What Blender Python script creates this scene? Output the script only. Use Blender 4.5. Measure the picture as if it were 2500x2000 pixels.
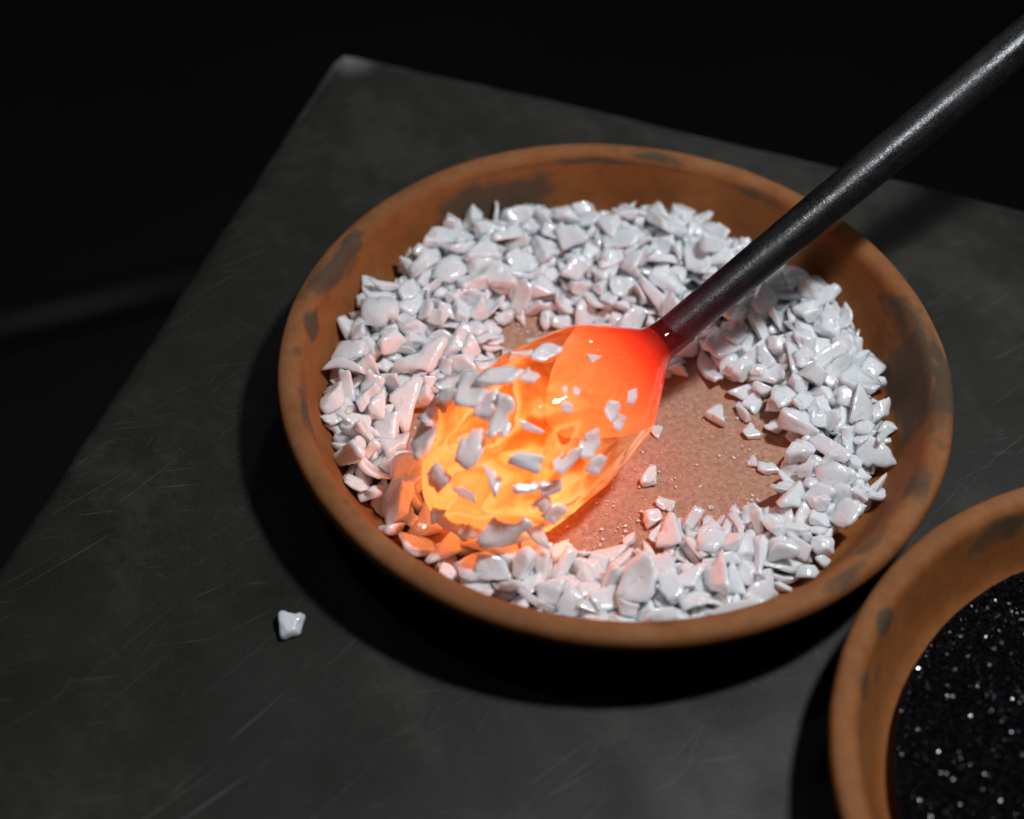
import bpy, bmesh, math, random
from mathutils import Vector, Matrix, Quaternion, noise
from mathutils.bvhtree import BVHTree

for o in list(bpy.data.objects):
    bpy.data.objects.remove(o)
sc = bpy.context.scene
col = sc.collection
S = 0.15                       # the saucer's rim radius in metres; lengths below are in rim radii
R_ = math.radians

# ------------------------------------------------------------------ camera
cam_d = bpy.data.cameras.new('camera')
cam = bpy.data.objects.new('camera', cam_d)
col.objects.link(cam)
cam_d.sensor_width = 36.0
cam_d.lens = 60.84
cam_d.clip_start = 0.02
cam_d.clip_end = 60.0
EL, ROLL = 0.848, 0.0476
fw = Vector((0, math.cos(EL), -math.sin(EL)))
rt0 = Vector((1, 0, 0)); up0 = rt0.cross(fw)
rt = rt0 * math.cos(ROLL) + up0 * math.sin(ROLL)
up = up0 * math.cos(ROLL) - rt0 * math.sin(ROLL)
CAM = (Vector((-0.3002, 0.0177, 0)) - fw * 5.3353)
cam.matrix_world = Matrix(((rt.x, up.x, -fw.x, CAM.x * S), (rt.y, up.y, -fw.y, CAM.y * S),
                           (rt.z, up.z, -fw.z, CAM.z * S), (0, 0, 0, 1)))
cam_d.dof.use_dof = True
cam_d.dof.focus_distance = 5.08 * S
cam_d.dof.aperture_fstop = 3.6
sc.camera = cam

def ray(px, py):
    """direction (depth 1) seen at a point of the 2156 x 1725 view of the photograph"""
    x, y = px * 2500 / 2156, py * 2500 / 2156
    return fw + rt * ((x - 1250) / 4225.1) - up * ((y - 1000) / 4225.1)

def at(px, py, z):
    d = ray(px, py)
    return CAM + d * ((z - CAM.z) / d.z)

# ------------------------------------------------------------------ world, lamps, exposure
w = bpy.data.worlds.new('World'); sc.world = w; w.use_nodes = True
w.node_tree.nodes['Background'].inputs[0].default_value = (0.6, 0.7, 1.0, 1)
w.node_tree.nodes['Background'].inputs[1].default_value = 0.002

def lamp(name, direction, dist, size, power, colour, target=(0, 0, 0.15)):
    d = bpy.data.lights.new(name, 'AREA'); d.shape = 'SQUARE'
    d.size = size; d.energy = power; d.color = colour
    o = bpy.data.objects.new(name, d); col.objects.link(o)
    v = Vector(direction).normalized()
    o.location = (Vector(target) + v * dist) * S
    o.rotation_euler = v.to_track_quat('Z', 'Y').to_euler()
    return o
lamp('track_lamp', (0.37, 0.0, 1.0), 6.5, 0.085, 7.2, (0.91, 0.955, 1.0))
lamp('track_lamp', (-0.36, 0.02, 0.95), 9.5, 0.022, 0.35, (0.9, 0.95, 1.0))
lamp('track_lamp', (0.58, 0.50, 0.64), 9.5, 0.022, 0.28, (0.9, 0.95, 1.0))
lamp('track_lamp', (0.20, 0.62, 0.80), 9.5, 0.020, 0.2, (1.0, 0.95, 0.9))
lamp('track_lamp', (-0.55, 0.45, 0.72), 9.5, 0.018, 0.16, (0.9, 0.95, 1.0))
lamp('track_lamp', (0.10, -0.35, 0.95), 9.5, 0.020, 0.2, (0.9, 0.95, 1.0))
lamp('track_lamp', (0.05, 0.85, 0.62), 11.0, 0.09, 0.9, (0.9, 0.93, 1.0))

sc.view_settings.view_transform = 'Standard'
sc.view_settings.look = 'None'
sc.view_settings.exposure = 0.0
sc.view_settings.gamma = 1.0
sc.render.engine = 'CYCLES'
sc.cycles.use_denoising = True
sc.cycles.caustics_reflective = False
sc.cycles.caustics_refractive = True
sc.cycles.sample_clamp_indirect = 3.0
sc.cycles.blur_glossy = 0.3

# ------------------------------------------------------------------ helpers
def mesh_obj(name, verts, faces, mat=None, parent=None, smooth=True):
    me = bpy.data.meshes.new(name)
    me.from_pydata([tuple(v) for v in verts], [], faces)
    if smooth:
        me.polygons.foreach_set('use_smooth', [True] * len(me.polygons))
    me.update()
    o = bpy.data.objects.new(name, me); col.objects.link(o)
    if mat: me.materials.append(mat)
    if parent: o.parent = parent
    return o

def empty(name, loc):
    o = bpy.data.objects.new(name, None); o.empty_display_size = 0.01
    o.location = loc; col.objects.link(o)
    return o

def tag(o, label, cat, group=None):
    o['label'] = label; o['category'] = cat
    if group: o['group'] = group
    return o

def revolve(profile, n, wob=0.0, seed=0.0):
    """closed lathe from the bottom centre (r=0) round the outside to the inside centre (r=0)"""
    verts, faces = [], []
    m = len(profile)
    for i, (r, z) in enumerate(profile):
        if r == 0:
            verts.append((0, 0, z)); continue
        for k in range(n):
            a = 2 * math.pi * k / n
            q = noise.noise(Vector((math.cos(a) * 1.3 + seed, math.sin(a) * 1.3, r + z * 2))) * wob
            q += noise.noise(Vector((math.cos(a) * 9 + seed, math.sin(a) * 9, z * 9))) * wob * 0.3
            verts.append(((r + q) * math.cos(a), (r + q) * math.sin(a), z + q * 0.5))
    idx = [0]
    for i in range(1, m):
        idx.append(idx[-1] + (1 if profile[i - 1][0] == 0 else n))
    for i in range(m - 1):
        a0, b0 = idx[i], idx[i + 1]
        for k in range(n):
            k2 = (k + 1) % n
            if profile[i][0] == 0:
                faces.append((a0, b0 + k2, b0 + k))
            elif profile[i + 1][0] == 0:
                faces.append((a0 + k, a0 + k2, b0))
            else:
                faces.append((a0 + k, a0 + k2, b0 + k2, b0 + k))
    return verts, faces

def spline(pts, per):
    """Catmull-Rom through 2-D points"""
    out = []
    n = len(pts)
    for i in range(n - 1):
        p0, p1, p2, p3 = pts[max(i - 1, 0)], pts[i], pts[i + 1], pts[min(i + 2, n - 1)]
        for k in range(per):
            t = k / per
            out.append(tuple(0.5 * (2 * b + (c - a) * t + (2 * a - 5 * b + 4 * c - d) * t * t + (3 * b - a - 3 * c + d) * t ** 3)
                             for a, b, c, d in zip(p0, p1, p2, p3)))
    out.append(tuple(pts[-1]))
    return out

PROFILE = [(0.0, 0.0), (0.62, 0.0), (0.70, 0.003), (0.79, 0.018), (0.875, 0.070), (0.930, 0.130), (0.963, 0.178),
           (0.986, 0.202), (0.999, 0.222), (1.0, 0.243), (0.990, 0.262), (0.968, 0.270), (0.942, 0.267), (0.924, 0.252),
           (0.912, 0.225), (0.890, 0.17), (0.866, 0.115), (0.838, 0.075), (0.78, 0.052), (0.70, 0.046), (0.45, 0.045), (0.2, 0.045), (0.0, 0.045)]

def dish_profile(per):
    p = [PROFILE[0], PROFILE[1]] + spline(PROFILE[2:20], per) + PROFILE[20:]
    return p

# --- glass shards: a small ball cut by random planes and hollowed by conchoidal scoops
_ICO = {}
def ico(level):
    if level not in _ICO:
        bm = bmesh.new()
        bmesh.ops.create_icosphere(bm, subdivisions=level, radius=1.0)
        bm.verts.ensure_lookup_table()
        _ICO[level] = ([v.co.copy() for v in bm.verts], [tuple(v.index for v in f.verts) for f in bm.faces])
        bm.free()
    return _ICO[level]

KINDS = ['flake', 'wedge', 'chunk', 'splinter', 'curved']
def shard_geometry(kind, seed, level):
    rnd = random.Random(1000 * KINDS.index(kind) + seed)
    U = rnd.uniform
    planes, scoops = [], []
    def side(n, d0, d1, tilt):
        a0 = U(0, 6.283)
        for k in range(n):
            a = a0 + 6.283 * (k + U(-0.30, 0.30)) / n
            t = U(-tilt, tilt)
            planes.append((Vector((math.cos(a) * math.cos(t), math.sin(a) * math.cos(t), math.sin(t))), U(d0, d1)))
    def caps(d0, d1, tilt):
        for s in (1, -1):
            v = Vector((U(-tilt, tilt), U(-tilt, tilt), s)).normalized()
            planes.append((v, U(d0, d1)))
    bend, p = 0.0, 44
    if kind == 'flake':
        side(rnd.choice((4, 4, 5, 6)), 0.5, 1.0, 0.6); caps(0.11, 0.22, 0.22)
        sc3 = (1.15, U(0.75, 1.0), 1.0); bend = U(-0.2, 0.25); ns = 3
    elif kind == 'wedge':
        side(rnd.choice((3, 3, 4)), 0.42, 0.62, 0.4); caps(0.16, 0.36, 0.42)
        sc3 = (1.2, U(0.8, 1.05), 1.0); ns = 2
    elif kind == 'chunk':
        side(rnd.choice((4, 5)), 0.5, 0.8, 0.6); caps(0.42, 0.6, 0.4)
        for k in range(3):
            v = Vector((U(-1, 1), U(-1, 1), U(-1, 1))).normalized(); planes.append((v, U(0.6, 0.8)))
        sc3 = (1.0, U(0.75, 1.0), 0.9); ns = 3
    elif kind == 'splinter':
        side(rnd.choice((3, 4)), 0.35, 0.6, 0.3); caps(0.3, 0.5, 0.3)
        sc3 = (1.75, U(0.55, 0.75), U(0.5, 0.8)); bend = U(-0.15, 0.15); ns = 2
    else:
        side(rnd.choice((4, 5, 6)), 0.6, 1.0, 0.5); caps(0.12, 0.19, 0.12)
        sc3 = (1.25, U(0.7, 1.0), 1.0); bend = U(0.25, 0.5) * rnd.choice((1, -1)); ns = 3; p = 30
    for k in range(ns):
        v = Vector((U(-1, 1), U(-1, 1), U(-0.5, 0.5))).normalized()
        scoops.append((v, U(0.35, 0.8), U(0.15, 0.42)))
    off = Vector((U(0, 50), U(0, 50), U(0, 50)))
    vs, fs = ico(level)
    out = []
    for v in vs:
        s = 0.0
        for n, d in planes:
            q = v.dot(n) / d
            if q > 0: s += q ** p
        r = s ** (-1.0 / p) if s > 0 else 1.2
        r = min(r, 1.25)
        c = v * r
        for n, wd, dep in scoops:                       # shell-shaped hollows at the broken edges
            e = (v - n).length / wd
            if e < 1: c = c * (1 - dep * (1 - e * e) ** 1.5)
        q = noise.noise(c * 2.1 + off) * 0.075 + noise.noise(c * 5.0 + off) * 0.022
        c = c * (1 + q)
        c = Vector((c.x * sc3[0], c.y * sc3[1], c.z * sc3[2]))
        c.z += bend * (c.x * c.x - 0.3) + bend * 0.4 * c.y * c.y
        out.append(c)
    return out, fs

# ------------------------------------------------------------------ materials
def new_mat(name):
    m = bpy.data.materials.new(name); m.use_nodes = True
    nt = m.node_tree
    b = nt.nodes['Principled BSDF']
    return m, nt, b
def N(nt, kind, **kw):
    n = nt.nodes.new(kind)
    for k, v in kw.items():
        if k in n.inputs.keys(): n.inputs[k].default_value = v
        else: setattr(n, k, v)
    return n
def ramp(nt, fac, stops, interp='LINEAR'):
    n = nt.nodes.new('ShaderNodeValToRGB'); n.color_ramp.interpolation = interp
    e = n.color_ramp.elements
    while len(e) < len(stops): e.new(0.5)
    for el, (p, c) in zip(e, stops):
        el.position = p; el.color = (c[0], c[1], c[2], 1) if isinstance(c, tuple) else (c, c, c, 1)
    nt.links.new(fac, n.inputs[0]); return n.outputs[0]
def mixc(nt, fac, a, b, mode='MIX'):
    n = nt.nodes.new('ShaderNodeMix'); n.data_type = 'RGBA'; n.blend_type = mode
    for s, i in ((fac, 0), (a, 6), (b, 7)):
        if isinstance(s, (int, float)): n.inputs[i].default_value = s
        elif isinstance(s, tuple): n.inputs[i].default_value = (*s, 1)
        else: nt.links.new(s, n.inputs[i])
    return n.outputs[2]
def mathn(nt, op, a, b=0.0):
    n = nt.nodes.new('ShaderNodeMath'); n.operation = op
    for i, s in enumerate((a, b)):
        if isinstance(s, (int, float)): n.inputs[i].default_value = s
        else: nt.links.new(s, n.inputs[i])
    return n.outputs[0]
def noise_tex(nt, vec, scale, detail=4, rough=0.55, dist=0.0):
    n = N(nt, 'ShaderNodeTexNoise', Scale=scale, Detail=detail, Roughness=rough, Distortion=dist)
    nt.links.new(vec, n.inputs['Vector']); return n.outputs['Fac']
def coords(nt):
    return nt.nodes.new('ShaderNodeTexCoord').outputs['Object']
def mapping(nt, vec, scale=(1, 1, 1), rot=(0, 0, 0)):
    n = nt.nodes.new('ShaderNodeMapping'); n.inputs['Scale'].default_value = scale; n.inputs['Rotation'].default_value = rot
    nt.links.new(vec, n.inputs['Vector']); return n.outputs[0]
def turned(nt, vec, ang, scale):
    return mapping(nt, mapping(nt, vec, rot=(0, 0, ang)), scale)
def bump(nt, b, h, strength, dist):
    n = N(nt, 'ShaderNodeBump', Strength=strength, Distance=dist)
    nt.links.new(h, n.inputs['Height']); nt.links.new(n.outputs[0], b.inputs['Normal'])
    return n

# white opal glass
m_white, nt, b = new_mat('opal_glass')
oi = nt.nodes.new('ShaderNodeObjectInfo')
tint = ramp(nt, oi.outputs['Random'], [(0.0, (0.90, 0.90, 0.91)), (0.35, (0.86, 0.89, 0.90)), (0.7, (0.90, 0.89, 0.90)), (1.0, (0.89, 0.85, 0.85))])
nt.links.new(tint, b.inputs['Base Color'])
v = coords(nt)
rg = ramp(nt, noise_tex(nt, mapping(nt, v, (1, 1, 1)), 2.2, 2), [(0.35, 0.06), (0.65, 0.18)])
nt.links.new(rg, b.inputs['Roughness'])
b.inputs['IOR'].default_value = 1.5
b.inputs['Subsurface Weight'].default_value = 0.9
b.inputs['Subsurface Radius'].default_value = (1.0, 0.85, 0.8)
b.inputs['Subsurface Scale'].default_value = 0.0032
hh = mathn(nt, 'ADD', noise_tex(nt, v, 2.6, 2), mathn(nt, 'MULTIPLY', noise_tex(nt, v, 8, 1), 0.22))
bump(nt, b, hh, 0.06, 0.10)
b.inputs['Coat Weight'].default_value = 1.0
b.inputs['Coat Roughness'].default_value = 0.06
b.inputs['Coat IOR'].default_value = 1.5

m_crumb, nt, b = new_mat('glass_dust')
b.inputs['Base Color'].default_value = (0.86, 0.85, 0.85, 1); b.inputs['Roughness'].default_value = 0.35

# terracotta with fire marks
def terracotta(name):
    m, nt, b = new_mat(name)
    v = coords(nt)
    mott = mathn(nt, 'ADD', mathn(nt, 'MULTIPLY', noise_tex(nt, v, 16, 6, 0.7), 0.6), mathn(nt, 'MULTIPLY', noise_tex(nt, v, 110, 5, 0.75), 0.4))
    base = ramp(nt, mott, [(0.34, (0.180, 0.050, 0.009)), (0.5, (0.245, 0.076, 0.015)), (0.66, (0.295, 0.108, 0.030))])
    fine = noise_tex(nt, v, 900, 3, 0.7)
    base = mixc(nt, mathn(nt, 'MULTIPLY', ramp(nt, fine, [(0.45, 0.0), (0.75, 1.0)]), 0.35), base, (0.30, 0.13, 0.055))
    rim = N(nt, 'ShaderNodeAttribute', attribute_name='rim').outputs['Fac']
    base = mixc(nt, mathn(nt, 'MULTIPLY', rim, 0.75), base, ramp(nt, mott, [(0.34, (0.175, 0.070, 0.024)), (0.5, (0.280, 0.108, 0.038)), (0.66, (0.345, 0.155, 0.066))]))
    dust = N(nt, 'ShaderNodeAttribute', attribute_name='dust').outputs['Fac']
    dn = ramp(nt, noise_tex(nt, v, 420, 5, 0.75), [(0.34, 0.35), (0.66, 1.0)])
    base = mixc(nt, mathn(nt, 'MULTIPLY', mathn(nt, 'MULTIPLY', dust, dn), 0.72), base, (0.68, 0.43, 0.32))
    gr = ramp(nt, noise_tex(nt, v, 1400, 2, 0.8), [(0.66, 0.0), (0.72, 1.0)])
    base = mixc(nt, mathn(nt, 'MULTIPLY', gr, mathn(nt, 'MULTIPLY', dust, 0.7)), base, (0.85, 0.78, 0.72))
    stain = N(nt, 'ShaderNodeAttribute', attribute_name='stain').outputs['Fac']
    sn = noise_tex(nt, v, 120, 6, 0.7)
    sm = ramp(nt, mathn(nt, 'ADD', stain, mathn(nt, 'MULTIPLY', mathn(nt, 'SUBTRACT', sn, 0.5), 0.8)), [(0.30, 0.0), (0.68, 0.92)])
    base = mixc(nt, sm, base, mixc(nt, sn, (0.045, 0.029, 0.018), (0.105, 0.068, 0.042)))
    nt.links.new(base, b.inputs['Base Color'])
    b.inputs['Roughness'].default_value = 0.8
    b.inputs['Specular IOR Level'].default_value = 0.3
    hb = mathn(nt, 'ADD', mathn(nt, 'MULTIPLY', fine, 0.5), noise_tex(nt, v, 220, 4, 0.6))
    bump(nt, b, hb, 0.22, 0.0004)
    return m
m_terra = terracotta('terracotta')

# blackened steel plate: mill scale, scratches
m_steel, nt, b = new_mat('dark_steel_plate')
v = coords(nt)
big = mathn(nt, 'ADD', mathn(nt, 'MULTIPLY', noise_tex(nt, turned(nt, v, -0.55, (1, 0.4, 1)), 14, 5, 0.68), 0.65), mathn(nt, 'MULTIPLY', noise_tex(nt, v, 55, 5, 0.7), 0.35))
base = ramp(nt, big, [(0.40, (0.0065, 0.0055, 0.0034)), (0.5, (0.0130, 0.0112, 0.0078)), (0.60, (0.041, 0.0365, 0.030))])
gr = noise_tex(nt, v, 700, 3, 0.7)
base = mixc(nt, 0.45, base, ramp(nt, gr, [(0.3, (0.006, 0.0054, 0.004)), (0.7, (0.031, 0.0285, 0.023))]))
scr = None
for ang, sx, thr, wgt in ((-0.75, 7.0, 0.67, 0.40), (-0.60, 14.0, 0.655, 0.3), (-0.9, 4.5, 0.68, 0.5), (0.5, 18.0, 0.69, 0.25), (-0.2, 30.0, 0.655, 0.28), (-1.2, 24.0, 0.67, 0.25)):
    q = noise_tex(nt, turned(nt, v, ang, (sx, 950.0, 1)), 1.0, 2, 0.5, 0.05)
    area = ramp(nt, noise_tex(nt, turned(nt, v, ang, (1, 1, 1)), 14 + sx, 3), [(0.46, 0.0), (0.62, 1.0)])
    q = mathn(nt, 'MULTIPLY', mathn(nt, 'MULTIPLY', ramp(nt, q, [(thr, 0.0), (thr + 0.06, 1.0)]), wgt), area)
    scr = q if scr is None else mathn(nt, 'MAXIMUM', scr, q)
base = mixc(nt, scr, base, (0.17, 0.165, 0.155))
pit = ramp(nt, noise_tex(nt, v, 230, 2, 0.5), [(0.70, 0.0), (0.74, 1.0)])
base = mixc(nt, mathn(nt, 'MULTIPLY', pit, 0.8), base, (0.004, 0.004, 0.004))
edge = N(nt, 'ShaderNodeAttribute', attribute_name='edge').outputs['Fac']
base = mixc(nt, mathn(nt, 'MULTIPLY', edge, ramp(nt, noise_tex(nt, v, 60, 4), [(0.35, 0.15), (0.65, 1.0)])), base, (0.50, 0.49, 0.49))  # worn edge and corner; their highlight is painted into the base colour
nt.links.new(base, b.inputs['Base Color'])
nt.links.new(ramp(nt, noise_tex(nt, v, 22, 4), [(0.3, 0.42), (0.7, 0.65)]), b.inputs['Roughness'])
b.inputs['Specular IOR Level'].default_value = 0.36
bump(nt, b, mathn(nt, 'ADD', mathn(nt, 'MULTIPLY', big, 2.0), mathn(nt, 'MULTIPLY', gr, 0.35)), 0.3, 0.0006)

# iron rod: black scale, pitted; dull red where it enters the glass
m_iron, nt, b = new_mat('scaled_iron')
v = coords(nt)
sx = nt.nodes.new('ShaderNodeSeparateXYZ'); nt.links.new(v, sx.inputs[0])
n1 = noise_tex(nt, v, 130, 6, 0.7); n2 = noise_tex(nt, v, 1300, 3, 0.8)
n3 = noise_tex(nt, mapping(nt, v, (25, 160, 160)), 1.0, 4, 0.6)
base = ramp(nt, n1, [(0.3, (0.004, 0.0036, 0.0036)), (0.55, (0.008, 0.0073, 0.0073)), (0.75, (0.018, 0.0165, 0.0165))])
base = mixc(nt, ramp(nt, n2, [(0.52, 0.0), (0.72, 0.55)]), base, (0.022, 0.020, 0.020))
nt.links.new(base, b.inputs['Base Color'])
b.inputs['IOR'].default_value = 1.47
# the last hand's breadth is coated with a film of glass, so it is glossier
film = ramp(nt, mathn(nt, 'DIVIDE', sx.outputs['X'], S), [(0.22, 1.0), (0.40, 0.0)])
nt.links.new(mathn(nt, 'SUBTRACT', ramp(nt, mathn(nt, 'ADD', mathn(nt, 'MULTIPLY', n2, 0.6), mathn(nt, 'MULTIPLY', n3, 0.4)), [(0.42, 0.20), (0.58, 0.60)]), mathn(nt, 'MULTIPLY', film, 0.06)), b.inputs['Roughness'])
bump(nt, b, mathn(nt, 'ADD', mathn(nt, 'MULTIPLY', n1, 0.8), mathn(nt, 'MULTIPLY', n2, 0.25)), 0.7, 0.0005)
glow = ramp(nt, mathn(nt, 'DIVIDE', sx.outputs['X'], S), [(0.0, (0.14, 0.004, 0.006)), (0.09, (0.055, 0.002, 0.005)), (0.18, (0.02, 0.0015, 0.004)), (0.36, (0, 0, 0))])
nt.links.new(glow, b.inputs['Emission Color']); b.inputs['Emission Strength'].default_value = 1.0

# hot glass: the dense core on the iron
HOT = 2.1
m_core, nt, b = new_mat('glowing_core')
v = coords(nt)
sx = nt.nodes.new('ShaderNodeSeparateXYZ'); nt.links.new(v, sx.inputs[0])
t = mathn(nt, 'DIVIDE', sx.outputs['X'], 0.834 * S)
c = ramp(nt, t, [(0.0, (0.05, 0.0008, 0.00216)), (0.05, (0.22, 0.0032, 0.00288)), (0.12, (0.5, 0.017, 0.0067)), (0.22, (0.8, 0.0545, 0.0167)), (0.34, (0.95, 0.111, 0.0341)), (0.47, (1, 0.168, 0.0589))])
nt.links.new(c, b.inputs['Emission Color']); b.inputs['Emission Strength'].default_value = 1.05 * HOT
b.inputs['Base Color'].default_value = (0.1, 0.03, 0.01, 1); b.inputs['Roughness'].default_value = 0.3

# hot glass: the clear gather round it, glowing amber in folds
m_hot, nt, b = new_mat('hot_glass')
v = coords(nt)
sx = nt.nodes.new('ShaderNodeSeparateXYZ'); nt.links.new(v, sx.inputs[0])
t = mathn(nt, 'DIVIDE', sx.outputs['X'], 0.834 * S)
warp = N(nt, 'ShaderNodeTexNoise', Scale=22.0, Detail=2.0); nt.links.new(v, warp.inputs['Vector'])
vm = N(nt, 'ShaderNodeVectorMath', operation='MULTIPLY_ADD')
nt.links.new(warp.outputs['Color'], vm.inputs[0]); vm.inputs[1].default_value = (0.05, 0.05, 0.05); nt.links.new(v, vm.inputs[2])
sw = noise_tex(nt, mapping(nt, vm.outputs[0], (20, 34, 34)), 1.0, 3, 0.5, 1.2)
swc = ramp(nt, sw, [(0.30, (0.3, 0.0341, 0.00223)), (0.40, (0.7, 0.108, 0.01)), (0.47, (0.95, 0.239, 0.0558)), (0.52, (1, 0.329, 0.106)), (0.57, (0.36, 0.0454, 0.00335)), (0.63, (0.8, 0.142, 0.0178)), (0.72, (1, 0.341, 0.123))])
tipc = ramp(nt, t, [(0.0, (0.9, 0.0568, 0.00558)), (0.3, (1, 0.136, 0.0167)), (0.7, (1, 0.216, 0.0468)), (1.0, (1, 0.227, 0.0558))])
cc = mixc(nt, ramp(nt, t, [(0.66, 0.0), (0.9, 0.65)]), swc, tipc)
em = nt.nodes.new('ShaderNodeEmission'); nt.links.new(cc, em.inputs[0])
nt.links.new(mathn(nt, 'MULTIPLY', ramp(nt, t, [(0.0, 0.0), (0.15, 0.01), (0.26, 0.05), (0.40, 0.13), (0.52, 0.42), (0.64, 0.95), (1.0, 1.0)]), HOT), em.inputs[1])
gl = nt.nodes.new('ShaderNodeBsdfGlass'); nt.links.new(ramp(nt, t, [(0.0, (1.0, 0.9, 0.75)), (0.30, (1.0, 0.9, 0.75)), (0.58, (0.55, 0.36, 0.20)), (0.8, (0.25, 0.14, 0.07))]), gl.inputs['Color']); gl.inputs['Roughness'].default_value = 0.01; gl.inputs['IOR'].default_value = 1.45
add = nt.nodes.new('ShaderNodeAddShader'); nt.links.new(gl.outputs[0], add.inputs[0]); nt.links.new(em.outputs[0], add.inputs[1])
nt.links.new(add.outputs[0], nt.nodes['Material Output'].inputs['Surface'])

# black glass frit, floor, dull pipe
m_frit, nt, b = new_mat('black_frit')
b.inputs['Base Color'].default_value = (0.004, 0.004, 0.005, 1); b.inputs['Roughness'].default_value = 0.16
m_bed, nt, b = new_mat('black_frit_bed')
b.inputs['Base Color'].default_value = (0.004, 0.004, 0.005, 1); b.inputs['Roughness'].default_value = 0.9; b.inputs['Specular IOR Level'].default_value = 0.1
m_floor, nt, b = new_mat('dark_concrete')
v = coords(nt)
nt.links.new(ramp(nt, noise_tex(nt, v, 3, 5), [(0.3, (0.003, 0.003, 0.003)), (0.7, (0.007, 0.007, 0.0067))]), b.inputs['Base Color'])
b.inputs['Roughness'].default_value = 0.9
m_pipe, nt, b = new_mat('dull_grey_steel')
nt.links.new(ramp(nt, noise_tex(nt, coords(nt), 12, 4), [(0.3, (0.002, 0.002, 0.002)), (0.7, (0.004, 0.004, 0.004))]), b.inputs['Base Color'])
b.inputs['Roughness'].default_value = 0.6

# ------------------------------------------------------------------ setting
fl = mesh_obj('floor', [(-6, -3, -0.9), (6, -3, -0.9), (6, 9, -0.9), (-6, 9, -0.9)], [(0, 1, 2, 3)], m_floor, smooth=False)
fl['kind'] = 'structure'

def tube(name, p0, p1, r0, r1, n, mat, parent=None, rings=2, rough=0.0, grow=None):
    """tapered capped rod from the object's origin along +X, turned to run p0 -> p1 (rim radii)"""
    d = (p1 - p0); L = d.length
    vs, fs = [], []
    for i in range(rings):
        f = i / (rings - 1)
        r = r0 + (r1 - r0) * (f if grow is None else min(f * L / grow, 1.15))
        for k in range(n):
            a = 2 * math.pi * k / n
            q = 1 + rough * noise.noise(Vector((f * L * 9, math.cos(a) * 1.2, math.sin(a) * 1.2))) + rough * 0.5 * noise.noise(Vector((f * L * 30, math.cos(a) * 3, math.sin(a) * 3)))
            vs.append((f * L * S, r * q * math.cos(a) * S, r * q * math.sin(a) * S))
    for i in range(rings - 1):
        for k in range(n):
            fs.append((i * n + k, (i + 1) * n + k, (i + 1) * n + (k + 1) % n, i * n + (k + 1) % n))
    fs.append(tuple(range(n))); fs.append(tuple((rings - 1) * n + k for k in reversed(range(n))))
    o = mesh_obj(name, vs, fs, mat, parent)
    q = d.to_track_quat('X', 'Z')
    return o, q
pa, pb = Vector((-7.2, 4.6, -5.9)), Vector((-1.2, 7.15, -5.9))
pipe, q = tube('steel_pipe', pa, pb, 0.17, 0.17, 24, m_pipe, rings=2)
pipe.location = pa * S; pipe.rotation_euler = q.to_euler()
tag(pipe, 'faint blurred grey pipe on the dark floor left of the table', 'pipe')

# table: thick worn steel plate on legs
C0 = Vector((-1.0078, 1.7783, 0)); TH = -0.2871
e1 = Vector((math.cos(TH), math.sin(TH), 0)); e2 = Vector((math.sin(TH), -math.cos(TH), 0))
tbl = empty('steel_table', (C0 + e1 * 2.6 + e2 * 2.3) * S + Vector((0, 0, -0.9)))
tag(tbl, 'dark scratched steel worktable with a worn corner, its highlight painted pale', 'table')
def table_mesh():
    LX, LY, T = 5.2, 4.6, 0.12
    xs = [0] + [0.006, 0.016, 0.03] + [0.06 + (LX - 0.12) * i / 160 for i in range(161)] + [LX - 0.03, LX]
    ys = [0] + [0.006, 0.016, 0.03] + [0.06 + (LY - 0.12) * i / 140 for i in range(141)] + [LY - 0.03, LY]
    vs, ed = [], []
    for y in ys:
        for x in xs:
            # edges hammered a little out of true, corner knocked round
            dx = 0.010 * noise.noise(Vector((0.3, y * 1.7, 0))) + 0.004 * noise.noise(Vector((3.3, y * 9, 0)))
            dy = 0.016 * noise.noise(Vector((x * 1.5 + 4.1, 7.7, 0))) + 0.006 * noise.noise(Vector((x * 7, 2.7, 0)))
            wx, wy = max(0, 1 - x / 0.5), max(0, 1 - y / 0.5)
            X, Y = x + dx * wx, y + dy * wy
            dmin = min(x, y)
            z = -0.016 * max(0, 1 - dmin / 0.03) ** 2
            z += 0.0035 * noise.noise(Vector((x * 1.6, y * 1.6, 3.1)))
            if x < 0.06 and y < 0.06:
                X += 0.012 * (1 - y / 0.06); Y += 0.012 * (1 - x / 0.06)
            vs.append(C0 + e1 * X + e2 * Y + Vector((0, 0, z)))
            ed.append(max(0.0, 1 - dmin / 0.022) * (math.exp(-y / 0.35) if x < y else 0.55) + 0.9 * max(0.0, 1 - math.hypot(x, y) / 0.17))  # painted highlight mask: strongest at the corner, fading along the left edge
    nx, ny = len(xs), len(ys)
    fs = [(j * nx + i, (j + 1) * nx + i, (j + 1) * nx + i + 1, j * nx + i + 1) for j in range(ny - 1) for i in range(nx - 1)]
    # skirt and underside
    loop = [i for i in range(nx)] + [j * nx + nx - 1 for j in range(1, ny)] + [(ny - 1) * nx + i for i in range(nx - 2, -1, -1)] + [j * nx for j in range(ny - 2, 0, -1)]
    base = len(vs)
    for i in loop:
        p = vs[i].copy(); p.z = -T; vs.append(p); ed.append(0.0)
    n = len(loop)
    for k in range(n):
        fs.append((loop[k], loop[(k + 1) % n], base + (k + 1) % n, base + k))
    fs.append(tuple(base + k for k in reversed(range(n))))
    return [p * S for p in vs], fs, ed
vs, fs, ed = table_mesh()
top = mesh_obj('tabletop', [Vector(p) - tbl.location for p in vs], fs, m_steel, tbl)
at_ = top.data.attributes.new('edge', 'FLOAT', 'POINT'); at_.data.foreach_set('value', ed)
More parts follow.
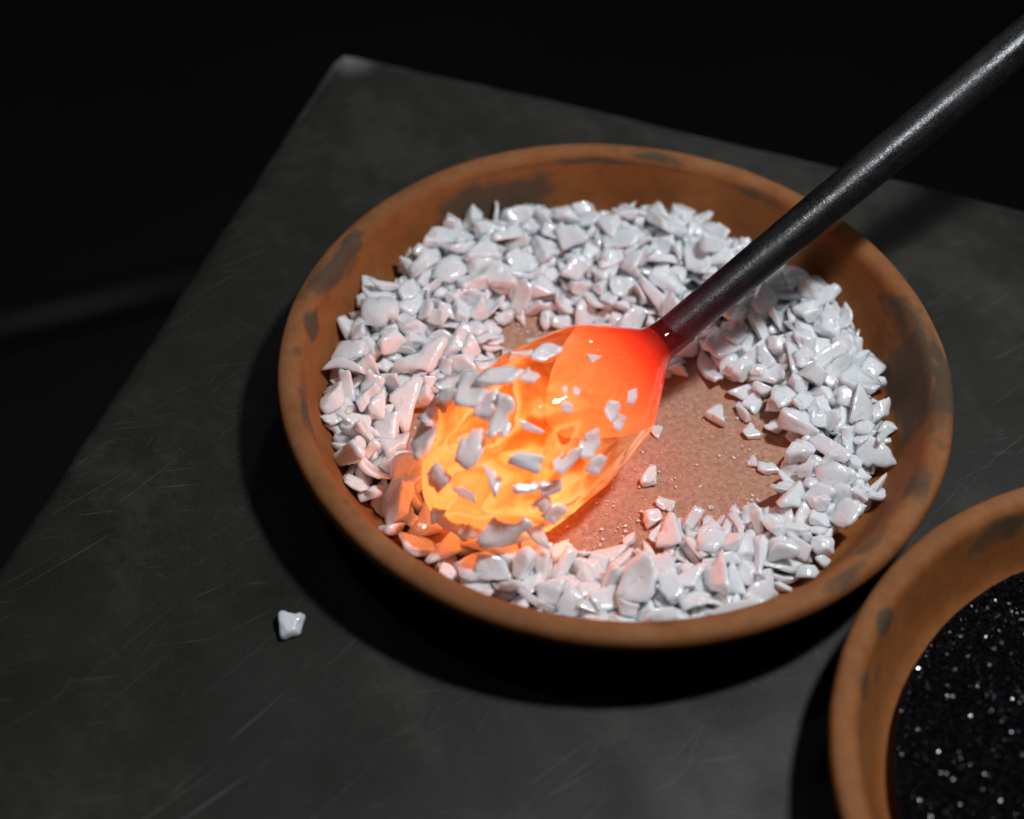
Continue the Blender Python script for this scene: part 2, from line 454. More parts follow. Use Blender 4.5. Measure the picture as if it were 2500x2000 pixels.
for (a, bb) in ((0.25, 0.25), (4.95, 0.25), (0.25, 4.35), (4.95, 4.35)):
    c = C0 + e1 * a + e2 * bb
    vs = []
    for z in (-6.0, -0.1205):
        for sx_, sy_ in ((-1, -1), (1, -1), (1, 1), (-1, 1)):
            p = c + e1 * 0.14 * sx_ + e2 * 0.14 * sy_; vs.append(Vector((p.x, p.y, z)) * S - tbl.location)
    mesh_obj('leg', vs, [(0, 1, 2, 3), (7, 6, 5, 4), (0, 4, 5, 1), (1, 5, 6, 2), (2, 6, 7, 3), (3, 7, 4, 0)], m_pipe, tbl, smooth=False)

# ------------------------------------------------------------------ terracotta saucers
def saucer(centre, rad, stains, label, seed, group):
    root = empty('terracotta_saucer', Vector(centre) * S)
    tag(root, label, 'saucer', group)
    prof = dish_profile(4)
    n = 300
    vs, fs = revolve(prof, n, 0.006, seed)
    cut_in = len(prof) - 1
    o = mesh_obj('saucer_body', [Vector(p) * S * rad for p in vs], fs, m_terra, root)
    me = o.data
    ring = [0] + sum([[i] * n for i in range(1, len(prof) - 1)], []) + [len(prof) - 1]
    # arc length measured from the rim's crest: inside positive, outside negative
    arc = [0.0]
    for i in range(1, len(prof)): arc.append(arc[-1] + math.hypot(prof[i][0] - prof[i - 1][0], prof[i][1] - prof[i - 1][1]))
    crest = max(range(len(prof)), key=lambda i: prof[i][1])
    st, rimv, dust = [], [], []
    for vi, p in enumerate(vs):
        i = ring[vi]; s = arc[i] - arc[crest]
        th = math.degrees(math.atan2(p[1], p[0]))
        val = 0.0
        for (t0, dt, s0, ds, k) in stains:
            dth = (th - t0 + 180) % 360 - 180
            e = math.sqrt((dth / dt) ** 2 + ((s - s0) / ds) ** 2) + 0.55 * noise.noise(Vector((th * 0.12 + seed, s * 22, t0))) + 0.3 * noise.noise(Vector((th * 0.4, s * 60, seed)))
            val = max(val, k * max(0.0, min(1.0, 1.6 - e)))
        q = noise.noise(Vector((p[0] * 4 + seed, p[1] * 4, p[2] * 4)))
        val *= 0.8 + 0.5 * q
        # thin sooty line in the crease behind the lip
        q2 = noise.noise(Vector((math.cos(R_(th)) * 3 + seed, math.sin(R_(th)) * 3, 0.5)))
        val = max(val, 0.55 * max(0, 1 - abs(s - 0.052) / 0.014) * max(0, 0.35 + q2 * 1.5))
        st.append(val)
        rimv.append(max(0.0, min(1.0, 1.5 - abs(s + 0.005) / 0.035)) if s > -0.2 else 0.5)
        dust.append(max(0.0, min(1.0, (0.80 - math.hypot(p[0], p[1])) / 0.12)) if s > 0 else 0.0)
    for nm, data in (('stain', st), ('rim', rimv), ('dust', dust)):
        a = me.attributes.new(nm, 'FLOAT', 'POINT'); a.data.foreach_set('value', data)
    return root
ST1 = [(157.7, 8, 0.03, 0.045, 1.0), (173.6, 3.0, 0.055, 0.03, 0.9), (-167.7, 6.0, 0.045, 0.03, 1.0), (117.5, 13, 0.14, 0.085, 1.0),
       (80.2, 6, 0.02, 0.02, 0.9), (97, 12, 0.05, 0.012, 0.7), (60, 9, 0.05, 0.02, 0.6), (14, 9, 0.05, 0.06, 0.95), (2, 14, 0.10, 0.12, 0.9), (-8, 12, 0.0, 0.06, 0.75),
       (-25.6, 5, 0.03, 0.05, 0.85), (-42, 5, 0.03, 0.025, 0.75), (-51.8, 5, -0.01, 0.03, 0.7), (-82.7, 2.0, 0.02, 0.02, 0.7),
       (-139.7, 3, 0.03, 0.025, 0.6), (-178, 2.0, 0.02, 0.02, 0.7), (-70, 12, 0.06, 0.03, 0.6), (-125, 6, 0.05, 0.02, 0.5)]
ST2 = [(152.4, 2.6, 0.045, 0.03, 0.9), (165.1, 3.2, 0.05, 0.022, 0.8), (158.3, 3, 0.12, 0.03, 0.5), (121, 7, 0.09, 0.04, 0.9), (-170, 6, 0.09, 0.03, 0.5), (141, 4, 0.06, 0.03, 0.5)]
s1 = saucer((0, 0, 0.0), 1.0, ST1, 'large terracotta saucer heaped with white glass shards, smoke marks on its rim', 1.7, 'terracotta saucers on the steel table')
C2 = Vector((1.5014, -1.301, 0)); RAD2 = 0.9713
s2 = saucer(C2, RAD2, ST2, 'terracotta saucer of black glass grains, cut off at the lower right corner', 8.3, 'terracotta saucers on the steel table')

# ------------------------------------------------------------------ black frit in the second saucer
def frit():
    rnd = random.Random(5)
    vs, fs = [], []
    def hgt(x, y):
        r = math.hypot(x, y)
        return 0.122 + 0.035 * (1 - (r / 0.80) ** 2) + 0.012 * noise.noise(Vector((x * 4, y * 4, 0))) + 0.006 * noise.noise(Vector((x * 11, y * 11, 5)))
    n = 72                                           # bed under the grains
    rr = [0.0] + [0.812 * (i / 24) for i in range(1, 25)]
    vs.append((0, 0, hgt(0, 0) - 0.006))
    for r in rr[1:]:
        for k in range(n):
            a = 6.28319 * k / n; vs.append((r * math.cos(a), r * math.sin(a), hgt(r * math.cos(a), r * math.sin(a)) - 0.006))
    for k in range(n): fs.append((0, 1 + k, 1 + (k + 1) % n))
    for i in range(23):
        for k in range(n):
            a, b_ = 1 + i * n + k, 1 + i * n + (k + 1) % n; fs.append((a, a + n, b_ + n, b_))
    nbed = len(fs)
    for i in range(52000):
        a = rnd.uniform(0, 6.28319); r = 0.806 * math.sqrt(rnd.random()); x, y = r * math.cos(a), r * math.sin(a)
        s = rnd.uniform(0.0030, 0.0070) * (1.5 if rnd.random() < 0.05 else 1)
        c = Vector((x, y, hgt(x, y) + rnd.uniform(-0.004, 0.003)))
        q = Quaternion((rnd.gauss(0, 1), rnd.gauss(0, 1), rnd.gauss(0, 1), rnd.gauss(0, 1))).normalized()
        b0 = len(vs)
        for d in ((1, 0, 0), (-0.9, 0.2, 0), (0, 1, 0.1), (0.1, -0.8, 0), (0, 0, 0.8), (0, 0.1, -0.7)):
            vs.append(c + q @ Vector((d[0] * s * rnd.uniform(0.7, 1.3), d[1] * s * rnd.uniform(0.6, 1.2), d[2] * s * rnd.uniform(0.6, 1.2))))
        for f in ((0, 2, 4), (2, 1, 4), (1, 3, 4), (3, 0, 4), (2, 0, 5), (1, 2, 5), (3, 1, 5), (0, 3, 5)):
            fs.append(tuple(b0 + k for k in f))
    o = mesh_obj('black_glass_frit', [Vector(p) * S * RAD2 for p in vs], fs, m_frit, smooth=False)
    o.location = C2 * S
    o.data.materials.append(m_bed)
    o.data.polygons.foreach_set('material_index', [1] * nbed + [0] * (len(fs) - nbed))
    o['kind'] = 'stuff'
    tag(o, 'glittering black glass grains filling the second terracotta saucer', 'glass frit')
frit()

# ------------------------------------------------------------------ iron rod with its gather of hot glass
A = Vector((0.121, -0.042, 0.394)); T = Vector((-0.511, -0.55, 0.20))
B = Vector((1.18376, 0.81312, 0.88199))
iron = empty('gathering_iron', A * S)
tag(iron, 'long black iron rod with a glowing orange glass gather at its end', 'gathering iron')
d = (B - A).normalized()
rod0 = A - d * 0.05
rod, q = tube('rod', rod0, A + d * 4.2, 0.052, 0.0645, 48, m_iron, iron, rings=260, rough=0.014, grow=1.43)
rod.rotation_euler = q.to_euler(); rod.location = (rod0 - A) * S

GL = (T - A).length
gq = (T - A).to_track_quat('X', 'Z')
GP = [(-0.10, 0.0535), (-0.05, 0.0555), (0.0, 0.058), (0.035, 0.066), (0.08, 0.095), (0.164, 0.152), (0.247, 0.195), (0.395, 0.224), (0.528, 0.243), (0.66, 0.239), (0.741, 0.225), (0.83, 0.194), (0.885, 0.160), (0.945, 0.108), (0.985, 0.055), (1.0, 0.0)]
def gather_mesh(prof, n, lump, wdrop):
    pts = spline(prof, 8)
    vs, fs = [], []
    for i, (t, r) in enumerate(pts[:-1]):
        for k in range(n):
            a = 2 * math.pi * k / n
            dirv = Vector((0, math.cos(a), math.sin(a)))
            p = Vector((t * GL, 0, 0)) + dirv * max(r, 0.002)
            if lump:
                g = max(0.0, min(1.0, (t - 0.46) / 0.22)) * min(1.0, r / 0.1)
                q_ = 0.042 * noise.noise(p * 5.5 + Vector((3.1, 0, 0))) + 0.011 * noise.noise(Vector((p.x * 9, p.y * 17, p.z * 17))) + 0.006 * noise.noise(p * 34)
                tip = max(0.0, min(1.0, (t - 0.80) / 0.12))
                p += dirv * q_ * g * (1 - 0.75 * tip)
            vs.append(p)
    m = len(pts) - 1
    vs.append(Vector((pts[-1][0] * GL, 0, 0)))
    for i in range(m - 1):
        for k in range(n):
            fs.append((i * n + k, i * n + (k + 1) % n, (i + 1) * n + (k + 1) % n, (i + 1) * n + k))
    for k in range(n):
        fs.append(((m - 1) * n + k, (m - 1) * n + (k + 1) % n, m * n))
    fs.append(tuple(reversed(range(n))))
    for v_ in vs: v_.z -= wdrop * math.sin(max(0, min(1, v_.x / GL)) * math.pi)
    return [v_ * S for v_ in vs], fs
gv, gf = gather_mesh(GP, 128, True, 0.0)
gather = mesh_obj('glass_gather', gv, gf, m_hot, iron)
gather.rotation_euler = gq.to_euler()
CP = [(-0.01, 0.046), (0.02, 0.054), (0.06, 0.074), (0.12, 0.108), (0.18, 0.122), (0.26, 0.116), (0.36, 0.096), (0.44, 0.070), (0.50, 0.040), (0.53, 0.0)]
cv, cf = gather_mesh(CP, 64, False, 0.0)
core = mesh_obj('glowing_core', [Vector((v_[0], v_[1], v_[2])) for v_ in cv], cf, m_core, gather)

# ------------------------------------------------------------------ white glass shards
PROTO = {}
def proto(kind, seed):
    if (kind, seed) not in PROTO:
        v_, f_ = shard_geometry(kind, seed, 4)
        me = bpy.data.meshes.new('glass_shard'); me.from_pydata([tuple(p) for p in v_], [], f_)
        me.polygons.foreach_set('use_smooth', [True] * len(me.polygons)); me.materials.append(m_white); me.update()
        PROTO[kind, seed] = me
    return PROTO[kind, seed]

def shard(kind, seed, size, loc, quat, stretch=(1, 1, 1), parent=None, name='glass_shard'):
    o = bpy.data.objects.new(name, proto(kind, seed)); col.objects.link(o)
    o.rotation_mode = 'QUATERNION'; o.rotation_quaternion = quat
    o.scale = (size * S * stretch[0], size * S * stretch[1], size * S * stretch[2])
    o.location = Vector(loc) * S
    if parent: o.parent = parent
    return o
KW = {'flake': 'flat flake', 'wedge': 'wedge', 'chunk': 'lump', 'splinter': 'splinter', 'curved': 'curved flake'}

# shards picked up by the hot gather: parts of the iron's gather.
# (view x, view y, long px, short px, angle in degrees, kind, seed)
gm = Matrix.Translation(A * S) @ gq.to_matrix().to_4x4()
tree = BVHTree.FromPolygons([gm @ Vector(p) for p in gv], gf)
gmi = gm.inverted()
def z2(x, y): return ((900 + x / 2.695) * 2156 / 2500, (720 + y / 2.695) * 2156 / 2500)
STUCK = [(890, 540, 300, 130, 3, 'flake', 0), (1050, 545, 130, 140, 80, 'curved', 1), (565, 600, 220, 170, 20, 'curved', 5), (670, 640, 250, 210, 40, 'flake', 2), (755, 715, 200, 180, 60, 'flake', 3),
         (890, 820, 250, 130, 75, 'curved', 2), (640, 1010, 290, 190, 60, 'flake', 4), (820, 1190, 220, 110, -60, 'wedge', 1), (1050, 1100, 270, 150, -12, 'chunk', 3),
         (1285, 1085, 240, 120, 40, 'curved', 3), (1450, 990, 200, 150, 80, 'curved', 4), (1470, 1130, 180, 130, 40, 'flake', 5), (1600, 770, 160, 110, 60, 'curved', 5), (1650, 840, 120, 90, 70, 'flake', 6),
         (1730, 650, 150, 80, 60, 'splinter', 2), (1075, 885, 190, 60, -15, 'splinter', 3), (1480, 420, 120, 90, 25, 'wedge', 4), (1295, 745, 95, 80, 0, 'flake', 7),
         (1292, 632, 65, 45, 80, 'flake', 1), (1370, 632, 60, 60, 20, 'flake', 0), (640, 1310, 150, 100, -30, 'wedge', 6), (470, 1190, 190, 150, 40, 'curved', 6),
         (1060, 1245, 270, 110, 8, 'flake', 3), (1145, 1365, 170, 120, 10, 'curved', 0), (1000, 400, 170, 70, 25, 'splinter', 4), (1150, 390, 220, 130, 20, 'flake', 2),
         (500, 740, 120, 90, 70, 'wedge', 2), (395, 920, 300, 170, 70, 'flake', 0), (340, 1190, 180, 90, -50, 'splinter', 6), (870, 1530, 330, 200, 15, 'flake', 2), (1100, 1520, 280, 140, -55, 'curved', 3), (1190, 1440, 200, 150, 30, 'flake', 5), (1180, 1270, 150, 110, 0, 'curved', 2), (690, 560, 90, 70, 0, 'wedge', 0),
         (300, 1060, 170, 110, 60, 'wedge', 3), (290, 1230, 190, 120, -60, 'curved', 1), (360, 1330, 170, 120, -40, 'flake', 5), (450, 1420, 180, 130, 10, 'wedge', 7), (560, 1500, 180, 120, -20, 'curved', 7), (690, 1540, 190, 130, 20, 'flake', 1),
         (450, 780, 190, 120, 55, 'flake', 6), (540, 690, 140, 100, 30, 'chunk', 6), (800, 470, 170, 100, 20, 'curved', 4), (960, 1590, 200, 130, -10, 'wedge', 4)]
for (x, y, lp, sp, ang, kind, sd) in STUCK:
    px, py = z2(x, y)
    o_ = CAM * S; dv = ray(px, py).normalized()
    hit, nrm, fi, dist = tree.ray_cast(o_, dv)
    if hit is None:
        hit, nrm, fi, dist = tree.find_nearest(o_ + dv * 5.1 * S)
    k = dist if dist > 0.2 else 5.1 * S
    depth = (hit - o_).dot(fw) / S
    if nrm.dot(dv) > 0: nrm = -nrm
    nrm = (nrm * 0.6 - dv * 0.2 + Vector((0.08, 0, 0.40)) + Vector((noise.noise(Vector((x, 0.3, 1))), noise.noise(Vector((y, 5.3, 1))), 0)) * 0.35).normalized()
    a = R_(ang)
    ix = rt * math.cos(a) + up * math.sin(a)
    ix = (ix - nrm * ix.dot(nrm)).normalized()
    iy = nrm.cross(ix)
    size = lp / 2.695 / 4225 * depth / 2 * (1.3 if x < 1000 else 1.15)
    rot = Matrix((ix, iy, nrm)).transposed().to_4x4()
    me = proto(kind, sd)
    bx = max(abs(v_.co.x) for v_ in me.vertices); by = max(abs(v_.co.y) for v_ in me.vertices); bz = max(abs(v_.co.z) for v_ in me.vertices)
    sx_ = size / bx * S; sy_ = sx_ * (sp / lp) * bx / by; sz_ = min(sx_, sy_) * 1.35
    loc = hit + nrm * (bz * sz_ * 0.05)
    o = bpy.data.objects.new('glass_shard', me); col.objects.link(o)
    o.parent = gather
    o.matrix_parent_inverse = Matrix.Identity(4)
    o.matrix_local = gmi @ Matrix.Translation(loc) @ rot @ Matrix.Diagonal((sx_, sy_, sz_, 1))

# loose shards lying by themselves: (source-photo x, y, long px, short px, angle, kind, seed, height, label)
LOOSE = [(1751, 1009, 72, 58, 55, 'wedge', 3, 0.046, 'pale pink triangular white glass wedge lying alone on the dish floor right of the gather'),
         (1599, 1050, 40, 34, 60, 'wedge', 5, 0.046, 'small white glass chip on the dish floor beside the gather\'s right shoulder'),
         (1591, 1160, 72, 46, 75, 'chunk', 2, 0.046, 'oval knobbly white glass lump alone in the middle of the bare dish floor'),
         (1594, 1262, 62, 54, 35, 'chunk', 5, 0.046, 'five sided white glass lump leaning on a thin mauve flake on the dish floor'),
         (1625, 1234, 56, 34, -25, 'flake', 6, 0.046, 'thin mauve glass flake sticking out behind the five sided lump'),
         (1831, 1054, 62, 40, -15, 'wedge', 2, 0.046, 'white glass chip with a curved top edge, loose left of the right heap'),
         (1893, 1043, 64, 48, 15, 'flake', 1, 0.046, 'squarish white glass flake propped against the right heap near bare floor'),
         (1838, 1130, 46, 30, 75, 'wedge', 7, 0.046, 'left and smaller of two touching white chips at the right heap\'s foot'),
         (1876, 1136, 62, 46, -20, 'flake', 3, 0.046, 'right and larger of two touching white chips at the right heap\'s foot'),
         (1536, 1318, 66, 24, 50, 'splinter', 1, 0.05, 'slender white glass splinter by the lower heap pointing up right'),
         (1733, 1238, 20, 14, -20, 'flake', 5, 0.046, 'tiny white glass chip on bare dish floor above the lower heap'),
         (1849, 1221, 26, 9, -55, 'splinter', 5, 0.046, 'tiny thin white sliver on the dish floor near the lower right heap')]
def lay(px, py, lp, sp, ang, kind, sd, zb, tilt=0.0, thick=1.0):
    vx, vy = px * 2156 / 2500, py * 2156 / 2500
    me = proto(kind, sd)
    bx = max(abs(v_.co.x) for v_ in me.vertices); by = max(abs(v_.co.y) for v_ in me.vertices); bz = -min(v_.co.z for v_ in me.vertices)
    p = at(vx, vy, zb); depth = (p - CAM).dot(fw)
    L = lp / 4225 * depth / 2; W = sp / 4225 * depth / 2
    sx_ = L / bx; sy_ = W / by / 0.85; sz_ = min(sx_, sy_) * (0.95 if kind != 'chunk' else 0.85) * thick
    p = at(vx, vy, zb + bz * sz_)
    a = R_(ang); ix = rt * math.cos(a) + up * math.sin(a) * 1.25
    ix = Vector((ix.x, ix.y, 0)).normalized()
    ix = (ix + Vector((0, 0, tilt))).normalized()
    iz = Vector((0, 0, 1)); iy = iz.cross(ix).normalized(); iz = ix.cross(iy)
    o = bpy.data.objects.new('glass_shard', me); col.objects.link(o)
    o.matrix_world = Matrix.Translation((p) * S) @ Matrix((ix, iy, iz)).transposed().to_4x4() @ Matrix.Diagonal((sx_ * S, sy_ * S, sz_ * S, 1))
    return o
for (px, py, lp, sp, ang, kind, sd, zb, lab) in LOOSE:
    o = lay(px, py, lp, sp, ang, kind, sd, zb)
    tag(o, lab, 'glass shard', 'white glass shards')
o = lay(712, 1526, 98, 78, -30, 'chunk', 1, 0.0, 0.1, 0.8)
tag(o, 'single white glass lump lying alone on the steel table, lower left of the saucer', 'glass shard', 'white glass shards')

# the heap: resting places found beforehand by letting the shards fall into the saucer
#   kind, seed, size, x, y, z, quaternion; the first HEAP_SINGLE are the ones that show largest
HEAP_SINGLE = 287
HEAP = [
 (0,2,0.0602,0.0727,-0.7274,0.1751,0.364,0.246,0.1,-0.892), (1,5,0.0695,-0.5733,0.0737,0.1474,0.01,-0.936,-0.29,-0.196), (1,5,0.0725,-0.6244,-0.0546,0.0969,0.804,0.047,-0.129,0.578), (4,7,0.0655,-0.7293,0.2601,0.1758,0.059,0.729,0.681,0.044),
 (1,2,0.0685,-0.6197,-0.4662,0.0923,0.777,-0.054,-0.497,0.382), (4,3,0.0569,0.7627,-0.2001,0.1216,0.305,-0.88,0.321,-0.17), (1,6,0.0709,0.5797,-0.0827,0.1211,0.019,0.724,-0.686,-0.071), (0,2,0.0495,0.6488,-0.454,0.1501,0.101,0.899,-0.066,0.421),
 (0,2,0.0419,-0.3361,-0.6804,0.1213,0.326,0.141,-0.361,0.862), (1,1,0.0598,0.2853,-0.6776,0.1395,0.146,-0.603,0.713,-0.328), (0,0,0.0564,-0.5244,0.4486,0.1624,0.024,0.346,-0.93,-0.124), (0,2,0.062,-0.6016,-0.3391,0.0852,0.825,0.33,-0.083,0.45),
 (0,2,0.0483,-0.5525,-0.5715,0.0745,0.93,-0.263,0.119,-0.225), (0,2,0.0575,0.7439,0.0392,0.1696,0.624,-0.112,0.122,0.764), (2,7,0.0524,0.4678,-0.5747,0.1399,0.055,0.224,-0.192,-0.954), (0,4,0.0627,0.3581,0.2149,0.1249,0.143,-0.065,-0.055,-0.986),
 (1,5,0.0719,0.1605,0.4874,0.1425,0.197,0.8,-0.567,0.015), (1,5,0.0586,-0.4581,-0.5914,0.0933,0.447,0.002,0.102,-0.889), (1,0,0.0713,-0.7636,-0.2931,0.1526,0.495,0.265,-0.465,-0.684), (2,6,0.0546,0.1628,-0.7363,0.1464,0.372,-0.007,-0.11,0.922),
 (0,4,0.0503,0.6397,-0.3157,0.1386,0.237,-0.08,-0.238,0.938), (1,1,0.0587,0.7428,-0.0506,0.1534,0.388,-0.758,-0.52,-0.067), (0,3,0.0612,0.4889,0.3736,0.1659,0.362,-0.579,-0.714,-0.154), (4,5,0.0627,0.281,0.5586,0.1566,0.658,-0.085,-0.114,0.74),
 (1,7,0.0494,0.1668,-0.518,0.0927,0.009,-0.724,-0.673,-0.151), (2,7,0.052,0.6697,0.2849,0.163,0.149,-0.176,-0.176,0.957), (2,2,0.0471,-0.2454,-0.6652,0.1269,0.151,0.449,-0.581,-0.662), (1,3,0.0633,-0.5365,-0.4922,0.0679,0.238,0.009,0.074,-0.968),
 (1,0,0.0555,-0.1425,0.6364,0.1441,0.299,-0.831,-0.451,-0.128), (1,1,0.0664,0.6581,-0.1704,0.1139,0.841,-0.299,0.177,-0.415), (2,1,0.0483,-0.1739,-0.7489,0.1178,0.272,-0.23,0.885,0.298), (0,3,0.0541,-0.1079,0.492,0.1471,0.298,-0.012,0.236,-0.925),
 (0,2,0.0374,-0.1187,-0.7781,0.1229,0.159,-0.754,0.579,0.267), (4,5,0.0547,-0.0085,-0.7536,0.1218,0.173,0.029,0.006,-0.984), (2,4,0.0532,-0.8342,-0.0973,0.1484,0.638,-0.341,-0.008,0.691), (1,7,0.0532,-0.3723,0.4449,0.153,0.257,-0.941,0.21,-0.071),
 (2,1,0.0509,0.5643,-0.1805,0.0988,0.168,0.961,0.156,-0.154), (4,7,0.0532,-0.2905,0.5225,0.1382,0.9,-0.069,0.081,-0.423), (0,3,0.0621,-0.6876,-0.1587,0.0852,0.841,0.111,-0.168,0.503), (1,2,0.0636,-0.4916,0.187,0.0936,0.786,-0.308,-0.468,0.262),
 (1,7,0.0588,-0.4026,0.5383,0.1814,0.32,0.005,-0.108,-0.941), (4,4,0.0538,-0.5981,0.4851,0.1695,0.156,-0.913,-0.373,0.062), (4,6,0.0499,-0.2871,0.404,0.102,0.177,-0.76,-0.505,-0.368), (0,0,0.0422,0.282,-0.5484,0.1419,0.056,-0.882,-0.468,-0.023),
 (1,7,0.0659,0.1813,0.6867,0.1889,0.397,0.133,0.475,0.774), (0,1,0.0596,-0.8168,0.1005,0.1411,0.09,-0.956,-0.213,-0.183), (0,4,0.0596,0.032,0.6188,0.1703,0.261,-0.154,0.066,0.951), (2,1,0.0555,-0.6801,0.144,0.1604,0.711,-0.155,-0.125,0.674),
 (4,1,0.0599,0.2294,-0.763,0.1303,0.275,0.957,0.052,0.069), (3,5,0.0523,0.4136,-0.5697,0.1332,0.649,-0.212,0.214,-0.698), (1,1,0.058,-0.2131,0.601,0.146,0.84,-0.037,0.108,-0.53), (2,0,0.0523,0.4014,0.1336,0.1026,0.709,0.57,0.413,0.047),
 (4,0,0.0648,0.6943,0.0954,0.1496,0.152,-0.509,0.808,0.255), (1,7,0.052,0.5365,-0.3658,0.1143,0.284,-0.203,0.12,-0.93), (0,5,0.0647,0.0512,0.3176,0.0759,0.73,0.405,-0.002,0.55), (0,0,0.0481,0.3951,-0.7505,0.1554,0.203,0.218,-0.891,-0.343),
 (0,6,0.0547,0.672,0.1531,0.1484,0.922,0.29,-0.028,0.257), (1,7,0.0506,-0.1421,-0.6497,0.0827,0.144,0.831,0.346,0.41), (2,6,0.052,0.6113,0.0772,0.1638,0.071,-0.367,-0.796,0.476), (0,4,0.0581,-0.3915,-0.6512,0.1063,0.977,-0.008,0.064,0.203),
 (4,4,0.0561,0.3113,0.1705,0.059,0.515,-0.005,0.068,0.854), (2,1,0.0534,0.6079,0.3223,0.1743,0.14,-0.528,0.829,-0.125), (0,0,0.0521,0.5209,0.0081,0.1288,0.096,0.627,-0.771,0.058), (0,4,0.0532,-0.0719,0.3697,0.0754,0.479,-0.038,0.357,-0.801),
 (2,3,0.0505,-0.7092,-0.0834,0.106,0.358,0.135,-0.281,-0.88), (1,3,0.06,-0.4566,0.4194,0.1461,0.484,-0.105,0.053,0.867), (0,6,0.0583,-0.7987,0.0251,0.1499,0.484,0.867,-0.109,-0.043), (2,3,0.0391,0.6183,0.4398,0.1732,0.678,0.401,-0.242,-0.567),
 (1,7,0.0683,0.1098,0.438,0.1308,0.259,0.896,-0.242,-0.267), (2,3,0.0478,0.1141,-0.8267,0.1344,0.149,-0.102,0.459,-0.87), (2,3,0.0475,-0.2285,0.4392,0.1139,0.212,0.21,-0.014,0.954), (4,7,0.0399,0.024,0.4548,0.1247,0.085,-0.093,0.171,-0.977),
 (1,6,0.0669,0.3259,0.6235,0.1737,0.224,0.926,-0.301,-0.039), (2,5,0.0478,0.5946,-0.543,0.1109,0.684,0.583,-0.315,0.304), (3,2,0.0511,0.3122,-0.7987,0.14,0.087,0.129,0.251,-0.955), (3,2,0.0483,0.4741,0.2706,0.1201,0.835,0.008,0.198,-0.514),
 (0,0,0.0546,0.0017,0.5731,0.1445,0.921,0.014,0.031,0.388), (1,0,0.056,-0.0118,0.6977,0.1732,0.984,0.155,-0.033,-0.08), (1,1,0.0607,-0.7469,-0.215,0.1247,0.547,-0.562,0.546,0.294), (1,2,0.0666,0.3736,-0.5641,0.1019,0.267,0.84,0.47,0.04),
 (0,1,0.055,-0.6294,0.3376,0.1262,0.368,-0.126,0.036,-0.92), (2,3,0.0462,0.3309,-0.6757,0.1142,0.326,0.433,-0.196,-0.817), (1,6,0.0518,-0.1853,-0.6555,0.0885,0.284,0.371,-0.81,-0.355), (4,5,0.0596,-0.7435,0.3436,0.1449,0.897,-0.049,0.045,-0.438),
 (1,5,0.0509,0.2058,-0.6883,0.1297,0.227,0.115,0.105,-0.961), (1,1,0.068,0.4536,-0.5988,0.0954,0.329,0.917,-0.192,0.119), (1,4,0.0544,-0.7483,-0.069,0.124,0.345,-0.294,0.182,0.873), (0,5,0.0534,0.1322,-0.6455,0.1269,0.207,-0.797,0.543,-0.163),
 (2,2,0.0511,0.1651,0.6288,0.1631,0.868,-0.214,0.077,-0.442), (1,1,0.0471,0.6659,0.4118,0.155,0.081,-0.925,0.091,-0.36), (0,2,0.0372,-0.306,0.7374,0.1479,0.066,0.022,-0.309,0.948), (4,5,0.0586,-0.7001,-0.3339,0.1087,0.049,0.302,0.255,0.917),
 (0,0,0.0412,-0.6475,0.3646,0.143,0.535,-0.007,0.032,-0.844), (2,0,0.0542,-0.4627,0.1235,0.0782,0.145,-0.125,0.743,0.641), (0,6,0.0426,-0.8067,-0.0487,0.1308,0.698,0.264,0.126,-0.653), (1,6,0.053,0.0071,-0.7054,0.1124,0.02,-0.003,0.863,0.505),
 (2,4,0.0414,-0.0655,-0.6404,0.0903,0.914,0.364,0.169,0.061), (1,2,0.0707,-0.4715,0.3176,0.1086,0.855,-0.034,0.318,0.407), (4,5,0.0476,0.0679,0.5497,0.1589,0.181,-0.525,0.824,-0.11), (2,1,0.0423,-0.6318,0.2059,0.146,0.616,0.552,-0.344,-0.444),
 (1,7,0.0495,-0.5731,0.5935,0.1587,0.163,0.513,-0.825,0.175), (0,7,0.0651,-0.4198,0.4695,0.1277,0.409,0.587,-0.318,0.622), (2,3,0.0534,0.7346,0.2101,0.1518,0.479,0.518,0.021,0.708), (2,6,0.0527,0.3776,-0.6377,0.1045,0.129,-0.335,-0.214,0.908),
 (2,1,0.0468,-0.567,-0.0235,0.0782,0.455,-0.317,0.374,0.743), (1,6,0.0643,-0.4709,0.6715,0.1477,0.858,0.097,-0.488,-0.132), (0,1,0.047,0.5956,-0.3645,0.1313,0.079,0.164,0.332,-0.925), (1,5,0.0466,-0.225,0.385,0.0831,0.036,-0.212,0.534,0.818),
 (0,6,0.0407,0.5779,-0.0155,0.1375,0.886,-0.078,0.113,0.443), (2,7,0.0394,0.3393,-0.5537,0.1345,0.195,0.899,-0.094,0.381), (1,0,0.0548,-0.3539,0.6144,0.1752,0.882,-0.143,-0.351,-0.281), (1,4,0.0404,-0.6514,-0.2367,0.1073,0.336,0.059,0.185,0.922),
 (3,3,0.0505,-0.512,0.6239,0.14,0.984,0.167,-0.063,-0.008), (4,6,0.0609,-0.3703,-0.7282,0.0931,0.1,0.551,0.813,-0.159), (4,0,0.0563,0.7897,0.1361,0.132,0.939,0.108,-0.042,0.324), (2,7,0.0474,-0.3012,-0.6396,0.1139,0.815,0.575,0.063,-0.024),
 (1,2,0.0523,0.5325,-0.5632,0.1219,0.142,-0.433,-0.812,-0.364), (0,6,0.0398,-0.8138,-0.1578,0.1372,0.894,-0.103,-0.047,0.434), (2,5,0.0456,0.5922,-0.4045,0.1409,0.433,0.892,0.079,-0.101), (0,7,0.045,0.5831,0.1486,0.1606,0.785,-0.048,0.004,-0.617),
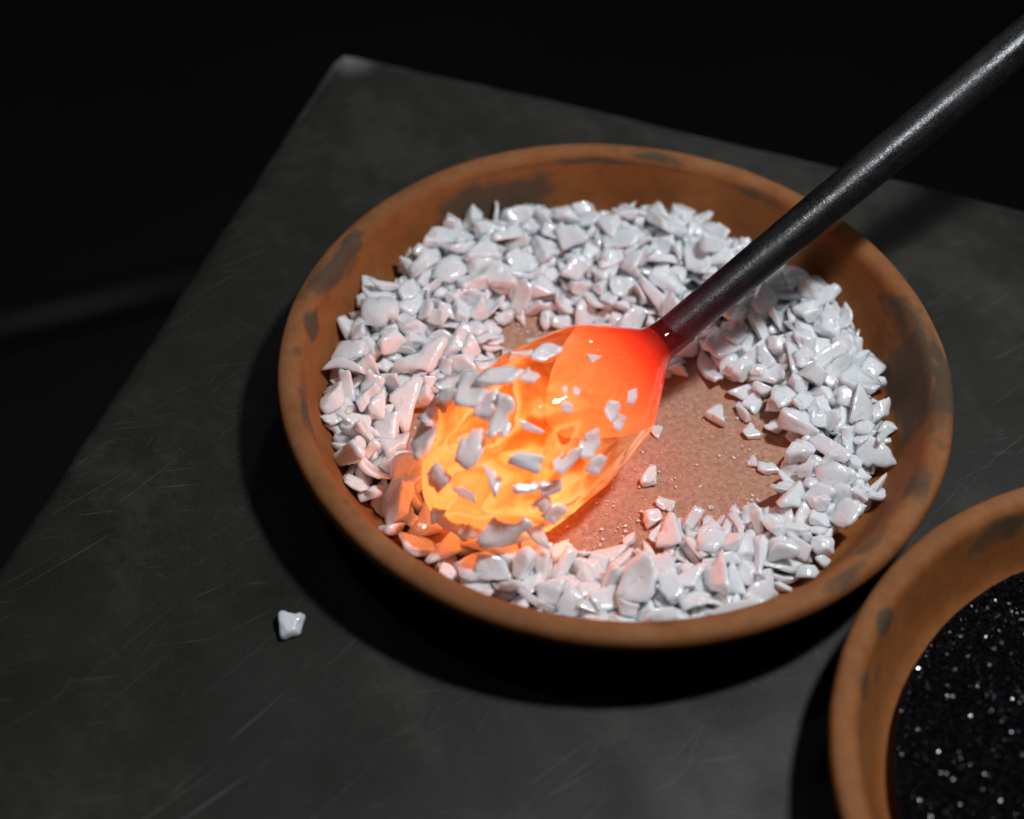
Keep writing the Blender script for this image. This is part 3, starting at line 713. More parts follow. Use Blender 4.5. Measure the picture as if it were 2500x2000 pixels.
 (0,7,0.0478,0.7202,-0.0077,0.1539,0.019,0.081,0.99,0.116), (4,5,0.0451,0.3419,0.6918,0.1538,0.876,0.222,-0.197,-0.38), (0,7,0.0538,0.3415,0.567,0.1665,0.96,-0.052,-0.224,-0.158), (1,7,0.0511,-0.751,-0.1668,0.1083,0.175,-0.006,-0.964,0.201),
 (4,3,0.0466,-0.452,0.369,0.116,0.058,0.147,-0.632,0.759), (1,1,0.0398,0.439,0.0367,0.0527,0.182,-0.934,-0.304,-0.041), (0,1,0.0646,0.5311,0.3224,0.1286,0.919,-0.015,0.393,-0.007), (2,4,0.0502,0.8053,-0.0169,0.102,0.765,-0.602,-0.167,0.157),
 (1,3,0.0569,-0.7687,0.182,0.1382,0.889,-0.12,0.442,-0.016), (1,4,0.0679,0.4251,-0.4757,0.1062,0.082,0.73,-0.549,-0.399), (4,0,0.0555,0.7322,0.1467,0.1634,0.23,-0.034,0.486,-0.842), (1,2,0.0477,0.2176,-0.4526,0.0672,0.769,-0.354,-0.512,0.146),
 (0,5,0.065,0.493,0.4866,0.1867,0.873,0.02,0.231,-0.429), (2,0,0.0401,0.0358,-0.7979,0.1439,0.02,0.375,0.895,-0.24), (4,6,0.0568,-0.2891,-0.7266,0.109,0.296,0.767,-0.496,0.279), (0,5,0.0439,-0.7479,-0.3903,0.1154,0.913,-0.238,0.185,-0.274),
 (1,1,0.0465,0.5936,-0.4523,0.1214,0.02,0.885,0.452,-0.105), (2,1,0.0398,-0.4173,0.3242,0.1097,0.312,-0.466,0.602,0.569), (3,5,0.035,-0.2112,-0.784,0.1272,0.147,-0.221,-0.892,0.365), (2,4,0.0413,0.5189,-0.4883,0.1182,0.978,-0.176,0.054,0.096),
 (2,6,0.0512,0.5212,0.2229,0.122,0.697,-0.367,0.346,0.51), (2,2,0.0559,-0.0298,0.5219,0.1146,0.062,0.863,0.498,-0.06), (0,6,0.0323,0.473,0.1801,0.1084,0.823,0.148,0.009,-0.548), (2,0,0.0469,0.5926,0.2098,0.1592,0.643,-0.345,0.543,-0.415),
 (0,6,0.0353,0.6989,-0.1577,0.1261,0.803,-0.024,0.43,-0.411), (4,2,0.0536,-0.1527,0.4032,0.0954,0.093,0.34,-0.014,0.936), (2,1,0.0414,-0.4391,0.1735,0.0947,0.189,-0.589,0.608,0.498), (4,1,0.0433,0.3777,0.2479,0.1377,0.792,-0.013,0.142,0.594),
 (4,6,0.0307,0.5386,-0.6347,0.1189,0.987,0.162,-0.018,0.008), (1,7,0.0717,0.379,0.3391,0.1406,0.242,0.599,-0.686,0.336), (0,3,0.0537,0.46,-0.5063,0.131,0.489,-0.523,0.033,-0.698), (4,1,0.0476,-0.7295,-0.0217,0.1186,0.606,0.352,-0.288,0.653),
 (1,5,0.0694,0.5781,0.1316,0.1372,0.462,0.044,-0.122,0.877), (4,6,0.0538,0.6482,-0.3591,0.0996,0.694,0.412,-0.564,0.178), (2,3,0.0406,-0.7482,0.1143,0.1362,0.749,0.223,-0.086,-0.618), (1,3,0.0547,-0.2288,-0.7172,0.1048,0.612,-0.028,-0.35,-0.708),
 (0,3,0.0601,-0.3158,0.6387,0.1361,0.936,-0.116,-0.284,-0.172), (0,7,0.043,0.6491,-0.0911,0.1354,0.85,-0.062,-0.487,0.192), (1,5,0.0424,-0.0077,-0.5706,0.0671,0.028,0.215,0.17,-0.961), (4,2,0.0584,0.5052,0.141,0.1017,0.26,-0.278,-0.106,0.919),
 (1,5,0.056,-0.6201,-0.3918,0.0953,0.089,-0.385,0.908,0.14), (2,1,0.044,0.5565,-0.419,0.0976,0.613,0.687,0.269,0.283), (1,0,0.0635,-0.8037,0.188,0.1124,0.301,-0.678,-0.551,0.382), (0,4,0.0393,0.7535,-0.1041,0.1428,0.15,0.357,0.916,-0.109),
 (0,2,0.0508,0.2231,0.2479,0.0747,0.288,-0.877,-0.361,-0.133), (2,6,0.0443,-0.105,0.4617,0.1053,0.761,0.617,0.021,0.2), (0,3,0.0562,-0.5057,0.5819,0.1441,0.914,-0.309,0.041,0.258), (2,7,0.0398,0.6235,-0.0373,0.1313,0.129,-0.071,0.168,-0.975),
 (1,1,0.0459,0.4212,0.0816,0.0587,0.302,0.069,0.12,-0.943), (3,3,0.0528,0.1751,0.5621,0.1558,0.435,0.879,0.155,-0.118), (1,6,0.0465,0.0252,0.7483,0.179,0.118,0.816,0.501,-0.263), (0,4,0.0378,-0.0775,0.748,0.1504,0.124,-0.322,0.933,-0.097),
 (2,4,0.0398,-0.7018,-0.4173,0.0976,0.043,-0.276,0.339,0.899), (4,5,0.0561,-0.0388,0.4171,0.0992,0.226,-0.137,-0.098,-0.959), (1,1,0.0516,-0.6335,-0.5392,0.0944,0.326,0.439,-0.733,0.406), (2,7,0.0427,0.568,0.064,0.1293,0.425,0.126,-0.884,0.148),
 (2,2,0.0376,-0.5403,0.262,0.1299,0.537,0.727,-0.413,0.113), (4,2,0.04,0.6114,-0.0882,0.1415,0.677,-0.013,0.103,-0.728), (0,6,0.0477,-0.6774,0.025,0.0833,0.788,0.514,-0.33,-0.079), (2,1,0.0331,0.566,-0.2626,0.1125,0.427,-0.232,0.744,0.459),
 (0,1,0.0421,-0.0538,-0.7265,0.106,0.138,0.361,-0.92,0.064), (2,1,0.0526,0.1948,0.3624,0.1387,0.119,0.824,0.382,0.401), (4,3,0.0401,0.7241,0.3412,0.1341,0.797,-0.152,-0.283,0.511), (2,7,0.0468,-0.2125,0.741,0.1313,0.891,-0.092,0.413,0.165),
 (4,0,0.0573,-0.1633,0.7282,0.1598,0.444,0.788,-0.425,0.042), (2,5,0.0479,-0.5474,0.02,0.0984,0.483,0.526,0.59,-0.377), (4,2,0.061,-0.586,0.3,0.132,0.027,-0.748,0.232,-0.621), (2,7,0.0377,-0.622,0.1632,0.1323,0.188,0.152,0.822,-0.516),
 (2,5,0.0402,-0.4286,0.638,0.1826,0.828,0.345,0.087,0.433), (4,4,0.0635,-0.3374,0.4762,0.1345,0.046,0.233,0.653,0.719), (2,4,0.0474,-0.5315,0.3113,0.1309,0.426,0.744,-0.506,0.094), (0,6,0.0465,-0.3902,0.2384,0.0819,0.142,0.34,-0.887,0.278),
 (2,6,0.0534,-0.1327,-0.5861,0.0745,0.021,0.985,-0.171,-0.014), (2,6,0.0553,0.232,0.7933,0.1298,0.943,-0.165,0.17,0.235), (1,0,0.055,-0.74,0.0438,0.1285,0.488,0.668,-0.552,-0.103), (1,0,0.0484,0.2445,-0.576,0.1052,0.12,-0.766,-0.455,0.439),
 (0,6,0.0375,-0.5167,0.1227,0.0827,0.398,-0.76,0.306,-0.413), (4,5,0.0473,-0.6584,-0.4165,0.0649,0.694,0.142,0.011,0.706), (3,5,0.0497,0.7542,-0.33,0.0862,0.849,-0.179,-0.134,0.478), (0,0,0.0521,0.2829,-0.5249,0.1172,0.786,0.041,0.068,0.613),
 (1,7,0.0526,-0.5923,0.4364,0.1237,0.455,-0.589,-0.628,0.228), (4,7,0.0552,-0.3835,0.3819,0.0828,0.942,-0.022,-0.228,-0.247), (4,0,0.0467,0.2739,0.7102,0.1526,0.84,0.13,0.212,0.483), (3,3,0.0462,0.5395,0.4288,0.149,0.183,-0.137,-0.003,-0.974),
 (4,5,0.0653,0.5569,-0.2917,0.0632,0.973,-0.095,0.151,-0.146), (3,5,0.0379,-0.7153,0.3703,0.1596,0.748,0.62,0.235,0.028), (2,1,0.0403,0.7097,-0.3462,0.112,0.048,0.874,0.085,-0.477), (3,1,0.0497,-0.0946,0.825,0.1132,0.884,-0.412,-0.002,0.219),
 (2,7,0.0349,0.4647,0.079,0.0785,0.564,0.818,-0.073,-0.08), (2,7,0.0423,0.6405,0.2112,0.1466,0.072,-0.978,-0.198,-0.001), (0,6,0.0371,0.4776,-0.624,0.079,0.011,0.12,0.227,0.966), (2,1,0.0405,0.2099,0.522,0.1236,0.036,0.642,0.737,-0.207),
 (4,3,0.0374,0.4087,-0.4272,0.0782,0.658,0.197,0.19,-0.702), (0,4,0.0634,-0.6175,-0.2713,0.0869,0.989,0.077,0.056,-0.115), (4,3,0.0558,0.0563,-0.858,0.1479,0.846,-0.346,-0.196,-0.355), (4,1,0.0533,-0.0419,-0.6212,0.063,0.671,0.078,0.246,-0.695),
 (0,6,0.0627,0.7092,-0.0646,0.1141,0.221,0.654,-0.708,-0.148), (0,5,0.0492,0.1162,0.5669,0.1695,0.442,-0.06,0.795,-0.411), (0,5,0.0634,0.6063,0.4805,0.147,0.122,-0.5,-0.838,-0.181), (2,0,0.0347,-0.4605,-0.681,0.096,0.815,0.08,-0.037,-0.573),
 (0,0,0.0466,0.4576,0.1189,0.0799,0.048,0.291,0.812,-0.504), (0,5,0.0505,-0.3051,-0.7247,0.0751,0.092,0.989,-0.088,0.077), (1,3,0.0514,-0.0693,0.5836,0.1279,0.082,0.576,-0.77,-0.261), (4,0,0.0553,0.082,0.4263,0.1191,0.307,-0.693,-0.061,-0.65),
 (0,5,0.0471,0.6002,0.2778,0.151,0.115,0.857,-0.496,-0.078), (1,4,0.0331,-0.065,-0.7858,0.1206,0.186,-0.909,0.373,-0), (3,2,0.0448,0.2367,-0.5762,0.0718,0.774,-0.314,0.182,-0.518), (2,7,0.0427,0.4097,0.2374,0.0949,0.216,-0.052,0.969,0.103),
 (2,2,0.03,-0.0765,-0.6836,0.1046,0.388,-0.272,-0.868,0.148), (2,0,0.0452,-0.5685,-0.4167,0.0735,0.498,0.766,-0.204,-0.352), (3,3,0.0445,0.4927,-0.3313,0.1086,0.278,-0.277,-0.035,-0.919), (0,6,0.0605,0.4941,-0.4743,0.0713,0.736,0.125,-0.106,-0.657),
 (0,5,0.0627,-0.0399,-0.844,0.1356,0.434,-0.113,-0.255,-0.856), (3,6,0.0367,0.2063,0.1612,0.0608,0.623,-0.768,0.131,-0.071), (1,5,0.0541,0.4321,0.1916,0.0884,0.339,-0.853,-0.368,-0.147), (1,4,0.0421,0.4283,-0.651,0.1138,0.389,-0.748,-0.382,0.378),
 (0,0,0.0375,-0.3848,0.2261,0.0632,0.1,0.117,-0.971,0.185), (2,3,0.04,-0.6935,0.0806,0.0966,0.179,-0.277,-0.566,-0.756), (3,0,0.041,-0.0223,0.5632,0.1702,0.454,0.437,-0.593,-0.501), (2,5,0.0396,0.4524,0.1321,0.1061,0.347,-0.323,-0.277,-0.836),
 (0,0,0.0423,-0.1995,-0.5938,0.0914,0.84,0.427,0.11,0.318), (2,6,0.0525,0.6462,0.0311,0.1108,0.186,-0.297,-0.313,0.883), (4,4,0.0499,-0.5899,-0.4588,0.0663,0.374,-0.158,-0.098,0.909), (4,7,0.0384,-0.1985,0.6727,0.1424,0.702,-0.103,0.075,-0.701),
 (2,2,0.0541,0.3847,0.299,0.1083,0.049,0.165,0.694,-0.699), (0,4,0.0379,0.1473,-0.7586,0.1176,0.054,-0.667,-0.708,0.225), (3,5,0.0444,0.3288,-0.4785,0.0939,0.67,0.472,0.308,0.484), (0,3,0.0528,0.1376,0.7804,0.1656,0.905,0.325,-0.223,-0.161),
 (1,3,0.0625,-0.3633,-0.5751,0.0932,0.264,-0.099,0.383,0.88), (3,3,0.0477,0.0115,-0.6111,0.0684,0.535,-0.024,-0.289,-0.793), (3,0,0.0354,0.3614,-0.5016,0.1197,0.462,0.573,-0.554,-0.388), (0,1,0.0474,-0.4385,0.2706,0.0953,0.013,-0.981,0.087,-0.171),
 (3,7,0.0361,0.4048,-0.0052,0.0586,0.344,0.429,0.544,0.634), (2,3,0.037,0.3636,0.179,0.09,0.789,0.406,-0.23,0.4), (0,0,0.0382,-0.008,0.414,0.113,0.743,-0.07,0.199,0.635), (4,2,0.041,0.7632,-0.3499,0.1152,0.529,-0.135,-0.147,-0.825),
 (1,7,0.0444,-0.7098,-0.2722,0.1067,0.015,0.826,-0.064,0.559), (2,2,0.0463,-0.1188,-0.7025,0.0971,0.665,-0.366,0.181,-0.625), (2,1,0.034,-0.0393,0.4469,0.1222,0.365,0.657,0.635,-0.18), (0,2,0.0561,-0.154,0.7796,0.108,0.046,0.978,-0.198,-0.049),
 (3,3,0.0469,0.2698,0.7643,0.1213,0.419,0.045,-0.104,-0.901), (2,6,0.0483,-0.5298,0.2313,0.09,0.211,0.185,-0.953,0.119), (2,1,0.0375,-0.53,0.6732,0.1623,0.69,0.387,0.598,0.132), (2,1,0.0308,0.7086,-0.2481,0.1313,0.075,0.808,-0.557,-0.176),
 (4,7,0.0416,-0.4865,0.0504,0.0856,0.296,-0.23,0.184,0.908), (2,3,0.0292,0.329,-0.6075,0.1317,0.054,-0.865,-0.25,0.433), (4,3,0.0401,-0.5755,0.3767,0.1359,0.432,-0.355,0.66,-0.501), (0,3,0.0466,0.2193,0.5908,0.1516,0.271,-0.634,-0.553,0.468),
 (4,0,0.0545,0.2492,-0.6781,0.1088,0.091,-0.96,0.263,-0.033), (4,1,0.0385,0.6384,-0.2458,0.1274,0.566,0.238,0.326,-0.719), (0,2,0.0377,0.1357,0.7201,0.1412,0.009,0.406,-0.906,0.121), (4,5,0.0607,-0.2293,0.521,0.0931,0.108,0.981,-0.007,0.16),
 (0,1,0.0547,-0.4657,-0.6107,0.0639,0.789,0.048,0.169,0.589), (0,1,0.0414,-0.7852,-0.2296,0.0993,0.552,-0.799,0.241,0.001), (2,0,0.0413,-0.4997,0.37,0.12,0.351,-0.802,-0.004,0.483), (0,1,0.0345,-0.0362,0.3709,0.0581,0.946,0.204,-0.231,-0.105),
 (1,1,0.0536,-0.7287,-0.3258,0.0906,0.552,0.457,-0.663,-0.219), (0,6,0.0413,0.0491,0.3859,0.0825,0.599,0.735,0.035,-0.315), (0,2,0.0294,-0.5058,0.0058,0.0592,0.383,0.028,-0.073,-0.92), (4,2,0.0479,0.14,-0.5003,0.0685,0.86,0.243,0.163,0.418),
 (1,4,0.0682,0.6924,-0.2385,0.1004,0.131,-0.706,-0.651,0.246), (4,2,0.0457,0.5578,0.4631,0.1627,0.516,-0.049,-0.022,-0.855), (2,2,0.0219,0.5918,-0.5809,0.0906,0.689,0.686,-0.149,-0.179), (4,5,0.0356,0.1971,-0.5692,0.0751,0.609,-0.293,0.011,-0.737),
 (3,2,0.0356,0.4674,-0.6582,0.0796,0.759,0.581,-0.274,-0.109), (3,5,0.038,0.8055,-0.1292,0.1334,0.545,0.013,-0.528,-0.651), (4,3,0.0405,0.5888,-0.4718,0.1047,0.363,0.626,0.622,-0.299), (4,2,0.0343,-0.2722,0.7075,0.1343,0.88,0.025,0.045,0.473),
 (1,5,0.0656,-0.2604,-0.776,0.0971,0.55,-0.523,-0.025,0.651), (2,6,0.0467,-0.2241,-0.5702,0.071,0.969,-0.177,0.05,0.167), (0,0,0.0386,0.7395,-0.1446,0.132,0.533,0.164,-0.328,-0.763), (3,5,0.0469,-0.6374,0.4635,0.137,0.339,-0.782,0.519,0.064),
 (2,3,0.0291,0.8248,-0.0795,0.1071,0.033,-0.869,-0.456,0.188), (1,1,0.0609,-0.5168,0.4214,0.0916,0.593,-0.201,0.054,-0.777), (1,5,0.0631,0.1192,-0.6157,0.0814,0.523,-0.603,0.485,-0.358), (0,7,0.0619,-0.335,0.4237,0.0627,0.586,0.095,0.085,0.8),
 (2,5,0.0449,0.5008,0.0091,0.0932,0.973,-0.186,-0.135,-0.031), (2,5,0.0418,0.0166,0.365,0.0626,0.038,-0.132,0.081,-0.987), (0,5,0.0467,-0.417,-0.5666,0.061,0.003,-0.012,-0.102,-0.995), (2,0,0.0442,0.596,-0.31,0.0966,0.747,-0.612,0.179,-0.189),
 (0,7,0.0345,0.5377,-0.2148,0.0621,0.074,-0.214,-0.91,-0.348), (2,7,0.0396,0.1775,-0.8158,0.1202,0.048,0.051,-0.164,-0.984), (4,4,0.0465,0.1092,0.389,0.0891,0.961,-0.163,0.111,0.196), (2,2,0.0361,0.0945,-0.7981,0.111,0.832,0.319,-0.256,0.375),
 (0,3,0.0429,-0.2479,0.5053,0.1282,0.952,0.014,-0.241,-0.19), (2,6,0.0499,-0.3539,0.4407,0.1126,0.841,-0.481,0.208,0.135), (2,0,0.0313,0.2973,-0.7476,0.1126,0.268,-0.545,0.794,0.008), (1,6,0.0431,-0.6271,0.1322,0.1247,0.729,-0.247,0.361,0.526),
 (2,3,0.0366,0.2525,-0.783,0.0987,0.892,-0.007,-0.141,0.43), (0,5,0.0421,-0.3844,0.7503,0.133,0.688,-0.37,-0.556,0.283), (4,1,0.0383,0.2316,-0.5129,0.0874,0.541,0.014,0.157,0.826), (1,2,0.0477,0.0886,0.7218,0.1575,0.336,-0.69,-0.367,0.526),
 (1,2,0.0717,-0.2832,-0.6136,0.0674,0.118,0.724,0.675,0.077), (3,2,0.048,0.7507,0.0073,0.1271,0.999,-0.014,0.003,0.029), (1,6,0.0722,0.5971,0.163,0.0848,0.124,-0.529,0.796,0.268), (0,2,0.0416,0.5742,-0.0902,0.0594,0.236,-0.065,0.094,-0.965),
 (0,3,0.0409,-0.6843,0.1043,0.1204,0.199,0.947,-0.247,-0.043), (2,3,0.0398,0.44,0.3854,0.1505,0.8,0.502,0.287,-0.164), (3,1,0.0451,0.3126,0.5189,0.1396,0.563,0.263,0.783,0.013), (1,5,0.0418,0.5148,0.3124,0.1114,0.069,-0.801,-0.571,0.164),
 (2,6,0.0447,-0.6144,0.5322,0.1557,0.417,0.816,-0.115,-0.384), (4,4,0.0473,-0.6421,-0.227,0.0794,0.905,0.041,-0.18,0.382), (4,4,0.0404,0.1846,0.2019,0.0562,0.122,-0.108,-0.043,-0.986), (4,6,0.0552,-0.1001,0.6791,0.1266,0.081,-0.952,0.218,0.197),
 (0,7,0.048,-0.3884,0.6831,0.1494,0.089,0.183,0.144,0.968), (0,1,0.0544,0.5644,0.3406,0.1403,0.134,-0.706,-0.415,0.559), (3,2,0.0431,-0.8062,-0.046,0.1038,0.385,0.06,0.146,-0.909), (2,5,0.0415,-0.5677,0.2648,0.092,0.922,-0.078,-0.09,0.368),
 (4,7,0.0356,0.2187,-0.6461,0.1004,0.141,-0.974,0.093,0.153), (0,6,0.0406,-0.4961,0.2487,0.1149,0.063,-0.088,-0.951,0.289), (1,5,0.0607,-0.2781,0.4144,0.0731,0.151,-0.98,0.129,-0.009), (1,7,0.0504,0.0546,0.5576,0.1254,0.878,0.086,-0.07,-0.465),
 (0,1,0.0463,0.2559,0.5253,0.1124,0.829,-0.233,-0.127,0.492), (0,7,0.0389,0.1104,0.5341,0.133,0.668,-0.274,-0.008,-0.692), (2,1,0.0463,-0.4245,0.637,0.1386,0.145,-0.02,0.017,-0.989), (0,7,0.0301,-0.7856,0.3151,0.1341,0.138,-0.595,-0.781,-0.129),
 (1,1,0.0288,0.0515,0.5906,0.1571,0.887,-0.385,-0.12,0.226), (2,0,0.0273,0.2464,0.7558,0.1514,0.831,0.468,0.283,-0.101), (0,4,0.0403,0.2698,0.6673,0.1426,0.216,0.089,-0.972,0.006), (1,5,0.0512,0.6156,-0.4796,0.0996,0.684,-0.587,-0.167,0.4),
 (3,5,0.0386,-0.0657,0.6942,0.143,0.746,0.073,0.172,0.639), (1,3,0.0507,0.706,-0.311,0.0791,0.205,-0.185,0.824,-0.495), (2,7,0.0225,0.5489,-0.52,0.1287,0.021,-0.171,-0.661,0.73), (1,7,0.0407,0.1044,0.6331,0.1692,0.034,0.241,-0.517,-0.821),
 (4,3,0.0318,-0.148,0.4659,0.077,0.972,-0.06,0.09,-0.21), (0,6,0.0513,-0.129,0.5433,0.091,0.049,-0.255,-0.003,-0.966), (1,5,0.0497,0.0753,0.7778,0.1612,0.75,-0.471,0.106,-0.451), (3,0,0.0407,-0.7513,-0.31,0.0865,0.22,-0.688,-0.438,0.536),
 (0,7,0.0581,-0.2608,0.7529,0.1076,0.523,-0.17,-0.041,-0.834), (2,1,0.0356,0.6806,-0.3034,0.1223,0.099,-0.433,0.419,0.792), (1,6,0.0683,-0.7429,0.2959,0.1164,0.009,0.835,-0.481,0.265), (2,1,0.0467,0.653,0.5086,0.1122,0.067,0.286,0.951,-0.096),
 (0,3,0.0368,-0.1431,0.4978,0.0873,0.959,-0.129,0.248,0.043), (2,7,0.0332,0.4688,-0.4475,0.1015,0.872,-0.289,0.15,-0.365), (2,7,0.0391,-0.6057,0.2425,0.1132,0.508,0.319,-0.795,0.088), (2,0,0.0492,0.2876,-0.6143,0.1063,0.945,-0.278,0.001,0.175),
 (0,5,0.04,0.0594,0.4126,0.0998,0.319,-0.115,0.595,0.729), (0,2,0.049,-0.2197,0.5892,0.1122,0.221,0.21,0.943,0.132), (0,0,0.0438,-0.3082,0.1901,0.0569,0.069,-0.328,-0.941,0.048), (4,1,0.0651,-0.2112,0.2202,0.069,0.952,0.178,0.097,0.228),
 (3,6,0.0479,-0.7727,-0.2574,0.0952,0.545,-0.772,0.279,0.172), (0,1,0.0504,0.0593,0.6697,0.1502,0.883,0.163,0.074,-0.434), (1,7,0.0426,-0.4096,0.1532,0.0583,0.031,-0.424,-0.899,0.102), (0,1,0.0584,-0.3105,0.5789,0.1178,0.086,0.179,0.042,-0.979),
 (0,5,0.0473,-0.3717,-0.5346,0.0589,0.136,-0.045,0.11,0.984), (0,5,0.0308,0.2793,-0.4369,0.0546,0.781,0.002,0.129,0.612), (3,7,0.0477,0.2043,0.7394,0.1518,0.093,-0.339,-0.855,0.382), (4,7,0.0634,0.5123,0.4315,0.1196,0.736,-0.042,0.095,0.669),
 (2,7,0.0317,-0.6819,0.2014,0.1358,0.281,-0.774,-0.557,0.108), (0,0,0.0375,0.2115,-0.7885,0.1015,0.776,0.198,-0.343,-0.491), (1,7,0.0564,0.7619,0.1141,0.099,0.959,0.203,-0.17,-0.101), (1,6,0.057,-0.5019,0.4426,0.1168,0.132,-0.92,-0.265,0.257),
 (4,5,0.0431,0.5631,0.2883,0.1412,0.851,-0.171,0.373,0.327), (2,3,0.0543,-0.6061,0.0274,0.0762,0.094,-0.438,0.893,0.046), (1,1,0.0538,-0.8244,-0.1647,0.107,0.558,0.093,0.379,0.733), (2,2,0.0298,0.1287,0.3604,0.0589,0.568,0.598,0.476,0.305),
 (0,3,0.0552,-0.2568,0.5281,0.108,0.422,-0.161,-0.185,0.873), (1,1,0.0506,-0.3452,0.7383,0.1164,0.506,-0.174,-0.061,0.843), (1,3,0.038,0.4307,0.6408,0.1361,0.379,-0.201,0.521,-0.738), (0,0,0.0492,-0.6457,-0.2975,0.0619,0.97,0.144,0.156,-0.12),
 (0,7,0.0415,-0.0733,-0.5799,0.0779,0.515,-0.329,0.285,0.739), (0,7,0.0375,-0.7828,-0.1092,0.1123,0.365,-0.007,-0.928,-0.079), (0,0,0.0518,0.3157,0.2488,0.0815,0.772,-0.123,-0.102,-0.615), (0,5,0.0438,-0.406,0.403,0.1084,0.702,0.327,-0.257,-0.578),
 (2,0,0.0404,-0.3359,0.664,0.1501,0.182,-0.462,0.859,-0.122), (3,1,0.0315,-0.0384,0.6213,0.1441,0.175,-0.883,0.358,0.247), (3,3,0.0373,0.163,-0.5636,0.0688,0.317,-0.563,0.745,-0.164), (0,6,0.0461,-0.5958,0.0611,0.1102,0.934,-0.142,-0.107,-0.31),
 (0,4,0.0643,-0.6471,0.3968,0.1179,0.094,0.91,-0.308,-0.26), (1,4,0.0426,0.3135,0.2921,0.0922,0.022,0.118,-0.721,-0.682), (4,5,0.0511,-0.1945,0.447,0.0798,0.144,0.988,-0.045,-0.045), (0,3,0.0501,0.3561,0.2225,0.0692,0.979,0.093,0.063,0.171),
 (2,6,0.0521,-0.3832,0.5884,0.1315,0.326,-0.596,0.189,0.709), (3,3,0.0296,-0.7283,-0.1618,0.087,0.179,0.469,0.809,0.305), (2,2,0.0483,0.1236,0.6121,0.1327,0.001,-0.014,0.073,0.997), (2,3,0.0527,0.0895,-0.7057,0.1341,0.829,-0.007,-0.317,0.46),
 (1,1,0.0423,0.6973,0.0337,0.1317,0.357,-0.886,0.292,0.049), (0,0,0.0471,-0.1731,0.6347,0.1174,0.547,0.104,-0,-0.83), (1,4,0.0693,-0.0967,0.449,0.0665,0.231,-0.015,0.431,0.872), (0,0,0.0284,0.3228,-0.4307,0.055,0.345,0.217,-0.065,-0.911),
 (0,3,0.0439,0.6116,-0.1385,0.094,0.128,-0.127,0.19,-0.965), (2,2,0.0362,-0.425,-0.6634,0.0818,0.348,-0.598,0.626,-0.36), (0,1,0.0512,-0.8246,0.0147,0.1059,0.81,0.119,-0.061,0.571), (1,2,0.0415,0.5598,0.246,0.1413,0.288,0.661,-0.604,-0.34),
 (1,1,0.038,0.6759,0.344,0.146,0.058,-0.8,0.577,-0.155), (2,7,0.0342,-0.6745,-0.0778,0.0696,0.396,-0.372,0.662,-0.516), (0,6,0.0347,-0.6542,0.4948,0.1218,0.232,-0.939,0.212,-0.141), (3,2,0.0321,-0.0532,0.653,0.1336,0.423,-0.497,0.665,-0.363),
 (0,2,0.0566,-0.0453,0.3072,0.0615,0.032,0.516,-0.856,-0.023), (1,1,0.0408,-0.7348,0.1584,0.1256,0.391,-0.699,-0.185,0.569), (0,0,0.0288,0.6061,-0.237,0.1147,0.564,0.133,-0.092,0.809), (3,0,0.0517,-0.6291,0.4842,0.099,0.8,-0.387,0.3,-0.347),
 (1,5,0.0671,0.7762,-0.1242,0.0889,0.734,-0.521,-0.099,-0.425), (1,2,0.0514,-0.118,0.5793,0.1151,0.821,0.476,0.192,-0.249), (2,7,0.034,0.6855,-0.139,0.0991,0.542,0.181,-0.795,0.202), (3,3,0.038,-0.547,0.0654,0.0898,0.701,-0.172,-0.412,-0.556),
 (0,7,0.0471,0.2186,0.6796,0.1412,0.734,0.161,-0.01,-0.659), (4,4,0.0421,0.4751,0.2698,0.0911,0.113,0.093,-0.155,0.977), (0,6,0.0364,0.1881,-0.4855,0.0844,0.332,-0.605,0.638,-0.342), (0,1,0.0373,-0.1238,0.6286,0.1175,0.663,-0.025,-0.209,-0.718),
 (2,1,0.0375,-0.0103,0.406,0.0684,0.035,-0.058,0.95,-0.304), (2,2,0.0313,-0.2375,-0.5131,0.0594,0.299,0.877,-0.368,0.075), (0,3,0.0614,0.3362,0.3559,0.0756,0.167,-0.796,-0.406,0.416), (0,6,0.0544,0.3061,0.5115,0.0992,0.523,-0.263,-0.231,-0.777),
 (3,0,0.0402,-0.3668,0.1585,0.0574,0.478,-0.698,0.441,-0.299), (2,1,0.0264,-0.5094,0.69,0.1413,0.521,-0.246,-0.668,0.47), (0,7,0.0418,-0.1503,0.4128,0.0619,0.532,-0.256,0.033,-0.806), (0,3,0.0514,0.305,-0.7456,0.0881,0.037,-0.979,-0.195,-0.041),
 (2,7,0.0451,-0.6846,0.3998,0.0993,0.164,-0.656,-0.042,0.736), (2,2,0.0259,0.5499,0.1244,0.0972,0.108,-0.977,0.186,-0), (4,3,0.0593,0.6817,-0.0719,0.0857,0.674,-0.11,-0.083,-0.725), (3,5,0.0417,0.4204,0.6565,0.103,0.584,0.538,-0.443,-0.417),
 (0,5,0.0362,-0.0809,0.5178,0.1283,0.033,-0.614,-0.455,-0.645), (4,1,0.0468,-0.717,-0.2509,0.0707,0.507,-0.275,-0.145,0.804), (0,3,0.0456,0.7355,0.2974,0.1171,0.1,0.953,0.23,-0.169), (1,4,0.0411,0.1479,0.1522,0.0541,0.524,0.082,0.2,0.824),
 (3,5,0.0203,-0.3048,0.3791,0.0523,0.677,-0.728,-0.009,0.105), (1,7,0.0453,-0.5192,0.0699,0.0544,0.013,-0.547,0.816,-0.188), (2,1,0.0376,-0.7323,0.2286,0.1289,0.19,-0.182,-0.683,0.681), (2,0,0.0497,0.2147,0.4463,0.1101,0.661,-0.12,0.593,0.444),
 (2,6,0.0501,-0.0264,0.7597,0.1265,0.24,0.534,-0.145,-0.798), (0,3,0.0565,0.2576,0.4124,0.1356,0.045,0.34,-0.936,-0.075), (1,0,0.0613,-0.049,0.4958,0.0833,0.495,-0.008,0.37,0.786), (0,7,0.0441,0.8027,-0.0763,0.0735,0.235,0.756,0.584,0.178),
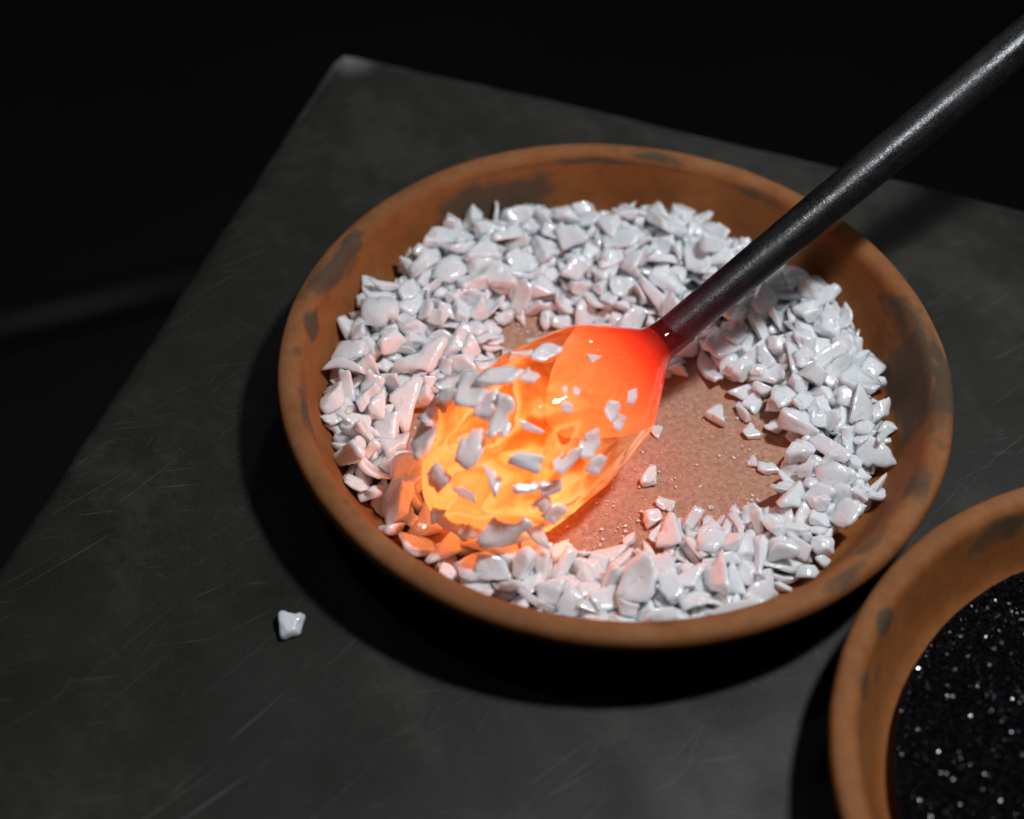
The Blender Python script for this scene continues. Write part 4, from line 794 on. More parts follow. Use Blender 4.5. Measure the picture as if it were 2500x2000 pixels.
 (0,5,0.0643,0.0359,0.5231,0.0824,0.076,0.269,0.877,0.39), (0,7,0.0523,0.7309,-0.2285,0.0719,0.21,-0.605,0.767,0.03), (2,3,0.0364,-0.5581,0.1658,0.1105,0.923,-0.182,-0.194,-0.278), (0,2,0.056,-0.7847,0.0788,0.1036,0.61,0.08,0.004,0.789),
 (1,7,0.0408,0.1771,-0.7273,0.0913,0.152,-0.898,-0.331,-0.247), (4,6,0.0561,-0.3494,0.1051,0.0635,0.157,0.031,-0.972,-0.169), (2,4,0.0212,0.3365,-0.7446,0.1139,0.419,-0.214,0.728,-0.499), (2,1,0.0509,0.6354,-0.4,0.0843,0.592,-0.764,0.222,0.13),
 (1,1,0.067,-0.4773,0.5786,0.098,0.273,-0.203,-0.932,0.124), (4,4,0.0455,-0.4298,0.0787,0.0872,0.191,0.37,0.685,-0.597), (0,7,0.0481,-0.5801,0.1845,0.0811,0.271,-0.087,-0.955,-0.085), (1,3,0.0316,-0.2921,-0.6844,0.0954,0.184,-0.154,0.409,0.88),
 (4,6,0.0486,-0.1665,0.6141,0.0909,0.067,0.072,0.98,0.171), (4,1,0.025,-0.3517,0.3744,0.0571,0.903,-0.354,-0.029,0.241), (0,3,0.038,-0.7034,-0.0096,0.0832,0.064,0.426,0.099,0.897), (3,2,0.037,0.2504,0.5804,0.1322,0.565,0.427,-0.252,-0.659),
 (4,2,0.0579,0.3743,-0.4246,0.0628,0.645,0.023,0.157,-0.748), (1,6,0.0499,0.1314,0.4558,0.0876,0.775,0.056,-0.24,0.582), (0,3,0.0497,-0.1784,0.4281,0.0572,0.697,-0.123,0.026,-0.706), (3,7,0.0516,0.1123,-0.7051,0.0959,0.002,-0.557,-0.809,0.19),
 (2,7,0.0263,-0.6635,-0.3591,0.0679,0.523,-0.422,-0.24,0.701), (1,2,0.0607,0.5944,-0.0814,0.0894,0.98,-0.087,0.04,-0.175), (1,1,0.027,0.7035,-0.1125,0.1332,0.92,0.124,0.368,-0.059), (2,2,0.023,0.5788,0.4102,0.1114,0.362,-0.231,-0.838,-0.336),
 (0,7,0.0291,-0.2774,0.7964,0.1344,0.705,-0.159,0.013,0.691), (2,2,0.0395,0.546,-0.5529,0.0834,0.671,-0.031,-0.164,0.722), (2,7,0.0388,0.0041,-0.6748,0.0904,0.413,0.878,-0.226,-0.084), (0,0,0.0355,0.0806,-0.5812,0.0813,0.018,0.634,0.417,-0.651),
 (2,6,0.0297,0.3618,-0.479,0.0937,0.824,0.118,-0.112,-0.543), (3,4,0.0282,-0.3699,0.6449,0.1602,0.81,-0.372,-0.188,0.412), (2,5,0.0215,-0.4964,0.5996,0.1562,0.168,0.067,0.192,0.965), (3,2,0.0497,0.3478,0.599,0.1373,0.162,-0.125,0.901,-0.383),
 (2,0,0.0334,-0.6575,0.0647,0.0935,0.358,-0.514,0.35,0.697), (1,4,0.0519,0.1757,0.4359,0.1021,0.11,0.709,-0.305,-0.626), (1,3,0.0409,0.1551,-0.5989,0.1011,0.878,-0.425,0.089,0.203), (3,5,0.048,0.0226,0.7619,0.1219,0.486,-0.729,-0.458,0.151),
 (2,7,0.0255,-0.1718,-0.7853,0.0952,0.922,-0.32,0.216,0.038), (2,3,0.0366,-0.4506,0.5488,0.1513,0.845,0.382,0.375,-0.021), (0,4,0.043,-0.7728,-0.1984,0.0899,0.123,0.413,0.151,0.89), (0,3,0.0512,-0.1001,-0.6565,0.0542,0.084,-0.896,-0.435,0.032),
 (1,5,0.0528,0.0639,0.4755,0.0953,0.113,0.368,0.674,0.631), (1,5,0.0544,-0.3429,0.6948,0.1221,0.89,0.296,0.076,-0.338), (2,0,0.0235,0.7643,-0.2176,0.0726,0.276,-0.181,0.909,0.255), (1,4,0.0685,-0.1872,0.6685,0.0946,0.48,-0.864,0.059,0.143),
 (1,4,0.065,-0.5923,0.5489,0.1291,0.812,0.355,-0.231,-0.402), (0,1,0.0402,0.5,0.3528,0.1084,0.26,0.454,-0.833,-0.181), (2,7,0.0204,-0.0772,-0.792,0.1028,0.05,0.576,0.811,0.09), (1,0,0.0511,-0.5101,0.2946,0.0751,0.448,-0.212,0.867,-0.039),
 (4,2,0.0414,0.0093,-0.7897,0.1116,0.654,0.001,-0.062,-0.754), (4,3,0.0518,0.2422,0.4728,0.0675,0.68,-0.149,-0.058,0.716), (3,3,0.0291,0.7265,0.4178,0.0997,0.561,0.094,0.069,0.82), (2,1,0.0476,0.5417,0.0829,0.0734,0.06,0.169,-0.876,-0.448),
 (1,1,0.0387,0.683,0.3824,0.1298,0.151,-0.001,0.137,-0.979), (0,5,0.0519,0.4294,0.551,0.1606,0.184,-0.664,-0.713,-0.131), (1,3,0.0283,-0.6815,-0.2259,0.083,0.146,-0.764,0.614,-0.133), (2,2,0.0525,0.597,-0.2528,0.0772,0.115,-0.429,-0.892,-0.081),
 (0,4,0.0521,0.3749,0.1571,0.0574,0.062,0.947,-0.295,0.112), (0,7,0.0564,0.2641,0.5373,0.0582,0.102,0.959,-0.258,-0.06), (4,4,0.0544,0.4683,0.3577,0.1047,0.222,0.478,-0.85,-0.013), (1,1,0.038,0.4027,0.7035,0.0967,0.856,0.465,0.163,0.158),
 (2,5,0.043,0.6166,0.3877,0.1451,0.071,0.102,-0.964,0.236), (0,6,0.0358,0.5224,0.2728,0.1154,0.517,-0.151,-0.32,-0.779), (4,5,0.0306,-0.5935,0.3855,0.122,0.452,-0.81,-0.361,0.092), (3,2,0.0325,0.5732,-0.537,0.0692,0.089,0.926,-0.365,0.048),
 (4,4,0.0427,0.7799,-0.092,0.0906,0.518,-0.462,0.079,0.716), (3,4,0.0357,-0.7642,-0.0511,0.0846,0.584,0.506,-0.234,-0.59), (0,6,0.0327,-0.4972,0.5198,0.142,0.08,0.805,-0.582,-0.081), (1,2,0.0359,-0.2478,0.8085,0.1114,0.144,-0.113,-0.577,-0.796),
 (1,5,0.0442,0.0607,0.7506,0.1326,0.033,0.444,-0.892,0.084), (0,0,0.0379,0.7572,-0.0409,0.1031,0.283,-0.354,-0.386,0.804), (1,4,0.0241,0.5449,0.3695,0.14,0.8,-0.345,-0.423,0.248), (2,4,0.0382,-0.3784,0.5403,0.114,0.101,-0.97,-0.121,-0.187),
 (3,6,0.03,-0.8217,-0.0094,0.1198,0.095,0.165,-0.974,-0.122), (4,5,0.0387,0.7754,0.0584,0.1423,0.012,0.91,0.318,0.267), (2,3,0.0225,0.7177,-0.3851,0.0865,0.449,-0.414,0.572,0.547), (1,4,0.0374,0.3617,-0.4577,0.0765,0.867,0.368,-0.203,-0.266),
 (1,5,0.0229,0.7762,0.3093,0.0896,0.43,-0.306,0.663,-0.531), (0,5,0.038,-0.466,0.4919,0.1388,0.393,-0.567,-0.723,-0.046), (3,2,0.0445,-0.2821,0.7636,0.1354,0.145,-0.004,-0.496,-0.856), (0,2,0.0523,0.5033,0.1636,0.0631,0.833,-0.11,-0.018,-0.542),
 (0,7,0.0625,-0.2073,-0.6614,0.0745,0.42,0.368,-0.115,0.821), (3,2,0.0278,-0.2083,-0.7775,0.0929,0.639,-0.119,0.196,0.734), (4,1,0.0366,-0.2875,0.6861,0.1268,0.607,-0.443,0.067,-0.656), (4,6,0.0388,0.2456,-0.4825,0.0556,0.01,0.646,-0.757,0.099),
 (4,4,0.0423,-0.6803,0.2416,0.1269,0.892,0.372,0.091,-0.24), (0,7,0.0502,0.5143,0.1915,0.0832,0.002,0.073,-0.997,-0.024), (3,6,0.0476,0.6461,0.08,0.0929,0.404,-0.875,-0.164,-0.211), (4,5,0.0444,0.4173,-0.4811,0.0739,0.133,-0.382,-0.016,-0.914),
 (2,0,0.0521,0.7878,0.196,0.1001,0.561,-0.381,0.013,0.734), (3,0,0.0508,0.1901,0.384,0.0912,0.171,0.096,-0.792,-0.578), (3,2,0.0416,0.3053,0.5545,0.1353,0.095,-0.098,0.309,0.941), (1,4,0.0718,-0.4313,0.0313,0.0707,0.933,0.077,0.041,0.349),
 (4,7,0.0463,-0.481,-0.0496,0.0612,0.881,0.075,0.141,0.445), (3,4,0.0184,0.3122,0.7656,0.1349,0.643,0.247,0.685,-0.239), (1,1,0.0347,-0.2427,0.648,0.1172,0.109,-0.485,-0.197,0.845), (1,2,0.0428,0.5268,0.5113,0.1486,0.814,0.088,-0.245,0.519),
 (3,1,0.0458,0.305,0.3252,0.0775,0.261,-0.381,-0.157,-0.873), (3,3,0.0373,0.1855,-0.6037,0.0753,0.749,-0.456,0.06,0.476), (0,1,0.0443,0.2261,0.5939,0.1167,0.93,0.154,0.066,0.326), (4,3,0.0486,-0.4345,0.2784,0.0659,0.035,-0.206,0.194,0.959),
 (4,1,0.0234,0.0489,-0.8092,0.1129,0.727,-0.526,-0.02,-0.44), (4,1,0.0325,-0.1646,-0.8131,0.0983,0.529,0.781,-0.128,0.306), (4,6,0.0628,0.7653,0.032,0.0706,0.04,-0.002,-0.992,-0.12), (4,6,0.0348,-0.2066,-0.7322,0.0623,0.995,-0.029,-0,0.1),
 (3,6,0.0501,-0.0297,-0.7768,0.0965,0.177,0.753,0.631,-0.062), (1,6,0.0507,-0.0572,-0.6981,0.0586,0.004,-0.527,-0.85,0.014), (1,0,0.0559,0.5869,-0.156,0.0582,0.124,-0.488,-0.864,0.018), (1,7,0.0696,-0.5445,0.5145,0.1166,0.967,0.208,-0.036,-0.145),
 (4,2,0.0495,0.61,-0.4443,0.0741,0.877,0.473,0.085,-0.012), (2,0,0.0366,-0.7412,0.1253,0.0976,0.239,-0.165,-0.326,0.9), (2,6,0.0383,0.6929,0.4537,0.1066,0.887,-0.132,-0.036,0.442), (1,3,0.0376,0.0489,0.4431,0.0885,0.437,0.651,0.224,-0.578),
 (0,4,0.0369,-0.0988,0.4032,0.0517,0.088,-0.516,-0.846,0.101), (1,7,0.0245,-0.6679,0.0153,0.0514,0.135,-0.911,0.373,-0.112), (1,0,0.0385,0.3762,0.3538,0.0682,0.152,-0.243,-0.904,0.317), (4,2,0.0436,0.7494,0.3532,0.1016,0.481,0.753,-0.064,-0.444),
 (0,3,0.0539,0.3498,-0.7472,0.0968,0.531,-0.554,-0.037,0.64), (2,4,0.056,-0.6876,0.331,0.0944,0.195,0.918,-0.075,0.337), (4,3,0.0654,0.5739,0.511,0.1219,0.257,-0.957,-0.13,0.027), (0,3,0.0583,-0.7532,-0.1334,0.0642,0.027,-0.995,-0.001,0.092),
 (0,0,0.0513,0.3938,0.3837,0.0935,0.04,0.614,-0.742,0.267), (2,6,0.0226,0.7425,-0.2833,0.0748,0.001,-0.602,-0.266,-0.753), (0,5,0.0423,-0.4116,0.3439,0.0568,0.016,-0.567,-0.819,-0.087), (0,4,0.0497,0.1981,-0.5281,0.0543,0.848,0.077,-0.021,-0.525),
 (3,4,0.0385,-0.7473,0.2253,0.0911,0.511,0.126,0.501,0.687), (3,6,0.0273,-0.6322,0.2734,0.1103,0.101,-0.896,-0.429,0.06), (2,3,0.0502,-0.5439,0.3687,0.0754,0.571,-0.414,-0.101,-0.702), (0,4,0.0592,0.2178,0.5446,0.0885,0.196,-0.244,0.14,-0.939),
 (0,3,0.0358,-0.1093,0.3913,0.0665,0.05,0.823,-0.565,0.032), (3,1,0.0452,-0.066,0.5533,0.0985,0.613,0.031,-0.352,-0.706), (0,4,0.057,0.3289,0.7439,0.1153,0.602,-0.14,-0.166,-0.768), (0,6,0.0398,0.0376,0.7448,0.1488,0.07,-0.452,0.887,-0.057),
 (0,3,0.0524,-0.8088,-0.0159,0.0846,0.067,-0.634,0.763,0.106), (3,2,0.0338,0.6088,0.038,0.0641,0.633,-0.491,0.567,-0.191), (0,1,0.0428,0.6314,0.1142,0.0895,0.74,0.347,-0.231,0.528), (0,7,0.0479,-0.157,0.5534,0.0825,0.075,0.711,-0.621,-0.321),
 (2,7,0.0309,0.0392,-0.6481,0.0937,0.349,0.907,0.082,-0.223), (4,7,0.0559,0.2407,0.2857,0.0606,0.059,-0.734,0.677,-0.012), (2,6,0.045,0.2915,0.5739,0.0878,0.096,-0.667,-0.166,0.72), (4,5,0.0306,0.1755,0.7762,0.1303,0.668,-0.132,0.21,-0.701),
 (0,2,0.0322,0.6051,-0.3472,0.1048,0.304,0.046,-0.729,0.612), (0,5,0.0458,-0.1106,0.7335,0.1223,0.888,-0.113,0.27,0.353), (0,7,0.0232,-0.2154,0.8109,0.1114,0.254,-0.308,-0.752,0.524), (2,2,0.0349,-0.1117,0.5178,0.1159,0.039,0.32,-0.084,0.943),
 (0,1,0.0591,0.3915,-0.6009,0.0612,0.009,0.096,-0.165,-0.982), (3,4,0.0458,0.5715,-0.3645,0.0696,0.228,0.622,0.485,0.571), (2,6,0.0463,0.131,0.6762,0.1,0.295,0.829,-0.273,0.388), (4,1,0.0463,0.7667,-0.1783,0.0884,0.054,-0.318,-0.9,-0.293),
 (1,5,0.0656,0.3411,-0.6732,0.062,0.08,0.316,-0.942,-0.084), (0,7,0.0596,-0.7989,0.0242,0.075,0.99,0.057,0.037,-0.122), (0,2,0.0577,-0.6943,0.1521,0.0909,0.189,-0.974,0.006,-0.125), (0,3,0.0447,-0.1752,-0.7289,0.0673,0.175,-0.916,-0.227,0.28),
 (0,7,0.0392,-0.4747,0.6669,0.1163,0.233,0.809,0.534,0.084), (0,3,0.0658,-0.0119,0.6359,0.1239,0.177,-0.785,0.593,0.045), (2,1,0.0235,0.0538,-0.7726,0.1114,0.349,-0.192,0.909,0.12), (4,0,0.0482,0.1911,0.3308,0.0822,0.104,-0.977,0.031,0.183),
 (1,4,0.0602,0.1907,0.3852,0.0579,0.146,-0.006,0.215,0.966), (2,7,0.0393,0.4278,0.3412,0.0831,0.033,-0.342,-0.708,0.618), (4,2,0.0478,-0.0849,0.7615,0.1279,0.011,-0.636,-0.765,0.101), (4,7,0.0325,0.0077,0.4971,0.0767,0.609,-0.599,0.502,-0.133),
 (1,3,0.038,0.0989,0.4268,0.0571,0.841,-0.096,0.013,0.533), (0,6,0.0358,-0.5435,0.483,0.1447,0.042,-0.384,-0.922,-0.036), (2,5,0.031,-0.8425,-0.0429,0.1118,0.502,-0.365,-0.784,0.022), (0,5,0.0412,-0.7074,-0.0128,0.0582,0.607,0.022,0.14,0.782),
 (0,4,0.0577,0.4594,-0.5453,0.0576,0.981,0.059,-0.016,-0.184), (1,5,0.0391,-0.7717,-0.1381,0.087,0.625,-0.205,-0.184,0.73), (1,0,0.059,-0.1962,0.5131,0.067,0.045,0.022,0.174,0.983), (4,2,0.0438,-0.1514,-0.7166,0.0826,0.181,0.755,-0.471,-0.419),
 (2,7,0.0323,-0.2176,0.7115,0.0932,0.172,-0.962,-0.162,-0.135), (1,7,0.0377,0.4493,0.4247,0.0992,0.234,-0.644,-0.229,-0.692), (0,4,0.0356,0.5653,-0.0057,0.0743,0.184,0.961,-0.136,-0.154), (0,1,0.0371,0.4244,0.4024,0.1068,0.3,0.093,0.329,0.891),
 (2,0,0.05,0.6353,0.4279,0.111,0.958,0.151,-0.084,-0.229), (2,6,0.0324,0.1507,0.4185,0.0639,0.325,0.926,-0.093,0.168), (1,1,0.0424,0.0574,0.5856,0.134,0.061,0.899,-0.357,0.247), (0,7,0.0465,0.0855,0.274,0.0677,0.103,0.918,0.175,0.341),
 (0,6,0.0383,0.4685,-0.4137,0.0578,0.978,0.058,0.103,0.17), (3,7,0.0432,-0.6009,0.2353,0.0624,0.215,0.093,-0.568,-0.789), (3,1,0.0485,0.1311,0.7281,0.0848,0.262,-0.421,0.805,0.327), (2,7,0.0436,0.1078,0.5209,0.0811,0.831,0.509,0.13,-0.184),
 (0,4,0.0589,0.6784,0.3513,0.1046,0.782,-0.017,-0.001,0.623), (1,5,0.0524,-0.2041,-0.7932,0.0791,0.351,0.93,0.106,-0.025), (2,0,0.0521,-0.1014,0.7005,0.0845,0.062,0.882,0.301,0.358), (1,5,0.0499,-0.1088,-0.8321,0.1025,0.442,0.889,-0.054,0.108),
 (2,6,0.0303,-0.4677,0.1719,0.0627,0.199,0.832,0.452,0.252), (4,3,0.0439,0.4364,0.4614,0.1482,0.693,-0.219,-0.162,0.668), (2,5,0.0279,0.5054,0.0909,0.0652,0.309,0.848,0.108,0.418), (4,3,0.0395,-0.0008,0.4487,0.0777,0.055,0.951,-0.295,0.078),
 (1,0,0.0408,-0.7298,0.0737,0.0641,0.304,-0.89,-0.304,0.153), (4,3,0.0482,-0.5691,0.1248,0.0947,0.201,-0.481,0.803,-0.288), (2,6,0.0409,0.3977,-0.6983,0.0861,0.702,-0.47,0.302,-0.441), (0,2,0.0359,0.5862,-0.0057,0.0879,0.893,-0.441,0.092,0.008),
 (0,1,0.0588,0.4707,-0.5357,0.0993,0.979,-0.068,0.057,0.184), (0,2,0.032,-0.1559,0.7069,0.1073,0.138,-0.273,-0.323,0.896), (3,2,0.036,0.3743,0.213,0.0862,0.6,-0.691,0.394,-0.088), (3,6,0.0454,0.4011,0.4215,0.1266,0.017,-0.386,-0.887,0.253),
 (3,4,0.0372,-0.302,-0.6779,0.0601,0.138,-0.169,0.744,-0.631), (2,6,0.0422,0.5728,0.4455,0.0818,0.841,0.002,-0.517,-0.161), (1,6,0.0533,0.5822,-0.4942,0.0706,0.258,0.897,-0.346,-0.098), (0,0,0.0454,0.6346,0.2755,0.1186,0.951,-0.086,0.04,0.296),
 (1,1,0.0424,-0.0647,-0.7293,0.0652,0.345,-0.863,-0.328,-0.171), (4,5,0.0542,0.1495,0.5429,0.1032,0.413,-0.109,0.096,-0.899), (0,2,0.0314,0.4638,0.4538,0.1373,0.872,-0.086,-0.189,-0.444), (1,6,0.0392,-0.2929,0.6473,0.1201,0.253,-0.888,0.338,-0.183),
 (0,4,0.0416,0.1795,0.4849,0.096,0.387,0.29,-0.182,0.857), (2,5,0.0509,0.4967,0.3108,0.0772,0.4,0.493,-0.139,0.76), (4,5,0.0342,0.5172,-0.5346,0.1087,0.996,-0.056,-0.001,0.062), (2,6,0.0556,-0.6275,0.3051,0.0759,0.71,-0.278,-0.094,0.64),
 (0,6,0.0472,0.1107,-0.7347,0.0665,0.283,-0.169,0.174,0.928), (0,2,0.0396,0.5464,0.282,0.0667,0.021,0.292,0.074,0.953), (0,6,0.039,0.6866,0.2536,0.1245,0.26,0.654,0.708,-0.062), (0,0,0.0431,0.2417,-0.72,0.0796,0.914,0.092,-0.305,-0.25),
 (3,2,0.0426,-0.7208,0.3697,0.1219,0.417,-0.822,-0.388,0.017), (0,5,0.0537,0.065,-0.7481,0.0948,0.866,0.158,0.143,-0.452), (3,2,0.0374,0.4465,-0.5048,0.0691,0.595,-0.318,0.332,-0.66), (1,5,0.0294,-0.1672,-0.7603,0.0706,0.187,-0.106,-0.207,-0.954),
 (2,2,0.0231,-0.7724,0.2829,0.0801,0.112,0.985,0.131,0.018), (0,5,0.0424,0.7506,-0.0731,0.095,0.117,-0.677,-0.173,-0.706), (1,6,0.0251,-0.3319,0.526,0.1241,0.724,-0.448,-0.284,-0.442), (0,5,0.0282,-0.3862,0.3905,0.0543,0.022,-0.733,-0.679,-0.045),
 (2,4,0.0363,0.1592,-0.7804,0.0874,0.637,0.63,-0.202,0.397), (1,5,0.046,-0.2614,0.7008,0.0831,0.341,-0.064,-0.934,-0.084), (3,0,0.035,-0.1265,0.6527,0.0707,0.372,0.317,0.606,-0.628), (3,1,0.0383,0.0609,-0.8268,0.0976,0.092,-0.084,-0.651,-0.749),
 (1,5,0.0618,0.6169,0.2976,0.0854,0.007,-0.081,0.995,-0.059), (3,2,0.0439,-0.0722,-0.747,0.0856,0.847,-0.488,-0.017,0.209), (1,7,0.0712,-0.6669,0.2228,0.0789,0.075,-0.087,0.982,-0.151), (4,5,0.0358,0.3487,0.748,0.0896,0.268,0.127,0.05,-0.954),
 (0,4,0.0219,-0.5424,0.4708,0.0518,0.851,0.067,0.03,-0.521), (4,1,0.065,0.3754,0.5552,0.1257,0.667,-0.235,0.041,0.706), (4,1,0.0251,0.3676,0.7208,0.0996,0.929,0.162,-0.178,-0.282), (0,1,0.0355,0.6166,0.308,0.1347,0.176,-0.931,-0.313,-0.064),
 (0,1,0.0351,0.3102,-0.7807,0.106,0.905,-0.116,-0.398,0.092), (3,6,0.0469,0.4139,0.4636,0.1026,0.784,0.24,-0.335,0.464), (1,6,0.0489,0.1682,-0.7094,0.0573,0.014,0.589,-0.808,-0.011), (2,2,0.0225,-0.7052,0.3458,0.1212,0.765,0.604,-0.037,0.221),
 (0,4,0.0527,-0.063,0.589,0.0586,0.878,-0.019,0.098,-0.469), (4,4,0.0425,-0.6639,0.4698,0.0841,0.45,-0.722,-0.46,0.255), (1,2,0.0522,-0.6152,0.159,0.0707,0.608,-0.511,0.256,-0.551), (4,0,0.0465,0.1327,-0.8034,0.0936,0.191,-0.116,-0.243,0.944),
 (0,1,0.0525,0.4507,0.2514,0.0736,0.746,-0.035,0.01,0.665), (0,4,0.0281,-0.629,0.5438,0.081,0.409,-0.867,-0.275,0.069), (1,3,0.0272,0.308,-0.573,0.0986,0.436,0.846,0.223,-0.213), (2,6,0.0344,0.6659,0.4567,0.1418,0.741,-0.434,0.26,-0.442),
 (4,4,0.0352,-0.5708,0.5991,0.1166,0.758,0.262,-0.194,-0.565), (1,7,0.0684,0.0632,0.682,0.1239,0.898,0.096,0.14,0.406), (1,4,0.0424,-0.0909,0.6284,0.0968,0.044,-0.677,-0.653,0.336), (2,4,0.0329,-0.5705,0.1268,0.0598,0.049,-0.846,-0.531,-0.002),
 (3,7,0.0286,0.4827,0.2307,0.087,0.176,-0.12,0.225,-0.951), (0,5,0.0357,-0.0087,0.7155,0.1263,0.531,-0.748,0.319,-0.24), (1,7,0.0418,-0.0187,0.6146,0.1001,0.376,0.102,0.055,0.919), (2,0,0.0314,0.5711,-0.4282,0.0618,0.096,-0.36,0.899,-0.232),
 (4,1,0.0433,-0.3145,0.5075,0.1064,0.847,-0.397,0.341,0.095), (4,4,0.0487,-0.5939,0.1072,0.1161,0.951,-0.244,-0.176,0.074), (4,6,0.0346,-0.1313,0.5025,0.0572,0.157,0.18,-0.949,-0.206), (0,4,0.0431,0.3287,0.5851,0.1051,0.291,0.291,0.197,0.89),
 (4,5,0.052,0.1415,0.7967,0.1317,0.059,-0.992,0.086,0.065), (3,3,0.0363,0.578,0.0383,0.0824,0.074,-0.868,0.379,0.311), (0,4,0.0449,0.6121,0.3823,0.1139,0.066,0.175,-0.936,0.299), (2,2,0.0185,-0.5517,0.45,0.1126,0.086,-0.516,-0.826,-0.211),
 (0,3,0.0467,0.628,0.2783,0.0574,0.699,-0.03,-0.147,0.7), (0,1,0.0574,0.711,0.3836,0.0814,0.154,-0.843,0.515,0.032), (4,5,0.052,-0.6971,-0.1553,0.0604,0.464,-0.046,0.15,-0.872), (1,5,0.0449,-0.1765,0.7931,0.077,0.993,0.058,0.101,0.024),
 (0,4,0.0251,-0.5136,0.123,0.0502,0.185,-0.015,0.059,0.981), (1,2,0.0453,0.4243,0.5286,0.0685,0.686,-0.434,0.416,-0.41), (0,3,0.0548,0.5586,0.402,0.0547,0.086,-0.704,-0.702,0.066), (0,5,0.0407,-0.655,0.2068,0.057,0.011,-0.692,-0.718,-0.079),
 (0,0,0.0556,0.0377,0.5604,0.0604,0.523,0.057,-0.093,0.845), (1,6,0.0243,-0.3821,0.687,0.0599,0.098,-0.311,-0.932,-0.158), (3,6,0.05,-0.0769,-0.7959,0.0801,0.29,-0.074,0.071,0.951), (0,1,0.0299,0.5022,0.395,0.0579,0.066,-0.234,-0.097,-0.965),
 (2,5,0.0415,0.5521,0.5379,0.0729,0.005,0.533,0.818,0.217), (0,5,0.0391,-0.6645,0.3809,0.0714,0.654,-0.527,-0.358,0.407), (4,1,0.0657,-0.5722,0.5115,0.0727,0.079,0.995,0.033,-0.047), (0,6,0.063,0.6551,0.0049,0.0661,0.482,0.1,0.034,-0.87),
 (0,1,0.062,0.2825,0.6536,0.0677,0.086,-0.296,-0.944,0.114), (0,0,0.0345,0.1559,0.6323,0.0535,0.372,0.083,-0.051,-0.923), (4,0,0.0281,0.5444,-0.4764,0.0569,0.09,0.081,0.225,0.967), (2,4,0.0493,0.6932,0.234,0.071,0.771,0.044,0.05,-0.634),
 (0,0,0.0454,-0.2672,0.0509,0.0573,0.084,-0.871,-0.484,-0.01), (4,2,0.0592,-0.2534,0.7361,0.07,0.93,0.081,0.193,-0.303), (0,5,0.0652,0.6839,-0.1716,0.0642,0.111,0.97,0.19,0.106), (1,1,0.0377,0.0868,-0.7842,0.0686,0.16,-0.169,0.089,0.969),
 (4,3,0.0475,-0.2749,-0.0708,0.0706,0.012,0.947,-0.321,0.008), (1,6,0.0322,0.4448,0.3916,0.0579,0.188,-0.485,-0.814,-0.259), (0,4,0.0587,-0.4768,0.2325,0.0555,0.543,0.014,0.068,0.837), (1,5,0.0413,0.6745,0.4253,0.0674,0.063,-0.645,0.76,0.056),
 (0,2,0.041,0.0398,0.6513,0.0591,0.845,-0.061,0.085,-0.525), (2,3,0.0406,-0.3604,0.6404,0.0903,0.168,-0.981,0.093,0.03), (1,2,0.0455,0.0561,0.767,0.0675,0.997,-0.005,-0.062,0.047), (0,0,0.026,-0.212,0.7521,0.0762,0.914,0.243,0.11,0.304),
 (3,3,0.0405,0.5793,0.2437,0.0833,0.185,0.44,-0.878,0.026), (4,2,0.0543,0.3637,0.4966,0.0587,0.035,0.968,-0.248,0.01), (0,0,0.0255,-0.4233,0.4045,0.0533,0.086,-0.219,-0.97,0.054), (2,3,0.0454,-0.3095,0.7005,0.0775,0.004,-0.112,-0.993,-0.021),
 (1,4,0.0521,-0.0468,0.7327,0.0597,0.223,-0.971,0.031,0.084), (0,7,0.0452,0.2017,-0.7745,0.0713,0.191,0.383,0.902,-0.059), (3,4,0.0335,0.0761,0.6732,0.0604,0.718,-0.642,0.08,-0.259), (2,5,0.0428,0.0743,-0.624,0.0715,0.52,-0.42,-0.712,-0.215),
 (0,1,0.0235,-0.6551,0.4159,0.0594,0.801,0.199,0.089,-0.558), (3,5,0.0202,0.4297,-0.4041,0.0519,0.268,0.282,-0.604,-0.696), (2,5,0.0308,0.2478,0.3673,0.0638,0.3,-0.739,-0.461,0.388), (1,3,0.0226,-0.7812,-0.0744,0.0705,0.25,-0.799,-0.175,-0.519),
 (4,3,0.0426,0.6228,0.3452,0.0653,0.219,-0.974,0.037,-0.031), (2,7,0.017,-0.603,0.3404,0.0555,0.09,-0.097,-0.987,-0.09), (3,1,0.0249,-0.3939,-0.6822,0.067,0.479,-0.231,0.01,-0.847), (0,7,0.0342,0.1165,0.6818,0.054,0.098,0.916,-0.385,-0.063),
 (0,5,0.0421,0.0318,0.7284,0.0668,0.93,0.301,0.066,0.2), (2,2,0.0239,0.2196,0.6841,0.0587,0.292,0.56,-0.501,-0.592), (2,0,0.0341,0.3606,-0.5613,0.0633,0.105,0.224,0.969,-0.011), (4,2,0.0467,0.1678,0.7083,0.0619,0.893,0.029,-0.056,0.446),
 (0,0,0.0423,0.4618,0.5225,0.0648,0.911,0.137,0.263,0.287), (0,1,0.0625,0.3879,0.2808,0.0603,0.023,-0.979,0.2,0.036), (0,4,0.0446,-0.2586,0.5736,0.0544,0.996,0.025,0.044,0.07), (3,4,0.0272,0.6474,0.201,0.0545,0.438,0.66,0.413,0.449),
 (0,2,0.0429,0.4058,0.6471,0.0646,0.293,-0.006,0.122,-0.948), (4,7,0.0592,0.6834,0.1353,0.0652,0.795,-0,-0.057,0.604), (0,4,0.0456,-0.7398,0.1593,0.0581,0.128,-0.992,-0.001,-0.005), (2,4,0.047,-0.5977,0.4278,0.0702,0.99,-0.012,0.087,-0.107),
 (0,4,0.0302,0.7763,0.0624,0.0608,0.216,-0.872,0.429,-0.096), (2,3,0.0306,0.6722,0.3172,0.0718,0.593,-0.794,-0.125,-0.04), (3,4,0.0345,-0.4321,0.2236,0.0684,0.681,0.431,-0.424,-0.413), (1,6,0.0501,0.617,0.4217,0.0589,0.035,0.927,0.372,0.024),
